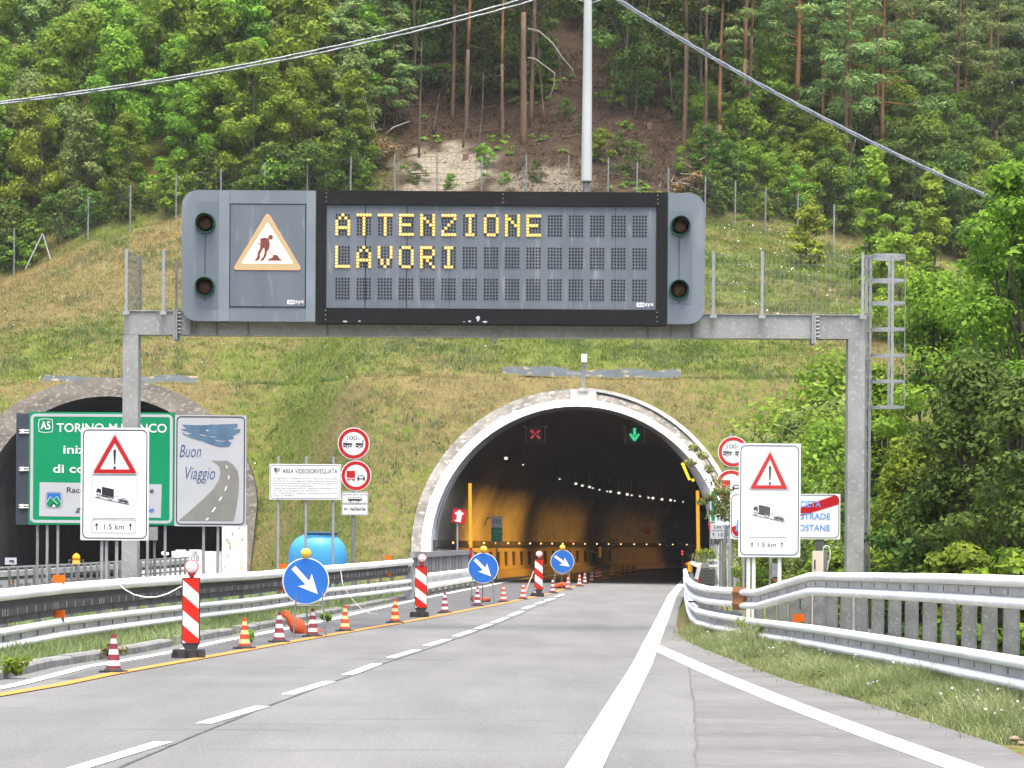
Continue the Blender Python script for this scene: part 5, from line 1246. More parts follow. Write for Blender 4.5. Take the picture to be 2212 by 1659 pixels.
# ================================================================== traffic cones
ORC, CRM = mat('cone_orange', (.42, .05, .018), (.34, .036, .014), 7, .6), mat('cone_cream', (.56, .40, .19), (.50, .36, .17), 7, .55)
PUR, WHC = mat('cone_faded_red', (.18, .030, .042), (.14, .022, .032), 7, .65), mat('cone_white', (.50, .47, .47), (.40, .37, .37), 6, .6, c3=(.40, .35, .34), scale3=14, lo3=.6, hi3=.7)
def cone_mesh(name_, bands):
    mb = MB(); h, r0, r1, n_ = .50, .095, .026, 18; k = len(bands)
    prof = []
    zz = [.045] + [.045 + (h - .045) * t for t in bands_t[1:]] 
    for i in range(len(bands_t)):
        z = .045 + (h - .045) * bands_t[i]; prof.append((lerp(bands_t[i], r0, r1), z, bands[min(i, len(bands) - 1)]))
    mb.lathe(prof, n_)
    me = mb
    return me
bands_t = [0, .10, .25, .42, .57, .73, .87, 1.0]
def cone(px, py, style, label):
    p = G(px, py); root = empty('traffic_cone', p, label, 'traffic cone', 'traffic cones along the yellow line', rz=rng.uniform(-.4, .4))
    a, b2 = {'o': (ORC, CRM), 'p': (PUR, WHC), 'r': (ORC, WHC)}[style]
    key = 'cone' + style
    if key not in KIDS:
        mb = MB(); prof = [(lerp(t, .098, .026), .045 + .455 * t, i % 2) for i, t in enumerate(bands_t)]
        mb.lathe(prof, 18); body = mb.build('cone_body', [a, b2], root, True, 50)
        mb = MB(); mb.prism(rrect(-.155, -.155, .155, .155, .04), 0, .03); 
        mb.v = [(x, z, y) for x, y, z in mb.v]; mb.lathe([(.125, .03), (.115, .05), (.095, .055)], 18); base = mb.build('base', DARKM, root)
        KIDS[key] = (body, base)
    else:
        for o in KIDS[key]:
            c = o.copy(); COL.objects.link(c); c.parent = root
    sc = rng.uniform(.97, 1.03); root.scale = (sc, sc, sc); root.rotation_euler[0] = rng.uniform(-.02, .02)
    return root
CONES = [(245, 1453, 'p', 'faded purple and white cone, nearest of the row, left of the first beacon panel'), (528, 1402, 'o', 'orange and cream cone, first to the right of the nearest beacon panel'), (603, 1388, 'p', 'faded purple and white cone just left of the nearest orange sandbag'), (675.5, 1376, 'p', 'scuffed red and white cone in front of the nearest blue arrow sign'), (745, 1364, 'o', 'orange and cream cone right of the nearest blue arrow sign'), (853, 1346, 'o', 'orange and cream cone left of the second beacon panel'), (960.5, 1324.5, 'p', 'faded purple and white cone right of the second beacon panel'), (1031, 1309, 'p', 'purple and white cone before the second blue arrow sign'), (1087.5, 1300.5, 'r', 'red and white cone right of the second blue arrow sign'), (1130, 1295, 'r', 'red and white cone tied to the third beacon panel'), (1159.5, 1286.5, 'p', 'small dark red and white cone in front of the third beacon panel'), (1194, 1281.5, 'p', 'small red and white cone left of the third blue arrow sign'), (1227, 1273.5, 'r', 'small red and white cone right of the third blue arrow sign'), (1251.7, 1266.5, 'r', 'small bright red and white cone alone at the edge of the tunnel shadow'), (1263, 1261.5, 'p', 'small dull cone just inside the tunnel shadow'), (1278, 1258, 'p', 'tiny dim cone inside the tunnel, third from its shadow edge')]
for c_ in CONES: cone(*c_)
for x, y in ((1288.5, 1251), (1295, 1249), (1320, 1246), (1324, 1243.5), (1346, 1240), (1356, 1238), (1366, 1237), (1372, 1235)):
    cone(x, y, 'p', 'tiny dim red and white cone deep inside the dark tunnel')
# ================================================================== beacon panels
def beacon(x0, x1, y0, y1, yb, xb0, xb1, lx, lyc, lr, label, link=None):
    D = F * EYE / (yb - hor((x0 + x1) / 2)); cx = (x0 + x1) / 2 + .5
    f = Frame('striped_beacon', cx, D, label, 'beacon panel', 'striped beacon panels')
    W_, H0, H1 = (x1 - x0) / 2 * f.s, f.v(y1), f.v(y0)
    mb = MB(); mb.prism([(-W_, H0), (-W_ * .25, H0 - .19), (W_ * .25, H0 - .19), (W_, H0), (W_, H1), (-W_, H1)], -.015, .03); mb.build('backing', DARKM, f.o)
    m = .013; w_, b0, b1 = W_ - m, H0 + .006, H1 - m; 
    mb = MB(); mb.prism([(-w_, b0), (w_, b0), (w_, b1), (-w_, b1)], -.02, -.015); mb.build('white_face', WHITE, f.o)
    mb = MB(); T_ = b1 - b0; per = T_ / 2.15; slope = per * .46
    for k in range(-1, 4):          # red bands falling to the right
        a0 = b1 - .02 * T_ - k * per; a1 = a0 + per * .5
        poly = [(-w_, a0 - 0), (w_, a0 - slope), (w_, a1 - slope), (-w_, a1)]
        out = []
        for lim, sg in ((b0, 1), (b1, -1)):          # clip to the face
            out = []
            for i in range(len(poly)):
                p, q = poly[i], poly[(i + 1) % len(poly)]; ip, iq = (p[1] - lim) * sg >= 0, (q[1] - lim) * sg >= 0
                if ip: out.append(p)
                if ip != iq: t = (lim - p[1]) / (q[1] - p[1]); out.append((p[0] + (q[0] - p[0]) * t, lim))
            poly = out
            if len(poly) < 3: break
        if len(poly) >= 3: mb.prism(poly, -.024, -.02)
    mb.build('red_stripe', mat('beacon_red', (.46, .018, .008), (.42, .015, .007), 3, .4), f.o)
    bw = (xb1 - xb0) / 2 * f.s; bx = ((xb0 + xb1) / 2 - f.x0) * f.s; bh = .125
    mb = MB(); mb.prism([(bx - bw, 0), (bx + bw, 0), (bx + bw, bh * .6), (bx + bw * .93, bh), (bx - bw * .93, bh), (bx - bw, bh * .6)], -.16, .16); mb.build('rubber_base', DARKM, f.o)
    mb = MB()
    for k in (-.72, 0, .62): mb.box((bx + bw * k, -.161, bh * .52), (bw * .2, .012, bh * .62))
    mb.build('base_slot', BLACK, f.o)
    lp = empty('warning_lamp', (0, 0, 0)); lp.parent = f.o; lu, lv = f.q(lx, lyc); q = lr * f.s
    mb = MB(); mb.lathe([(0, .045), (q * .7, .035), (q * .93, 0), (q * .93, -.03)], 22, (lu, -.03, lv), axis='Y'); mb.build('lens', mat('lamp_lens_white', (.85, .80, .80), (.78, .72, .72), 9, .25), lp, True)
    mb = MB(); mb.lathe([(q * .94, .012), (q * 1.06, .012), (q * 1.06, -.05), (q * .4, -.07)], 22, (lu, -.03, lv), axis='Y'); mb.build('rim', mat('lamp_rim', (.50, .16, .16)), lp)
    mb = MB(); mb.lathe([(.022, H1 - .01), (.04, H1 + .02), (.04, lv - q * 1.02)], 10, (lu, 0, 0)); mb.box((lu, 0, lv - q * 1.0), (.1, .06, .05)); mb.build('neck', REDW, lp)
    return f
beacon(393.5, 432, 1247.5, 1390, 1421.5, 374.5, 443, 414.5, 1224, 14.5, 'nearest and largest red and white striped beacon panel with a round lamp')
beacon(896, 923, 1223, 1313, 1333.5, 886.5, 927.5, 912, 1205.5, 9, 'second red and white striped beacon panel, beside the parapet')
beacon(1154.5, 1173, 1208.5, 1273, 1289, 1147, 1176, 1164.7, 1196.8, 7, 'smallest red and white striped beacon panel, between the two farther arrow signs')
mb = MB(); mb.tube([P(1133, 1283, 96), P(1153, 1234, 97)], .02, 5); tag(mb.build('tie_rope', mat('rope', (.30, .22, .16))), 'rope stretched from a cone to the third beacon panel', 'rope')
# ================================================================== blue arrow signs
AMBER = mat('amber_lamp', (.60, .40, .05), (.54, .34, .04), 8, .3)
def arrow(cx, cy, r, yf, xl, xr, lampx, lampy, lr, ang, label):
    D = F * EYE / (yf - hor(cx)); f = Frame('arrow_sign', cx, D, label, 'arrow sign', 'blue arrow signs'); c = f.q(cx, cy); q = r * f.s
    mb = MB(); mb.prism(circ(*c, q, 44), -.05, -.03, 0, 1); mb.build('white_rim', [WHITE, SGREY], f.o)
    mb = MB(); mb.prism(circ(*c, q * .955, 44), -.056, -.05); mb.build('blue_disc', SBLUE, f.o)
    mb = MB(); ca_, sa_ = math.cos(ang), math.sin(ang)
    A = [(-.80, .105), (.12, .105), (.03, .42), (.74, .0), (.03, -.42), (.12, -.105), (-.80, -.105)]
    A = [(-.78, .11), (.10, .11), (-.06, .40), (.76, .0), (-.06, -.40), (.10, -.11), (-.78, -.11)]
    mb.prism([(c[0] + q * (x * ca_ - y * sa_), c[1] + q * (x * sa_ + y * ca_)) for x, y in A], -.062, -.056); mb.build('white_arrow', WHITE, f.o)
    lu, lv = f.q(lampx, lampy); k = lr * f.s
    mb = MB(); mb.lathe([(0, .06), (k * .5, .055), (k * .85, .03), (k, 0), (k * .85, -.03)], 18, (lu, -.04, lv), axis='Y'); mb.build('amber_lamp', AMBER, f.o, True)
    mb = MB(); mb.box((lu, .0, (lv + c[1] + q) / 2 - .08), (.05, .05, .25)); mb.build('lamp_bracket', DARKM, f.o)
    tu = c[1] + q * .2; ST = GALV_D
    for x, yy in ((xl, 0.0), (xr, -.02)):
        mb = MB(); mb.tube([(f.u(cx + (x - cx) * .72), -.02, tu), (f.u(x), yy - .1, 0.0)], .014, 6); mb.build('leg', ST, f.o)
    mb = MB(); mb.tube([(0, 0, tu), (-.02, .75, 0)], .014, 6); mb.build('leg', GALV, f.o)
    mb = MB(); z = c[1] - q * 1.06; mb.tube([(f.u(xl) * .85, -.05, z), (f.u(xr) * .85, -.05, z)], .012, 6); mb.tube([(f.u(xl) * .97, -.09, .16), (f.u(xl) * .8, .4, .16)], .01, 5); mb.tube([(f.u(xr) * .97, -.09, .16), (f.u(xr) * .7, .4, .16)], .01, 5); mb.build('cross_bar', ST, f.o)
    return f
arrow(661.5, 1255, 50.5, 1376, 636, 706, 661.5, 1195.5, 11.7, R(-47), 'nearest and largest blue disc with white down arrow on a tripod')
arrow(1044, 1227, 33, 1304, 1016, 1069, 1045, 1187, 8, R(-46), 'middle blue disc with white down arrow, left of the third beacon panel')
arrow(1215, 1213, 25.5, 1276, 1197, 1233, 1215, 1183, 6.5, R(-35), 'farthest and smallest blue disc with white down arrow, at the tunnel shadow')
# ================================================================== sandbags
BAG = mat('sandbag_orange', (.40, .06, .014), (.30, .04, .010), 5, .75, bump=.6)
BAGR = mat('sandbag_faded', (.28, .055, .035), (.20, .04, .026), 5, .8, bump=.6)
def bag(chain, m_, label, name='sandbag', sub=2):
    """a slumped sack: rings along a chain of (x,y,z,half width,half height)"""
    mb = MB(); n_ = 14; vs = []
    for i, (p, a, b2) in enumerate(chain):
        t = (Vector(chain[min(i + 1, len(chain) - 1)][0]) - Vector(chain[max(i - 1, 0)][0])).normalized(); s_ = t.cross(Vector((0, -1, .2))).normalized(); u_ = t.cross(s_)
        for j in range(n_):
            an = 2 * math.pi * j / n_; k = 1 + .12 * N(i * .9, j * .8, len(chain)); vs.append(Vector(p) + s_ * a * k * math.cos(an) + u_ * b2 * k * math.sin(an))
    mb.add(vs, [(i * n_ + j, i * n_ + (j + 1) % n_, (i + 1) * n_ + (j + 1) % n_, (i + 1) * n_ + j) for i in range(len(chain) - 1) for j in range(n_)] + [tuple(range(n_)), tuple((len(chain) - 1) * n_ + j for j in range(n_))])
    o = mb.build(name, m_, None, True); md = o.modifiers.new('s', 'SUBSURF'); md.levels = md.render_levels = 1
    return tag(o, label, 'sandbag', 'orange sandbags')
def pz(x, y, D): return P(x, y, D)
D_ = 54.6
bag([(pz(612, 1322, D_), .05, .02), (pz(617, 1326, D_), .09, .03), (pz(622, 1331, D_), .05, .05), (pz(630, 1340, D_), .10, .08), (pz(641, 1352, D_), .16, .12), (pz(650, 1362, D_), .15, .11), (pz(658, 1370, D_), .07, .07), (pz(668, 1371, D_), .05, .05)], BAG, 'bright orange sandbag hanging against the nearest arrow sign legs', 'sandbag')
D_ = 56
bag([(pz(655, 1372, D_), .03, .05), (pz(668, 1368, D_), .07, .09), (pz(682, 1366, D_), .09, .12), (pz(694, 1366, D_), .07, .08), (pz(698, 1369, D_), .03, .03)], BAGR, 'faded red sandbag behind the scuffed cone at the nearest arrow sign')
D_ = 85.5
bag([(pz(1020, 1288, D_), .05, .05), (pz(1022, 1297, D_), .09, .09), (pz(1030, 1299, D_), .1, .1), (pz(1045, 1297, D_), .1, .08), (pz(1061, 1295, D_), .06, .06)], BAGR, 'faded red sandbag under the middle arrow sign')
D_ = 113
bag([(pz(1197, 1269, D_), .05, .06), (pz(1205, 1266, D_), .12, .12), (pz(1215, 1264, D_), .14, .16), (pz(1225, 1265, D_), .11, .12), (pz(1231, 1268, D_), .05, .05)], BAG, 'orange sandbag under the farthest arrow sign')
# ================================================================== blue water tank
TANK = mat('tank_blue', (.045, .235, .47), (.04, .215, .43), 1.5, .35)
f = Frame('water_tank', 686, 108, 'big light blue plastic water tank behind the left guardrail', 'water tank')
cx_, rx = f.u(686.5), 64 * f.s; zc = f.v(1212); mb = MB(); rings = 24; ns = 32
prof = []
for i in range(rings + 1):
    a = math.pi * i / rings; prof.append((abs(math.sin(a)) ** .72 * rx, -math.copysign(abs(math.cos(a)) ** .8, math.cos(a)) * 60 * f.s))
mb.lathe(prof, ns, (cx_, 0, zc), sy=.8); mb.build('body', TANK, f.o, True)
mb = MB()
for k in (-.3, .32):
    mb.lathe([(58 * f.s, -.05), (59.5 * f.s, 0), (58 * f.s, .05)], 28, (cx_ + rx * k, 0, zc), axis='X') if False else None
mb.box((f.u(677), -rx * .42, f.v(1166)), (28 * f.s, .25, 20 * f.s)); mb.build('filler_boss', TANK, f.o)
mb = MB(); mb.lathe([(34 * f.s, f.v(1163)), (33 * f.s, f.v(1153)), (0, f.v(1153))], 24, (f.u(694), 0, 0)); mb.build('neck', TANK, f.o)
mb = MB(); mb.lathe([(35 * f.s, f.v(1154.5)), (36 * f.s, f.v(1151)), (30 * f.s, f.v(1149)), (0, f.v(1149))], 24, (f.u(694), 0, 0)); mb.build('lid', mat('lid_dark_blue', (.03, .06, .13)), f.o)
mb = MB(); mb.box((cx_, 0, (zc - 58 * f.s) / 2), (1.4, .8, max(.1, zc - 58 * f.s) + .1)); mb.build('cradle', GALV_D, f.o)
# ================================================================== power line mast and cables
def on_hill(x, y): return Vector((x, y, hgt(x, y)))
mx, mD = P(1260, 400, 158).x, 158
zb = hgt(mx, mD)
f = Frame('cable_mast', 1262, mD, 'tall white steel mast rising behind the message board with cables at its top', 'mast', z0=zb)
mb = MB(); mb.tube([(0, 0, f.v(391)), (.02, 0, f.v(0)), (.04, 0, f.v(-90))], .29, 20, r2=.13); mb.build('white_tube', mat('mast_white', (.42, .435, .44), (.35, .365, .37), 1.2, .4, .1, stretch=(1, 1, .2)), f.o, True, 50)
mb = MB(); mb.tube([(-.01, 0, -.3), (0, 0, f.v(389))], .19, 14); mb.lathe([(.30, f.v(391) - .06), (.31, f.v(391)), (.24, f.v(391) + .05)], 18); mb.build('steel_stub', GALV_D, f.o)
mb = MB(); mb.tube([(-.9, 0, f.v(-40)), (-.5, 0, f.v(0)), (.1, 0, f.v(7)), (.7, 0, f.v(0)), (1.1, 0, f.v(-30))], .03, 6); mb.build('cable_loop', GALV, f.o)
mb = MB(); mb.box((0, 0, -.15), (1.2, 1.2, .5)); mb.build('footing', CONC, f.o)
CAB = mat('overhead_cable', (.23, .255, .27), (.10, .11, .12), 3, .4, .3, lo=.45, hi=.55, stretch=(6, 6, 6))
def cable(pts3, r, label, n_=40, strands=2, gap=(.0, .0)):
    c_ = empty('overhead_cable', pts3[0], label, 'cable')
    for sgn in range(strands):
        mb = MB(); L_ = []
        for i in range(n_ + 1):
            t = i / n_; k = t * (len(pts3) - 1); j = min(int(k), len(pts3) - 2); p = pts3[j].lerp(pts3[j + 1], k - j)
            off = lerp(t, *gap) * (sgn - (strands - 1) / 2)
            L_.append(p + Vector((.0, 0, off)) + Vector((0, .02 * math.sin(i * 2 + sgn * math.pi), .012 * math.cos(i * 2.1 + sgn * math.pi))))
        mb.tube(L_, r, 6); to_parent(mb.build('strand', CAB), c_)
    return c_
def bez(a, b2, c, n_=16): return [a * (1 - t) ** 2 + b2 * 2 * t * (1 - t) + c * t * t for t in [i / n_ for i in range(n_ + 1)]]
tp = Vector((mx + .2, mD, f.v(-62) + zb))
top_ = P(1262, -95, 158)
A0, A1, A2 = P(1200, -18, 157), P(620, 155, 150), P(-90, 233, 140)
cable(bez(A0, A1, A2), .055, 'pale twin overhead cable running down to the left edge over the trees', 60, 2, (.24, .085))
B0, B1, B2 = P(1300, -24, 157), P(1700, 245, 146), P(2290, 492, 132)
cable(bez(B0, B1, B2), .058, 'pale overhead cable running down right into the leafy trees', 60, 2, (.13, .07))
# ================================================================== hillside fence
fc = empty('wire_fence', on_hill(0, FENCE_Y), 'wire mesh fence on thin grey posts along the edge of the wood', 'fence')
FP = [(-75, 520, 640), (30, 490, 595), (190, 425, 525), (281, 400, 500), (380, 375, 474), (478, 352, 450), (571, 340, 440), (663, 338, 438), (757, 335, 436), (853, 335, 436), (945, 335, 438), (1040, 338, 440), (1137, 337, 440), (1228, 345, 446), (1313, 352, 452), (1375, 360, 458), (1443, 362, 462), (1523, 378, 471), (1588, 388, 486), (1653, 400, 498), (1723, 412, 512), (1801, 428, 530)]
tops = []
for x, yt, yb_ in FP:
    X = P(x, yb_, FENCE_Y).x; zb_ = hgt(X, FENCE_Y); h_ = (yb_ - yt) / F * FENCE_Y
    mb = MB(); lean = .12 * N(x * .1, 3); mb.tube([(X, FENCE_Y, zb_ - .3), (X + lean, FENCE_Y, zb_ + h_)], .042, 6); to_parent(mb.build('post', GALV), fc); tops.append((X, zb_, h_))
mb = MB()
for (X0, z0, h0), (X1, z1, h1) in zip(tops, tops[1:]):
    for k in np.linspace(.05, .97, 9): mb.tube([(X0, FENCE_Y - .05, z0 + h0 * k), ((X0 + X1) / 2, FENCE_Y - .05, (z0 + z1) / 2 + (h0 + h1) / 2 * k - .04), (X1, FENCE_Y - .05, z1 + h1 * k)], .007, 3, cap=False)
    kk = max(2, int((X1 - X0) / .3))
    for i in range(kk):
        t = i / kk; X = lerp(t, X0, X1); mb.box((X, FENCE_Y - .05, lerp(t, z0 + h0 / 2, z1 + h1 / 2)), (.006, .006, lerp(t, h0, h1) * .92))
to_parent(mb.build('wire_netting', mat('netting_green', (.03, .05, .04), (.045, .06, .05), 5)), fc)
X, zb_ = P(86, 540, FENCE_Y - .3).x, hgt(P(86, 540, FENCE_Y).x, FENCE_Y)
for dx in (-.75, .75):
    mb = MB(); mb.tube([(X + dx, FENCE_Y - .4, zb_ - .2), (X + .1, FENCE_Y, zb_ + 1.75)], .04, 6); to_parent(mb.build('strut', GALV), fc)
# ================================================================== vegetation
nr = np.random.default_rng(11)
def leaf_cloud(clumps, size, up=.5, aspect=.62, jit=.45, flat=1.0, seed=0):
    """clumps: (x,y,z,rx,ry,rz,count,tint) -> quads (bent leaf sprays) with per-face tint"""
    g_ = np.random.default_rng(seed); Vs, Ts = [], []
    for (x, y, z, rx, ry, rz, cnt, tn) in clumps:
        cnt = int(cnt)
        d = g_.normal(size=(cnt, 3)); d /= np.linalg.norm(d, axis=1)[:, None]
        r = g_.random(cnt) ** .32
        p = d * r[:, None] * np.array([rx, ry, rz]) + np.array([x, y, z])
        nrm = d * .9 + g_.normal(size=(cnt, 3)) * .40 + np.array([0, 0, up]); nrm /= np.linalg.norm(nrm, axis=1)[:, None]
        a = np.cross(nrm, g_.normal(size=(cnt, 3))); a /= np.linalg.norm(a, axis=1)[:, None] + 1e-9
        b2 = np.cross(nrm, a); s_ = size * (1 + jit * g_.normal(size=cnt)).clip(.4, 1.9)
        A, B_ = a * (s_ * .5)[:, None], b2 * (s_ * .5 * aspect)[:, None]
        bend = nrm * (s_ * .12)[:, None]
        q = np.stack([p - A, p + B_ - bend, p + A, p - B_ - bend], 1)
        Vs.append(q.reshape(-1, 3)); Ts.append((tn + .30 * g_.normal(size=cnt)).clip(0, 1))
    V_ = np.concatenate(Vs); return V_, np.arange(len(V_)).reshape(-1, 4), np.concatenate(Ts)
def limb(mb, a, b2, r0, r1, bend=.15, k=5, sd=0, m=0):
    rr2 = random.Random(sd); pts = []; a, b2 = Vector(a), Vector(b2); L = (b2 - a).length
    w1_, w2_ = rr2.uniform(-1, 1) * bend * L, rr2.uniform(-1, 1) * bend * L
    for i in range(k + 1):
        t = i / k; pts.append(a.lerp(b2, t) + Vector((w1_, w2_, 0)) * math.sin(math.pi * t) * .5)
    mb.tube(pts, r0, 7, m, r2=r1); return pts
BARK = mat('bark_grey', (.10, .085, .065), (.06, .05, .038), 6, .9, stretch=(3, 3, .6), c3=(.16, .145, .12), scale3=5)
BARKP = mat('bark_pine', (.135, .085, .055), (.085, .055, .038), 5, .9, stretch=(3, 3, .5), c3=(.20, .12, .07), scale3=4)
BARKO = mat('bark_pine_orange', (.26, .125, .055), (.18, .085, .042), 5, .9, stretch=(3, 3, .5), c3=(.30, .16, .08), scale3=4)
BARKW = mat('bark_pale', (.30, .27, .22), (.20, .18, .145), 6, .9, stretch=(2, 2, .5))
LEAF_B = leaf_mat('leaf_broad', (.080, .145, .014), (.250, .350, .036), .48, .24)
LEAF_L = leaf_mat('leaf_light', (.110, .165, .014), (.260, .320, .036), .42, .18)
LEAF_P = leaf_mat('needle_pine', (.085, .145, .038), (.230, .300, .095), .38, .22)
LEAF_S = leaf_mat('leaf_silvery', (.090, .130, .026), (.260, .300, .090), .42, .16)
LEAF_D = leaf_mat('leaf_shade', (.034, .064, .012), (.115, .165, .028), .35, .2)  # darker copy of the broad leaf, shade of the wood in its colour
LEAF_R = leaf_mat('leaf_brown', (.10, .05, .025), (.22, .12, .06), .15, .2)

LEAF_G = leaf_mat('leaf_greygreen', (.085, .130, .030), (.225, .285, .085), .40, .2)
LEAF_Y = leaf_mat('leaf_yellowgreen', (.150, .210, .018), (.330, .400, .045), .48, .1)
def broadleaf(name, seed, h, w_, cnt, leafm, size=.24, base=.18, trunk_r=.10, nclump=26, barkm=BARK, label='', group='', cat='tree', shape='round'):
    r_ = random.Random(seed); root = empty(name, (0, 0, -500), label, cat, group)
    mb = MB(); tp = limb(mb, (0, 0, -.5), (r_.uniform(-.2, .2), r_.uniform(-.2, .2), h * .86), trunk_r, trunk_r * .25, .05, 7, seed)
    cl = []
    for i in range(nclump):
        t = base + (1 - base) * (i + r_.random()) / nclump
        if shape == 'cone': rad = w_ * (1.06 - t) ** .8 * (.35 + .65 * min(1, (t - base + .05) * 5))
        else: rad = w_ * math.sin(math.pi * min(1, max(.08, (t - base) / (1 - base) * .86 + .14))) ** .7
        a = r_.random() * 6.283; rr2 = rad * r_.uniform(.35, 1.0); z = t * h
        p = Vector((rr2 * math.cos(a), rr2 * math.sin(a), z)); q = w_ * r_.uniform(.26, .46)
        cl.append((p.x, p.y, p.z, q, q, q * r_.uniform(.45, .75), cnt / nclump, r_.uniform(.25, .75)))
        if i % 2 == 0:
            k = min(len(tp) - 2, max(1, int((z - h * .2) / (h * .86) * 7))); limb(mb, tp[k], p, trunk_r * .35, .012, .2, 4, seed + i)
    mb.build('trunk', barkm, root, True)
    V_, Q, T = leaf_cloud(cl, size, seed=seed); npmesh('crown', V_, Q, leafm, T, root)
    return root
def pine(name, seed, h, cr0, w_, cnt, label, group, orange=True, lean=0.0, tr=.17):
    """bare trunk, ragged crown of flat needle pads from cr0*h upwards"""
    r_ = random.Random(seed); root = empty(name, (0, 0, -500), label, 'tree', group)
    mb = MB(); pts = [Vector((lean * t * h + .08 * math.sin(t * 5 + seed), .06 * math.cos(t * 4 + seed), -1 + (h + 1) * t)) for t in [i / 12 for i in range(13)]]
    k0 = max(3, int(cr0 * 9)); mb.tube(pts[:k0 + 1], tr, 9, 0, r2=lerp(k0 / 12, tr, .04)); mb.tube(pts[k0:], lerp(k0 / 12, tr, .04), 9, 1, r2=.03)
    cl = []
    for i in range(22):
        t = cr0 + (1 - cr0) * (i + r_.random()) / 22; rad = w_ * (1 - .75 * ((t - cr0) / (1 - cr0))) * r_.uniform(.35, 1.05); a = r_.random() * 6.283
        o_ = Vector((lean * t * h, 0, t * h)); p = o_ + Vector((rad * math.cos(a), rad * math.sin(a), r_.uniform(-.1, .5)))
        limb(mb, o_, p, .045, .012, .15, 4, seed + i, 1 if orange else 0); q = w_ * r_.uniform(.26, .46)
        cl.append((p.x, p.y, p.z + .1, q, q, q * .38, cnt / 22, r_.uniform(.2, .8)))
    for i in range(9):          # dead snags below the crown
        t = cr0 * r_.uniform(.35, 1.0); a = r_.random() * 6.283; o_ = Vector((lean * t * h, 0, t * h)); L_ = r_.uniform(.4, 1.3)
        limb(mb, o_, o_ + Vector((L_ * math.cos(a), L_ * math.sin(a), r_.uniform(-.5, .2))), .022, .006, .3, 4, seed + 50 + i)
    mb.build('trunk', [BARKP, BARKO if orange else BARKP], root, True)
    V_, Q, T = leaf_cloud(cl, .30, up=.9, aspect=.30, seed=seed); npmesh('crown', V_, Q, LEAF_P, T, root)
    return root
def px_of(X, D): return CX + F * X / D
# --- the wood on the left: young broadleaf trees
LBW = 'leafy young tree in the dense green wood on the left slope'
GW = 'broadleaf trees of the left wood'
protoB = [broadleaf('broadleaf_tree', 20 + i, (7.2, 8.4, 6.4, 9.0, 7.6)[i], (2.0, 2.2, 1.8, 2.3, 2.1)[i], 7600, (LEAF_B, LEAF_B, LEAF_G, LEAF_L, LEAF_B)[i], (.185, .20, .17, .19, .18)[i], .04, .08, 36, label=LBW, group=GW) for i in range(5)]
used = set()
def plant(protos, X, D, sc, label=None, group=None, sx=1.0, sink=.15):
    p = protos[rng.randrange(len(protos))]; loc = (X, D, hgt(X, D) - sink); s_ = (sc * sx, sc * sx, sc)
    if p.name not in used:
        used.add(p.name); p.location = loc; p.rotation_euler[2] = rng.random() * 6.28; p.scale = s_
        if label: p['label'] = label
        if group: p['group'] = group
        return p
    return copy_tree(p, loc, rng.random() * 6.28, s_, label, group)
D = 166.5; row = 0
while D < 214:
    X = -(CX + 60) / F * D + rng.uniform(0, 2); step = 2.5 + row * .12
    while X < -2.0:
        x_ = px_of(X, D); lim = 800 if D < 181 else (930 if D < 190 else 1120)
        if x_ < lim + rng.uniform(-40, 30): plant(protoB, X + rng.uniform(-.5, .5), D + rng.uniform(-1, 1), rng.uniform(.78, 1.18) * (.8 if row == 0 else 1))
        X += step * rng.uniform(.75, 1.25)
    D += 3.1 + row * .55; row += 1
# --- dark wood behind the clearing
GB = 'trees of the shaded wood behind the clearing'
protoD = [broadleaf('shade_tree', 60 + i, (9.5, 11, 8.5)[i], (2.5, 2.8, 2.3)[i], 5000, LEAF_D, .21, .06, .12, 30, label='dark leafy tree in the shaded wood behind the clearing', group=GB) for i in range(3)]
D = 174.5; row = 0
while D < 222:
    X = -9 + row * .2
    while X < 12 + row * 1.0:
        x_ = px_of(X, D)
        if x_ > (880 if row else 940) and (row > 2 or rng.random() < (.4, .6, .85)[min(row, 2)]): plant(protoD, X + rng.uniform(-.8, .8), D + rng.uniform(-1, 1), rng.uniform(.75, 1.15))
        X += 2.9 * rng.uniform(.8, 1.3)
    D += 3.2; row += 1
# --- pines with bare trunks
GP = 'tall pines of the right hand wood'
def pine_at(x, yb, h, cr0, w_, cnt, label, lean=0.0, seed=0, orange=True, tr=.17, D0=None, group=None):
    # foot where the sight line meets the slope
    lo = None
    for D in np.arange(164.5, 215, .25):
        X = P(x, yb, D).x
        if hgt(X, D) >= P(x, yb, D).z: lo = D; break
    D = lo or D0 or 185; X = P(x, yb, D).x
    p = pine('pine_tree', seed or int(x), h, cr0, w_, cnt, label, group, orange, lean, tr); p.location = (X, D, hgt(X, D)); return p
pine_at(1128, 312, 19, .62, 2.6, 2600, 'thickest straight pine trunk left of the white mast', .012, 71, False, .215)
pine_at(1086, 306, 15, .55, 1.2, 500, 'slim pine trunk with a few rust brown twigs, left of the thickest trunk', .004, 72, True, .11)
pine_at(1010, 285, 16, .52, 1.8, 1500, 'orange barked pine at the edge of the left wood', .012, 73, True, .125)
pine_at(1150, 262, 18, .6, 2.0, 1500, 'slender pine close behind the thickest trunk', .006, 74, False, .14)
pine_at(978, 255, 17, .6, 2.0, 1500, 'pale pine trunk half hidden in the left wood', .0, 75, True, .12)
pine_at(1475, 322, 17, .60, 2.4, 2400, 'grey pine trunk, first to the right of the white mast', .018, 76, False, .16)
pine_at(1520, 342, 15, .62, 1.8, 1500, 'thin leaning pine trunk, second to the right of the white mast', .024, 77, False, .10)
pine_at(1552, 392, 15.5, .42, 1.7, 1800, 'slim orange pine with low green tufts beside the brush heap', .022, 78, True, .13)
pine_at(1609, 330, 18, .5, 2.3, 2600, 'bright orange double pine above the right end of the board', .008, 79, True, .15)
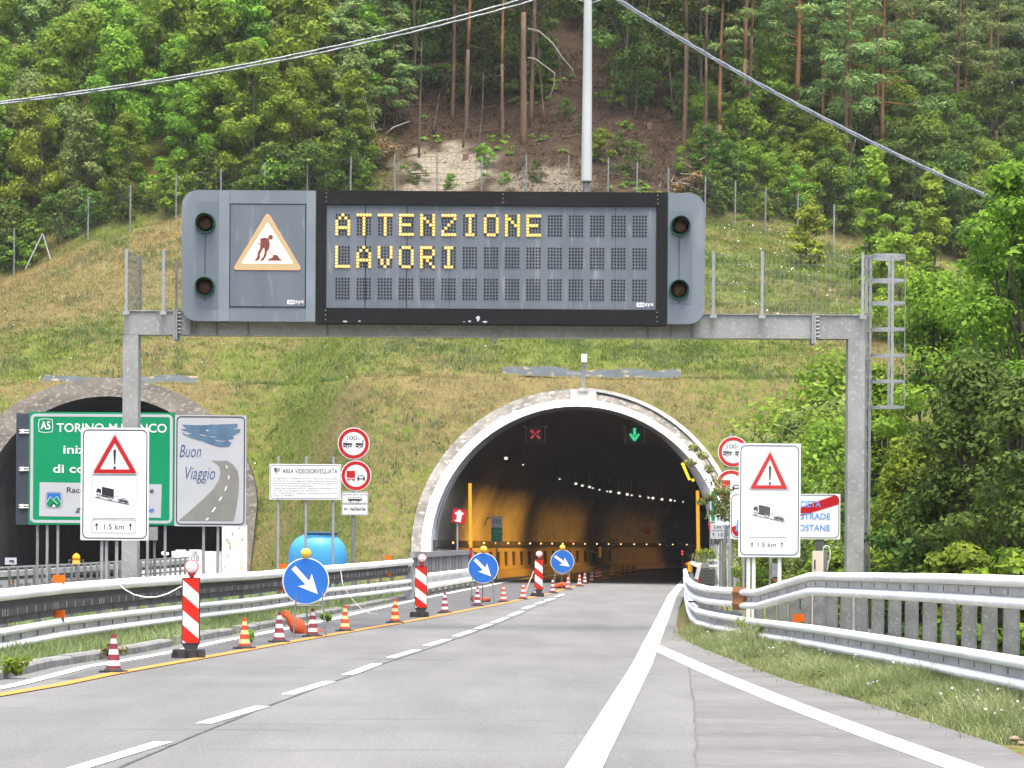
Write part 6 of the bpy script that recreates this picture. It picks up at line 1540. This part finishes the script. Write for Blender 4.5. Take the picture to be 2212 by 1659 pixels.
pine_at(1618, 320, 17, .58, 2.0, 1500, 'orange pine leaning on its neighbour above the right end of the board', .014, 80, True, .12)
pine_at(1716, 345, 16, .40, 2.6, 3600, 'large pine with thick green pads over the middle of the right wood', .02, 81, True, .20)
pine_at(1790, 372, 14, .42, 2.1, 2400, 'pine with a low flat crown under the right cable', .012, 82, True, .14)
pine_at(1832, 400, 17, .40, 2.8, 3600, 'broad pine with orange trunk under the right cable', .008, 83, True, .17)
pine_at(1905, 430, 15, .35, 2.7, 3000, 'dense pine right of the broad orange pine', .01, 84, True, .16)
pine_at(2068, 330, 13, .30, 2.2, 1500, 'open ragged pine against the sky near the right edge', .01, 85, False, .18)
protoP = [pine('pine_tree', 90 + i, (15, 17, 13)[i], (.34, .40, .30)[i], (2.5, 2.8, 2.3)[i], 2800, 'pine with green crown in the mixed wood on the right slope', GP, i != 1) for i in range(3)]
for i in range(52):
    X = rng.uniform(13, 40); D = rng.uniform(170, 222)
    plant(protoP, X, D, rng.uniform(.75, 1.1))
protoQ = [pine('pine_tree', 95, 9, .15, 1.9, 2600, 'grey green young pine standing in the left wood', 'young pines of the left wood', True, 0, .1)]
for i in range(11): plant(protoQ, rng.uniform(-16, -6.5), rng.uniform(168, 180), rng.uniform(.75, 1.05))
for i in range(12):
    plant(protoP, rng.uniform(6, 14), rng.uniform(180, 200), rng.uniform(.85, 1.15))
# --- undergrowth and broadleaf trees among the pines
GU = 'leafy undergrowth trees among the right hand pines'
protoU = [broadleaf('undergrowth_tree', 120 + i, (5.0, 6.0, 4.0)[i], (1.9, 2.2, 1.6)[i], 4200, (LEAF_B, LEAF_D, LEAF_B)[i], .18, .05, .07, 24, label='bushy green tree in the undergrowth below the right hand pines', group=GU) for i in range(3)]
for i in range(150):
    X = rng.uniform(10.5, 36); D = rng.uniform(165.5, 200)
    if px_of(X, D) < 1560: continue
    plant(protoU, X, D, rng.uniform(.6, 1.15))
for i in range(34): plant(protoD, rng.uniform(23, 46), rng.uniform(192, 238), rng.uniform(.8, 1.2), 'dark leafy tree on the hill crest at the upper right', 'trees of the hill crest at the upper right')
for i in range(26): plant(protoS_ if False else protoU, rng.uniform(9.5, 17), rng.uniform(164.5, 176), rng.uniform(.35, .7))
# --- shrubs behind the fence
GS = 'low shrubs along the hillside fence'
protoS = [broadleaf('shrub', 150 + i, (1.8, 2.4)[i], (1.0, 1.2)[i], 1300, (LEAF_B, LEAF_D)[i], .14, .02, .04, 14, label='low green shrub behind the wire fence on the left', group=GS, cat='shrub') for i in range(2)]
for i in range(46):
    X = rng.uniform(-30, -8); plant(protoS, X, FENCE_Y + rng.uniform(.6, 3.0), rng.uniform(.6, 1.4))
GS2 = 'green shrubs scattered over the bare clearing'
for x, y, sc in ((1044, 360, .7), (1300, 350, 1.0), (1365, 385, .9), (1340, 330, .5), (1160, 390, .5), (1560, 430, 1.0), (1600, 455, 1.1), (1640, 470, .8), (1540, 400, .7), (1220, 255, .5), (1255, 280, .4), (1355, 282, .35), (1540, 455, .9), (1690, 470, .9), (1740, 485, 1.0), (1475, 250, .6), (1590, 300, .8), (1660, 310, .9), (1580, 350, .7), (900, 395, .5), (975, 405, .5), (1090, 395, .4)):
    for D in np.arange(163.6, 200, .25):
        X = P(x, y, D).x
        if hgt(X, D) >= P(x, y, D).z: plant(protoS, X, D, sc, 'small green shrub on the bare brown clearing behind the board', GS2); break
# --- dead branches, brush heaps, snags
def snag(x0, y0, pts, D, r, label, m_=BARKW, name='dead_branch', cat='branch'):
    mb = MB(); L_ = [P(x, y, D) for x, y in [(x0, y0)] + pts]; mb.tube(densify(L_, .3), r, 6, r2=r * .35); return tag(mb.build(name, m_, None, True), label, cat)
snag(1140, 62, [(1165, 68), (1195, 95), (1215, 125), (1237, 150), (1240, 168)], 172.0, .07, 'upper pale dead branch arching right from the thickest pine')
snag(1140, 125, [(1155, 127), (1180, 145), (1198, 158), (1197, 185), (1186, 212)], 172.2, .065, 'lower pale dead branch drooping from the thickest pine')
snag(1315, 232, [(1322, 170), (1330, 110), (1337, 60)], 184, .075, 'thin bare birch snag leaning right of the white mast', BARKW, 'dead_tree', 'tree')
snag(806, 290, [(795, 240), (778, 190)], 167.5, .04, 'bare pale sapling stem leaning left at the edge of the wood', BARKW, 'dead_tree', 'tree')
snag(812, 288, [(792, 225), (782, 160)], 168, .03, 'second thin bare sapling stem at the edge of the wood', BARKW, 'dead_tree', 'tree')
snag(833, 290, [(850, 275), (885, 262)], 167, .05, 'broken pale branch lying over the brush heap')
snag(858, 268, [(855, 225), (860, 170)], 172, .06, 'crooked slim trunk at the left edge of the clearing', BARK, 'dead_tree', 'tree')
snag(935, 290, [(942, 250), (950, 200)], 172, .05, 'slim grey trunk between the brush heap and the orange pine', BARK, 'dead_tree', 'tree')
snag(1800, 520, [(1806, 470), (1820, 420), (1835, 360), (1848, 300)], 166, .10, 'ivy covered dead trunk behind the right poplars', BARK, 'dead_tree', 'tree')
def heap(x, y, D, w_, h_, n_, label, cnt=900):
    p = P(x, y, D); p.z = hgt(p.x, p.y); r_ = random.Random(int(x)); root = empty('brush_heap', p, label, 'brush heap'); mb = MB()
    for i in range(n_):
        a = Vector((r_.gauss(0, w_ * .5), r_.gauss(0, .5), abs(r_.gauss(0, h_ * .5)))); d = Vector((r_.uniform(-1, 1), r_.uniform(-.5, .5), r_.uniform(-.2, .5))) * r_.uniform(.5, 1.4)
        limb(mb, a, a + d, .025, .008, .2, 3, i)
    mb.build('branches', BARKW, root); cl = [(r_.gauss(0, w_ * .4), r_.gauss(0, .4), h_ * r_.uniform(.2, .8), .5, .4, .35, cnt / 7, r_.uniform(.2, .7)) for i in range(7)]
    V_, Q, T = leaf_cloud(cl, .16, seed=int(x)); npmesh('dead_leaves', V_, Q, LEAF_R, T, root); return root
heap(1490, 395, 165.3, 1.2, 1.2, 40, 'rust brown heap of cut branches above the right end of the board')
heap(815, 315, 167, .8, 1.7, 40, 'brown heap of dead branches at the right edge of the left wood', 700)
heap(1090, 215, 171.5, .01, .5, 2, 'few rust brown twigs on the slim pine', 160) if False else None
# --- litter, sticks and thin stems on the clearing
lit, lh = [], []
low = []
for i in range(9000):
    X, Y = rng.uniform(-9, 13), rng.uniform(FENCE_Y + .3, 182)
    k = N(X * .35, Y * .35, 31)
    if math.hypot((X + 3.6) / 3.2, (Y - FENCE_Y - 3.5) / 5) < 1 and rng.random() < .85: continue
    if k > -.1: lit.append((X, Y, hgt(X, Y) - .02)); lh.append(rng.uniform(.05, .22))
    elif rng.random() < .10 and k < -.15: low.append((X, Y, hgt(X, Y) + .08, .30, .30, .14, 26, rng.uniform(.1, .7)))
o = None
def clearing_cover():
    V_, T3, T = blades(np.array(lit), np.array(lh), .05, 4, 41, np.full(len(lit), .4), .25, 1.6)
    tag(npmesh('leaf_litter', V_, T3, leaf_mat('litter_brown', (.035, .022, .013), (.12, .078, .045), .1, 0), T, None, tri=True), 'brown twigs and leaf litter over the bare clearing', 'leaf litter', kind='stuff')
    V_, Q, T = leaf_cloud(low, .17, up=.9, seed=43); tag(npmesh('ground_plants', V_, Q, LEAF_B, T), 'low green plants scattered over the clearing', 'ground cover', kind='stuff')
for i in range(26):
    X, D = rng.uniform(-8.5, 12), rng.uniform(FENCE_Y + 1.5, 180); a = rng.uniform(-.5, .5); L_ = rng.uniform(.8, 2.6); p = Vector((X, D, hgt(X, D) + .06)); q = Vector((X + L_ * math.cos(a), D + .3 * L_ * math.sin(a), 0)); q.z = hgt(q.x, q.y) + rng.uniform(.08, .5)
    mb = MB(); limb(mb, p, q, rng.uniform(.025, .06), .012, .12, 4, i); tag(mb.build('fallen_branch', (BARKP, BARK)[i % 2], None, True), 'fallen branch lying on the bare brown clearing', 'branch', 'fallen branches on the clearing')
for i in range(16):
    X, D = rng.uniform(-8.5, 11), rng.uniform(FENCE_Y + 5, 180); p = Vector((X, D, hgt(X, D) - .2)); L_ = rng.uniform(3, 8)
    mb = MB(); limb(mb, p, p + Vector((rng.uniform(-.6, .6), rng.uniform(-.3, .3), L_)), rng.uniform(.04, .075), .015, .06, 6, i + 70); tag(mb.build('bare_stem', (BARK, BARK, BARKP)[i % 3], None, True), 'thin bare upright stem standing on the bare clearing', 'tree', 'thin bare stems on the clearing')
for i in range(7):
    X, D = rng.uniform(-7, 11), rng.uniform(FENCE_Y + 2, 175); mb = MB(); mb.lathe([(.24, -.3), (.17, .02), (.15, .28)], 10); o = mb.build('tree_stump', BARKP, None, True, 40); o.location = (X, D, hgt(X, D)); tag(o, 'cut tree stump on the bare brown clearing', 'stump', 'tree stumps on the clearing')
# --- light poplars and silvery bushes right of the embankment
def placed(root, x, D, z=None):
    X = P(x, 800, D).x; root.location = (X, D, (hgt(X, D) if z is None else z) - .1); return root
placed(broadleaf('poplar_tree', 201, 7.6, 1.35, 6500, LEAF_Y, .20, .03, .10, 40, label='bright yellow green poplar with a pointed top behind the ladder cage', cat='tree', shape='cone'), 1886, 148)
placed(broadleaf('poplar_tree', 202, 7.4, 1.15, 6000, LEAF_Y, .20, .03, .10, 38, label='slimmer yellow green poplar right of the ladder cage', cat='tree', shape='cone'), 2012, 146)
placed(broadleaf('poplar_tree', 203, 3.2, 1.2, 2200, LEAF_Y, .20, .03, .06, 18, label='low yellow green bush at the fence left of the pointed poplar', cat='shrub', shape='cone'), 1745, 155)
placed(broadleaf('poplar_tree', 204, 5.0, 1.7, 4800, LEAF_Y, .20, .03, .08, 30, label='rounded yellow green tree between the two poplars', cat='tree'), 1945, 138)
GBU = 'silvery green bushes right of the tunnel mouth'
protoV = [broadleaf('silvery_bush', 220 + i, (3.4, 4.2, 2.8)[i], (1.6, 1.9, 1.4)[i], 6500, (LEAF_S, LEAF_L, LEAF_L)[i], .115, .02, .06, 30, label='silvery green bush on the slope right of the tunnel mouth', group=GBU, cat='shrub') for i in range(3)]
for x, y, D, sc in ((1640, 900, 112, 1.0), (1700, 880, 110, 1.2), (1760, 850, 110, 1.2), (1800, 800, 112, 1.3), (1672, 1010, 108, .8), (1680, 1000, 104, 1.0), (1740, 1000, 102, 1.2), (1800, 950, 102, 1.3), (1668, 1100, 101, .8), (1720, 1120, 98, 1.1), (1800, 1100, 96, 1.3), (1660, 1190, 95, .7), (1740, 1200, 92, .8), (1810, 1200, 90, 1.0), (1780, 740, 122, 1.2), (1720, 790, 122, 1.0), (1840, 720, 120, 1.4), (1850, 1050, 100, 1.4), (1870, 900, 104, 1.6), (1680, 830, 121, .9), (1640, 1200, 98, .45)):
    X = P(x, y, D).x; q = plant(protoV, X, D, sc); h_ = hgt(X, D)
    yy = P(x, y, D).z - 1.4 * sc; q.location.z = min(max(h_ - .2, 0), yy) if y > 1050 else h_ - .2
# taller bushes filling the bank behind
for x, D, sc in ((1690, 114, 1.7), (1760, 112, 2.0), (1830, 112, 2.1), (1730, 118, 1.3), (1800, 106, 1.7), (1725, 106, 1.6), (1860, 107, 2.0), (1900, 104, 2.0), (1735, 109, 1.25), (1780, 100, 1.45), (1850, 98, 1.7), (1700, 99, 1.15)):
    plant(protoV, P(x, 800, D).x, D, sc)
# sapling hanging over the right rim of the portal and the round signs
root = empty('leaning_sapling', (P(1605, 1200, 88.2).x, 88.2, 0), 'leafy sapling leaning over the round signs and the right portal rim', 'tree')
mb = MB(); bse = root.location.copy()
def lp_(x, y, D=88.2): return P(x, y, D) - bse
cl = []
for j, L_ in enumerate(([(1606, 1240), (1600, 1160), (1585, 1100), (1560, 1060), (1530, 1015), (1492, 1000)], [(1590, 1160), (1566, 1090), (1545, 1040), (1520, 985), (1500, 968)], [(1590, 1100), (1560, 1090), (1535, 1075), (1520, 1085)], [(1598, 1130), (1575, 1115), (1555, 1105)])):
    L3 = [lp_(*q) + Vector((0, .3 * j, 0)) for q in L_]; mb.tube(densify(L3, .2), .03 if j else .045, 6, r2=.008)
    for k, q in enumerate(L3[2:] if j < 2 else L3[1:]):
        r_ = .20 if q.x + bse.x < P(1545, 0, 88).x else .30
        cl.append((q.x, q.y - .05, q.z + .02, r_, .3, r_ * .65, 120 if j < 2 else 150, rng.uniform(.35, .8)))
for x, y in ((1568, 1062), (1556, 1078), (1580, 1090), (1566, 1100), (1548, 1060), (1575, 1078)): q = lp_(x, y); cl.append((q.x, q.y - .1, q.z, .20, .2, .14, 70, rng.uniform(.4, .9)))
mb.build('stem', BARKW, root, True); V_, Q, T = leaf_cloud(cl, .085, seed=77); npmesh('leaves', V_, Q, LEAF_S, T, root)
# --- big shady trees close on the right
def bigtree(seed, x, D, h, w_, cnt, lab, base=.05, lm=None, size=.10, ncl=80):
    r = broadleaf('leafy_tree', seed, h, w_, int(cnt * 1.9), lm or LEAF_D, size, base, .14, ncl, label=lab, cat='tree'); r.location = (P(x, 800, D).x, D, -.1); return r
LEAF_N = leaf_mat('leaf_near', (.070, .130, .012), (.260, .350, .036), .48, .12)
bigtree(301, 2030, 70, 8.0, 1.75, 15000, 'tall dense tree just right of the ladder, shading the bank', .03, LEAF_N)
bigtree(302, 2190, 62, 9.6, 1.65, 17000, 'tallest dense tree at the right edge of the picture', .03, LEAF_N)
bigtree(303, 1985, 63, 3.9, 1.25, 8500, 'lower leafy bush reaching over the foot of the ladder', .03, LEAF_N)
bigtree(304, 2110, 57, 5.2, 1.5, 11000, 'dark leafy bush before the tall trees behind the guardrail', .02, LEAF_D)
bigtree(305, 2230, 52, 4.6, 1.4, 9000, 'dark leafy bush at the right edge behind the guardrail', .02, LEAF_D)
bigtree(306, 2010, 58, 2.7, 1.2, 6500, 'low dark bush behind the upper guardrail, right of the gantry column', .02, LEAF_D)
bigtree(307, 1905, 72, 6.0, 1.2, 9000, 'leafy tree filling the gap behind the ladder', .03, LEAF_N)
bigtree(308, 2200, 84, 9.0, 2.2, 13000, 'tall tree in the back of the right hand group', .05, LEAF_N, .2)
bigtree(309, 2290, 74, 11.5, 2.4, 11000, 'tall tree cut by the right edge of the picture', .05, LEAF_N, .2)
for x, D, h in ((1850, 80, 2.1), (1900, 60, 1.6), (2080, 50, 1.7), (2180, 46, 1.6), (1790, 76, 1.6)):
    bigtree(int(x), x, D, h, .9, 3200, {1850: 'small bush at the foot of the right gantry column', 1900: 'small bush right of the gantry column foot', 2080: 'small bush close behind the guardrail posts', 2180: 'small bush behind the guardrail posts at the right edge', 1790: 'small bush behind the electric cabinet'}[x], .02, LEAF_B, .14, 24)

# ================================================================== grass
def blades(P0, h, wd, nb, seed, tint, spread=.12, lean=.45):
    """tufts: P0 (n,3); nb blades each, every blade one bent tapered strip of two triangles -> quad"""
    g_ = np.random.default_rng(seed); n_ = len(P0); base = np.repeat(P0, nb, 0) + np.concatenate([g_.normal(size=(n_ * nb, 2)) * spread, np.zeros((n_ * nb, 1))], 1)
    hh = np.repeat(h, nb) * g_.uniform(.55, 1.15, n_ * nb); a = g_.uniform(0, 6.283, n_ * nb); side = np.stack([np.cos(a), np.sin(a), 0 * a], 1) * (wd * g_.uniform(.6, 1.4, n_ * nb))[:, None] * .5
    ln = g_.normal(size=(n_ * nb, 2)) * (lean * hh)[:, None]
    mid_ = base + np.concatenate([ln * .35, (hh * .6)[:, None]], 1); tip = base + np.concatenate([ln, hh[:, None]], 1)
    V_ = np.stack([base - side, base + side, mid_ + side * .7, tip, mid_ - side * .7], 1).reshape(-1, 3)
    idx = np.arange(n_ * nb)[:, None] * 5
    Q = np.concatenate([idx + np.array([[0, 1, 2, 4]]), idx + np.array([[4, 2, 3, 3]])], 0)
    Tq = np.repeat(tint, nb) + .15 * g_.normal(size=n_ * nb)
    tri_ = np.concatenate([idx + np.array([[0, 1, 2]]), idx + np.array([[0, 2, 4]]), idx + np.array([[4, 2, 3]])], 0)
    return V_, tri_, np.concatenate([Tq, Tq, Tq]).clip(0, 1)
def grass_obj(name, pts, h, wd, nb, m_, tint, label, seed, spread=.12, lean=.45):
    V_, T3, T = blades(np.array(pts), np.array(h), wd, nb, seed, np.array(tint), spread, lean)
    o = npmesh(name, V_, T3, m_, T, None, tri=True); return tag(o, label, 'grass', kind='stuff')
GR_G = leaf_mat('grass_green', (.064, .108, .012), (.125, .172, .022), .3, 0, .7)
GR_T = leaf_mat('grass_tan', (.150, .112, .042), (.285, .222, .095), .25, 0, .7)
GR_S = leaf_mat('grass_straw', (.105, .104, .034), (.195, .185, .070), .25, 0, .7)
GR_B = leaf_mat('grass_bluegreen', (.095, .120, .045), (.165, .185, .090), .25, 0, .7)
pt, ht, tt = [], [], []
pg, hg, tg_, ps, hs_, ts, pb, hb, tb_ = [], [], [], [], [], [], [], [], []
r2 = random.Random(8)
for i in range(120000):
    X = r2.uniform(-33, 22); Y = r2.uniform(118.5, FENCE_Y + 14); d = Y - toe(X)
    if d < .3 or (Y > FENCE_Y + .5 and -10 < X < 9.5): continue
    z = hgt(X, Y)
    if in_tube(X, z, R_OUT, -.05) and Y < 140: continue
    if in_tube(X, z, L_OUT, -.05) and Y < 146: continue
    ch = max(0, 1 - abs(d - 11.8) / 1.0) * ((abs(X - PXR.x) < 5) + (abs(X - PXL.x) < 5))
    if ch > .1: continue
    g0 = .5 + .55 * N(X * .16, Y * .16, 1) + .5 * N(X * .55, Y * .55, 4) - .5 * sstep(-12, -22, X) * sstep(140, 152, Y)
    g0 -= .5 * max(0, 1 - abs(d - 10.5) / 2.6) * (sstep(8, 3, abs(X - PXR.x)) + sstep(8, 3, abs(X - PXL.x)))
    k = r2.random()
    if k < g0 * .8:
        pg.append((X, Y, z - .03)); hg.append(r2.uniform(.10, .28) * (.7 + .5 * g0)); tg_.append(.5 + .45 * N(X * .3, Y * .3, 12))
    elif k < .80:
        if g0 < .22 and k > g0 * .8 and N(X * .3, Y * .3, 17) < .35: pt.append((X, Y, z - .03)); ht.append(r2.uniform(.10, .22)); tt.append(.5 + .4 * N(X * .4, Y * .4, 14))
        elif g0 < .62: ps.append((X, Y, z - .03)); hs_.append(r2.uniform(.10, .22)); ts.append(.5 + .4 * N(X * .4, Y * .4, 13))
    elif N(X * .25, Y * .25, 21) > .2:
        pb.append((X, Y, z - .03)); hb.append(r2.uniform(.14, .34)); tb_.append(.5 + .3 * N(X * .6, Y * .6, 3))
grass_obj('slope_grass', pg, hg, .022, 8, GR_G, tg_, 'green grass tufts over the embankment', 1, .17, .75)
grass_obj('dry_grass', ps, hs_, .022, 7, GR_S, ts, 'dry straw coloured grass over the embankment', 2, .16, .8)
grass_obj('dry_grass', pt, ht, .022, 7, GR_T, tt, 'tan bleached grass on the crest and over the tunnel crowns', 4, .16, .8)
cl = []
for i in range(3600):
    X, Y = r2.uniform(-33, 20), r2.uniform(119, FENCE_Y); d = Y - toe(X); z = hgt(X, Y)
    if d < .5 or (in_tube(X, z, R_OUT, -.3) and Y < 140) or (in_tube(X, z, L_OUT, -.3) and Y < 146) or abs(d - 11.5) < 1.6: continue
    if .1 + .5 * N(X * .16, Y * .16, 1) + .6 * N(X * .3, Y * .3, 25) < r2.random() * .55: continue
    q = r2.uniform(.10, .30); cl.append((X, Y, z + q * .5, q * 1.5, q * 1.5, q, 34, r2.uniform(.1, .9)))
V_, Q, T = leaf_cloud(cl, .10, up=.6, aspect=.4, seed=61); tag(npmesh('slope_herbs', V_, Q, leaf_mat('herb_leaf', (.055, .095, .016), (.155, .200, .060), .3, 0), T), 'rounded herb clumps dotted over the embankment', 'weeds', kind='stuff')
grass_obj('slope_weeds', pb, hb, .03, 11, GR_B, tb_, 'dull blue green weeds in clumps on the embankment', 3, .16)
def scatter(poly, n_, seed):
    """points inside a ground polygon"""
    r_ = random.Random(seed); xs, ys = [p[0] for p in poly], [p[1] for p in poly]; out = []
    while len(out) < n_:
        x, y = r_.uniform(min(xs), max(xs)), r_.uniform(min(ys), max(ys)); c_ = False; j = len(poly) - 1
        for i in range(len(poly)):
            if (poly[i][1] > y) != (poly[j][1] > y) and x < (poly[j][0] - poly[i][0]) * (y - poly[i][1]) / (poly[j][1] - poly[i][1]) + poly[i][0]: c_ = not c_
            j = i
        if c_: out.append((x, y))
    return out
GRV = leaf_mat('grass_verge', (.110, .160, .045), (.310, .335, .160), .3, 0, .7)
# left verge between kerb and rail, and the ground behind it
KL = [(q.x - .55, q.y) for q in W_LEFT if q.y > 36]; KR = [(at_D(top, q.y)[0] - 1.6, q.y) for q in W_LEFT if q.y > 36]
pts = scatter(KL + KR[::-1], 9500, 5); L5 = [p for p in pts if N(p[0] * .6, p[1] * .35, 2) > -.25]
grass_obj('verge_grass', [(x, y, -.06) for x, y in L5], [rng.uniform(.10, .30) * (1 + .5 * N(x, y * .5, 8)) for x, y in L5], .014, 9, GRV, [.5 + .4 * N(x * .8, y * .4, 6) for x, y in L5], 'green grass under the left guardrail', 6, .09)
L6 = [p for p in pts if N(p[0] * .6, p[1] * .35, 2) <= .05][:3000]
grass_obj('dry_grass', [(x, y, -.06) for x, y in L6], [rng.uniform(.05, .12) for _ in L6], .012, 7, GR_S, [.5] * len(L6), 'dry grass litter along the left kerb', 7, .12, 1.2)
pts = scatter([(-14, 46), (-8, 46), (-3.4, 118), (-11, 120), (-13, 90)], 7000, 9)
grass_obj('verge_grass', [(x, y, -.06) for x, y in pts], [rng.uniform(.12, .38) for _ in pts], .02, 7, GRV, [.45 + .4 * N(x * .5, y * .3, 6) for x, y in pts], 'grass on the strip between the two carriageways', 10, .12)
# right verge
RL = sorted((p.y, p.x) for p in LO)
outer = [(interp(y, RL) + .9, y) for y in np.arange(26, 60, 2)]; inner = [(along(ROADR, y) - .05, y) for y in np.arange(26, 60, 2)]
pts = scatter(inner + outer[::-1], 17000, 12); edge = []
L7 = [(x, y) for x, y in pts if (x - along(ROADR, y)) > .06 + .28 * (N(y * .6, 2) + .5) * rng.random()]
grass_obj('verge_grass', [(x, y, -.06) for x, y in L7], [rng.uniform(.07, .30) * (.8 + .9 * N(x * .7, y * .5, 8)) * min(1, .35 + (x - along(ROADR, y)) * 1.0) + .03 for x, y in L7], .010, 11, GRV, [.55 + .5 * N(x * .9, y * .6, 6) for x, y in L7], 'green and straw weeds on the verge under the right guardrail', 13, .07)
L8 = [(x, y) for x, y in scatter(inner + outer[::-1], 2600, 14)]
grass_obj('dry_grass', [(x, y, -.06) for x, y in L8], [rng.uniform(.05, .16) for _ in L8], .009, 8, GR_S, [.6] * len(L8), 'dry straw among the right verge weeds', 15, .1, 1.0)
# feathery weed clumps and tiny white and lilac flowers
cl = []
for i in range(230):
    x, y = scatter(inner + outer[::-1], 1, 500 + i)[0]
    if x - along(ROADR, y) < .25: continue
    q = rng.uniform(.05, .20); cl.append((x, y, q * .55 - .05, q * 1.3, q * 1.3, q, 160, rng.uniform(.2, .8)))
V_, Q, T = leaf_cloud(cl, .028, up=.2, aspect=.35, seed=31); tag(npmesh('verge_weeds', V_, Q, leaf_mat('weed_leaf', (.045, .07, .022), (.16, .18, .075), .3, 0), T), 'feathery grey green weeds on the right verge', 'weeds', kind='stuff')
def flowers(name, pts, m_, label, size):
    cl = [(x, y, z, .03, .03, .02, 6, .5) for x, y, z in pts]; V_, Q, T = leaf_cloud(cl, size, up=1.2, aspect=.9, seed=len(pts)); return tag(npmesh(name, V_, Q, m_, T), label, 'flowers', kind='stuff')
clearing_cover()
fl = [scatter(inner + outer[::-1], 1, 900 + i)[0] for i in range(620)]; fl = [(x, y, rng.uniform(.08, .26)) for x, y in fl if N(x * 1.2, y * .8, 4) > .08 and x - along(ROADR, y) > .2]
flowers('wild_flowers', fl[::2], mat('petal_white', (.75, .74, .70)), 'tiny white flowers among the right verge weeds', .018); flowers('wild_flowers', fl[1::2], mat('petal_lilac', (.50, .42, .50)), 'pale lilac seed heads among the right verge weeds', .016)
fw = []
for i in range(170):
    X, Y = r2.uniform(9, 16), r2.uniform(140, 163)
    if N(X * .4, Y * .4, 9) > 0: fw.append((X, Y, hgt(X, Y) + .35))
for i in range(60): X, Y = r2.uniform(-30, 8), r2.uniform(129, 160); fw.append((X, Y, hgt(X, Y) + .25))
flowers('wild_flowers', fw, MATS['petal_white'], 'white flower heads dotted over the upper embankment', .06)
# taller plants at the rail
for x, y, D, h_, lab in ((1650, 1335, 49.5, .55, 'spindly weed growing up between the two right rails'), (1610, 1372, 48.5, .45, 'tall pale grass tussock before the right rail'), (1518, 1200, 73.5, .3, 'small creeper growing on the battered rail end')):
    p = P(x, y, D); 
    if y > 1250: p.z = 0
    else: p.z = P(1518, 1213, D).z
    r = empty('weed', p, lab, 'plant'); kk = 30
    V_, T3, T = blades(np.array([(rng.gauss(0, .10), rng.gauss(0, .05), -.03) for _ in range(kk)]), np.full(kk, h_), .012, 4, int(x), np.full(kk, .75), .05, .55); npmesh('stalks', V_, T3, GRV, T, r, tri=True)
    if D != 48.5:
        V_, Q, T = leaf_cloud([(rng.gauss(0, .15), 0, h_ * rng.uniform(.3, .9), .12, .08, .1, 60, .7) for _ in range(7)], .05, seed=int(x)); npmesh('leaves', V_, Q, LEAF_L, T, r)
# kerb weeds
for i, (x, y, h_) in enumerate(((407, 1399, .22), (532, 1388, .2), (240, 1425, .22), (18, 1466, .26), (700, 1345, .2))):
    p = G(x, y); r = empty('weed', p, ('bushy weed beside the kerb left of the nearest beacon panel', 'small weed at the kerb right of the nearest beacon panel', 'dry weed at the kerb behind the nearest cone', 'leafy weed at the left edge of the picture by the kerb', 'low weed at the kerb near the blue arrow sign')[i], 'plant')
    V_, Q, T = leaf_cloud([(rng.gauss(0, h_ * .35), rng.gauss(0, .08), h_ * rng.uniform(.2, .9), h_ * .35, h_ * .35, h_ * .3, 60, .5) for _ in range(7)], .05, seed=i + 3); npmesh('leaves', V_, Q, LEAF_B if i != 2 else GR_S, T, r)
# stones at the lower right edge
for i, (x, y, r_) in enumerate(((2192, 1596, .045), (2207, 1606, .035), (1997, 1533, .04))):
    p = G(x, y, .02); mb = MB(); mb.lathe([(0, -.6), (.7, -.4), (1, 0), (.75, .4), (0, .6)], 9); mb.v = [(a * r_ * (1 + .25 * N(a * 2, b2 * 2, i)), b2 * r_, c * r_) for a, b2, c in mb.v]
    o = mb.build('stone', mat('stone_pale', (.26, .20, .15), (.18, .14, .10), 9, .9), None, True, 30); o.location = p; tag(o, ('largest pale stone at the verge edge on the far right', 'second pale stone at the verge edge on the far right', 'small pale stone among the right verge weeds')[i], 'stone')

# ================================================================== air
mb = MB(); mb.box((0, 110, 39.5), (130, 380, 83)); hz_ = mb.build('haze', mat('haze', (.8, .8, .8)))
HM = MATS['haze']; hn = HM.node_tree.nodes; hn.clear(); ho = hn.new('ShaderNodeOutputMaterial'); hv = hn.new('ShaderNodeVolumePrincipled')
hv.inputs['Color'].default_value = (.93, .94, .95, 1); hv.inputs['Density'].default_value = .00011; hv.inputs['Anisotropy'].default_value = .1
HM.node_tree.links.new(hv.outputs[0], ho.inputs['Volume'])
tag(hz_, 'thin summer haze between the road and the wooded hill', 'haze', kind='stuff')
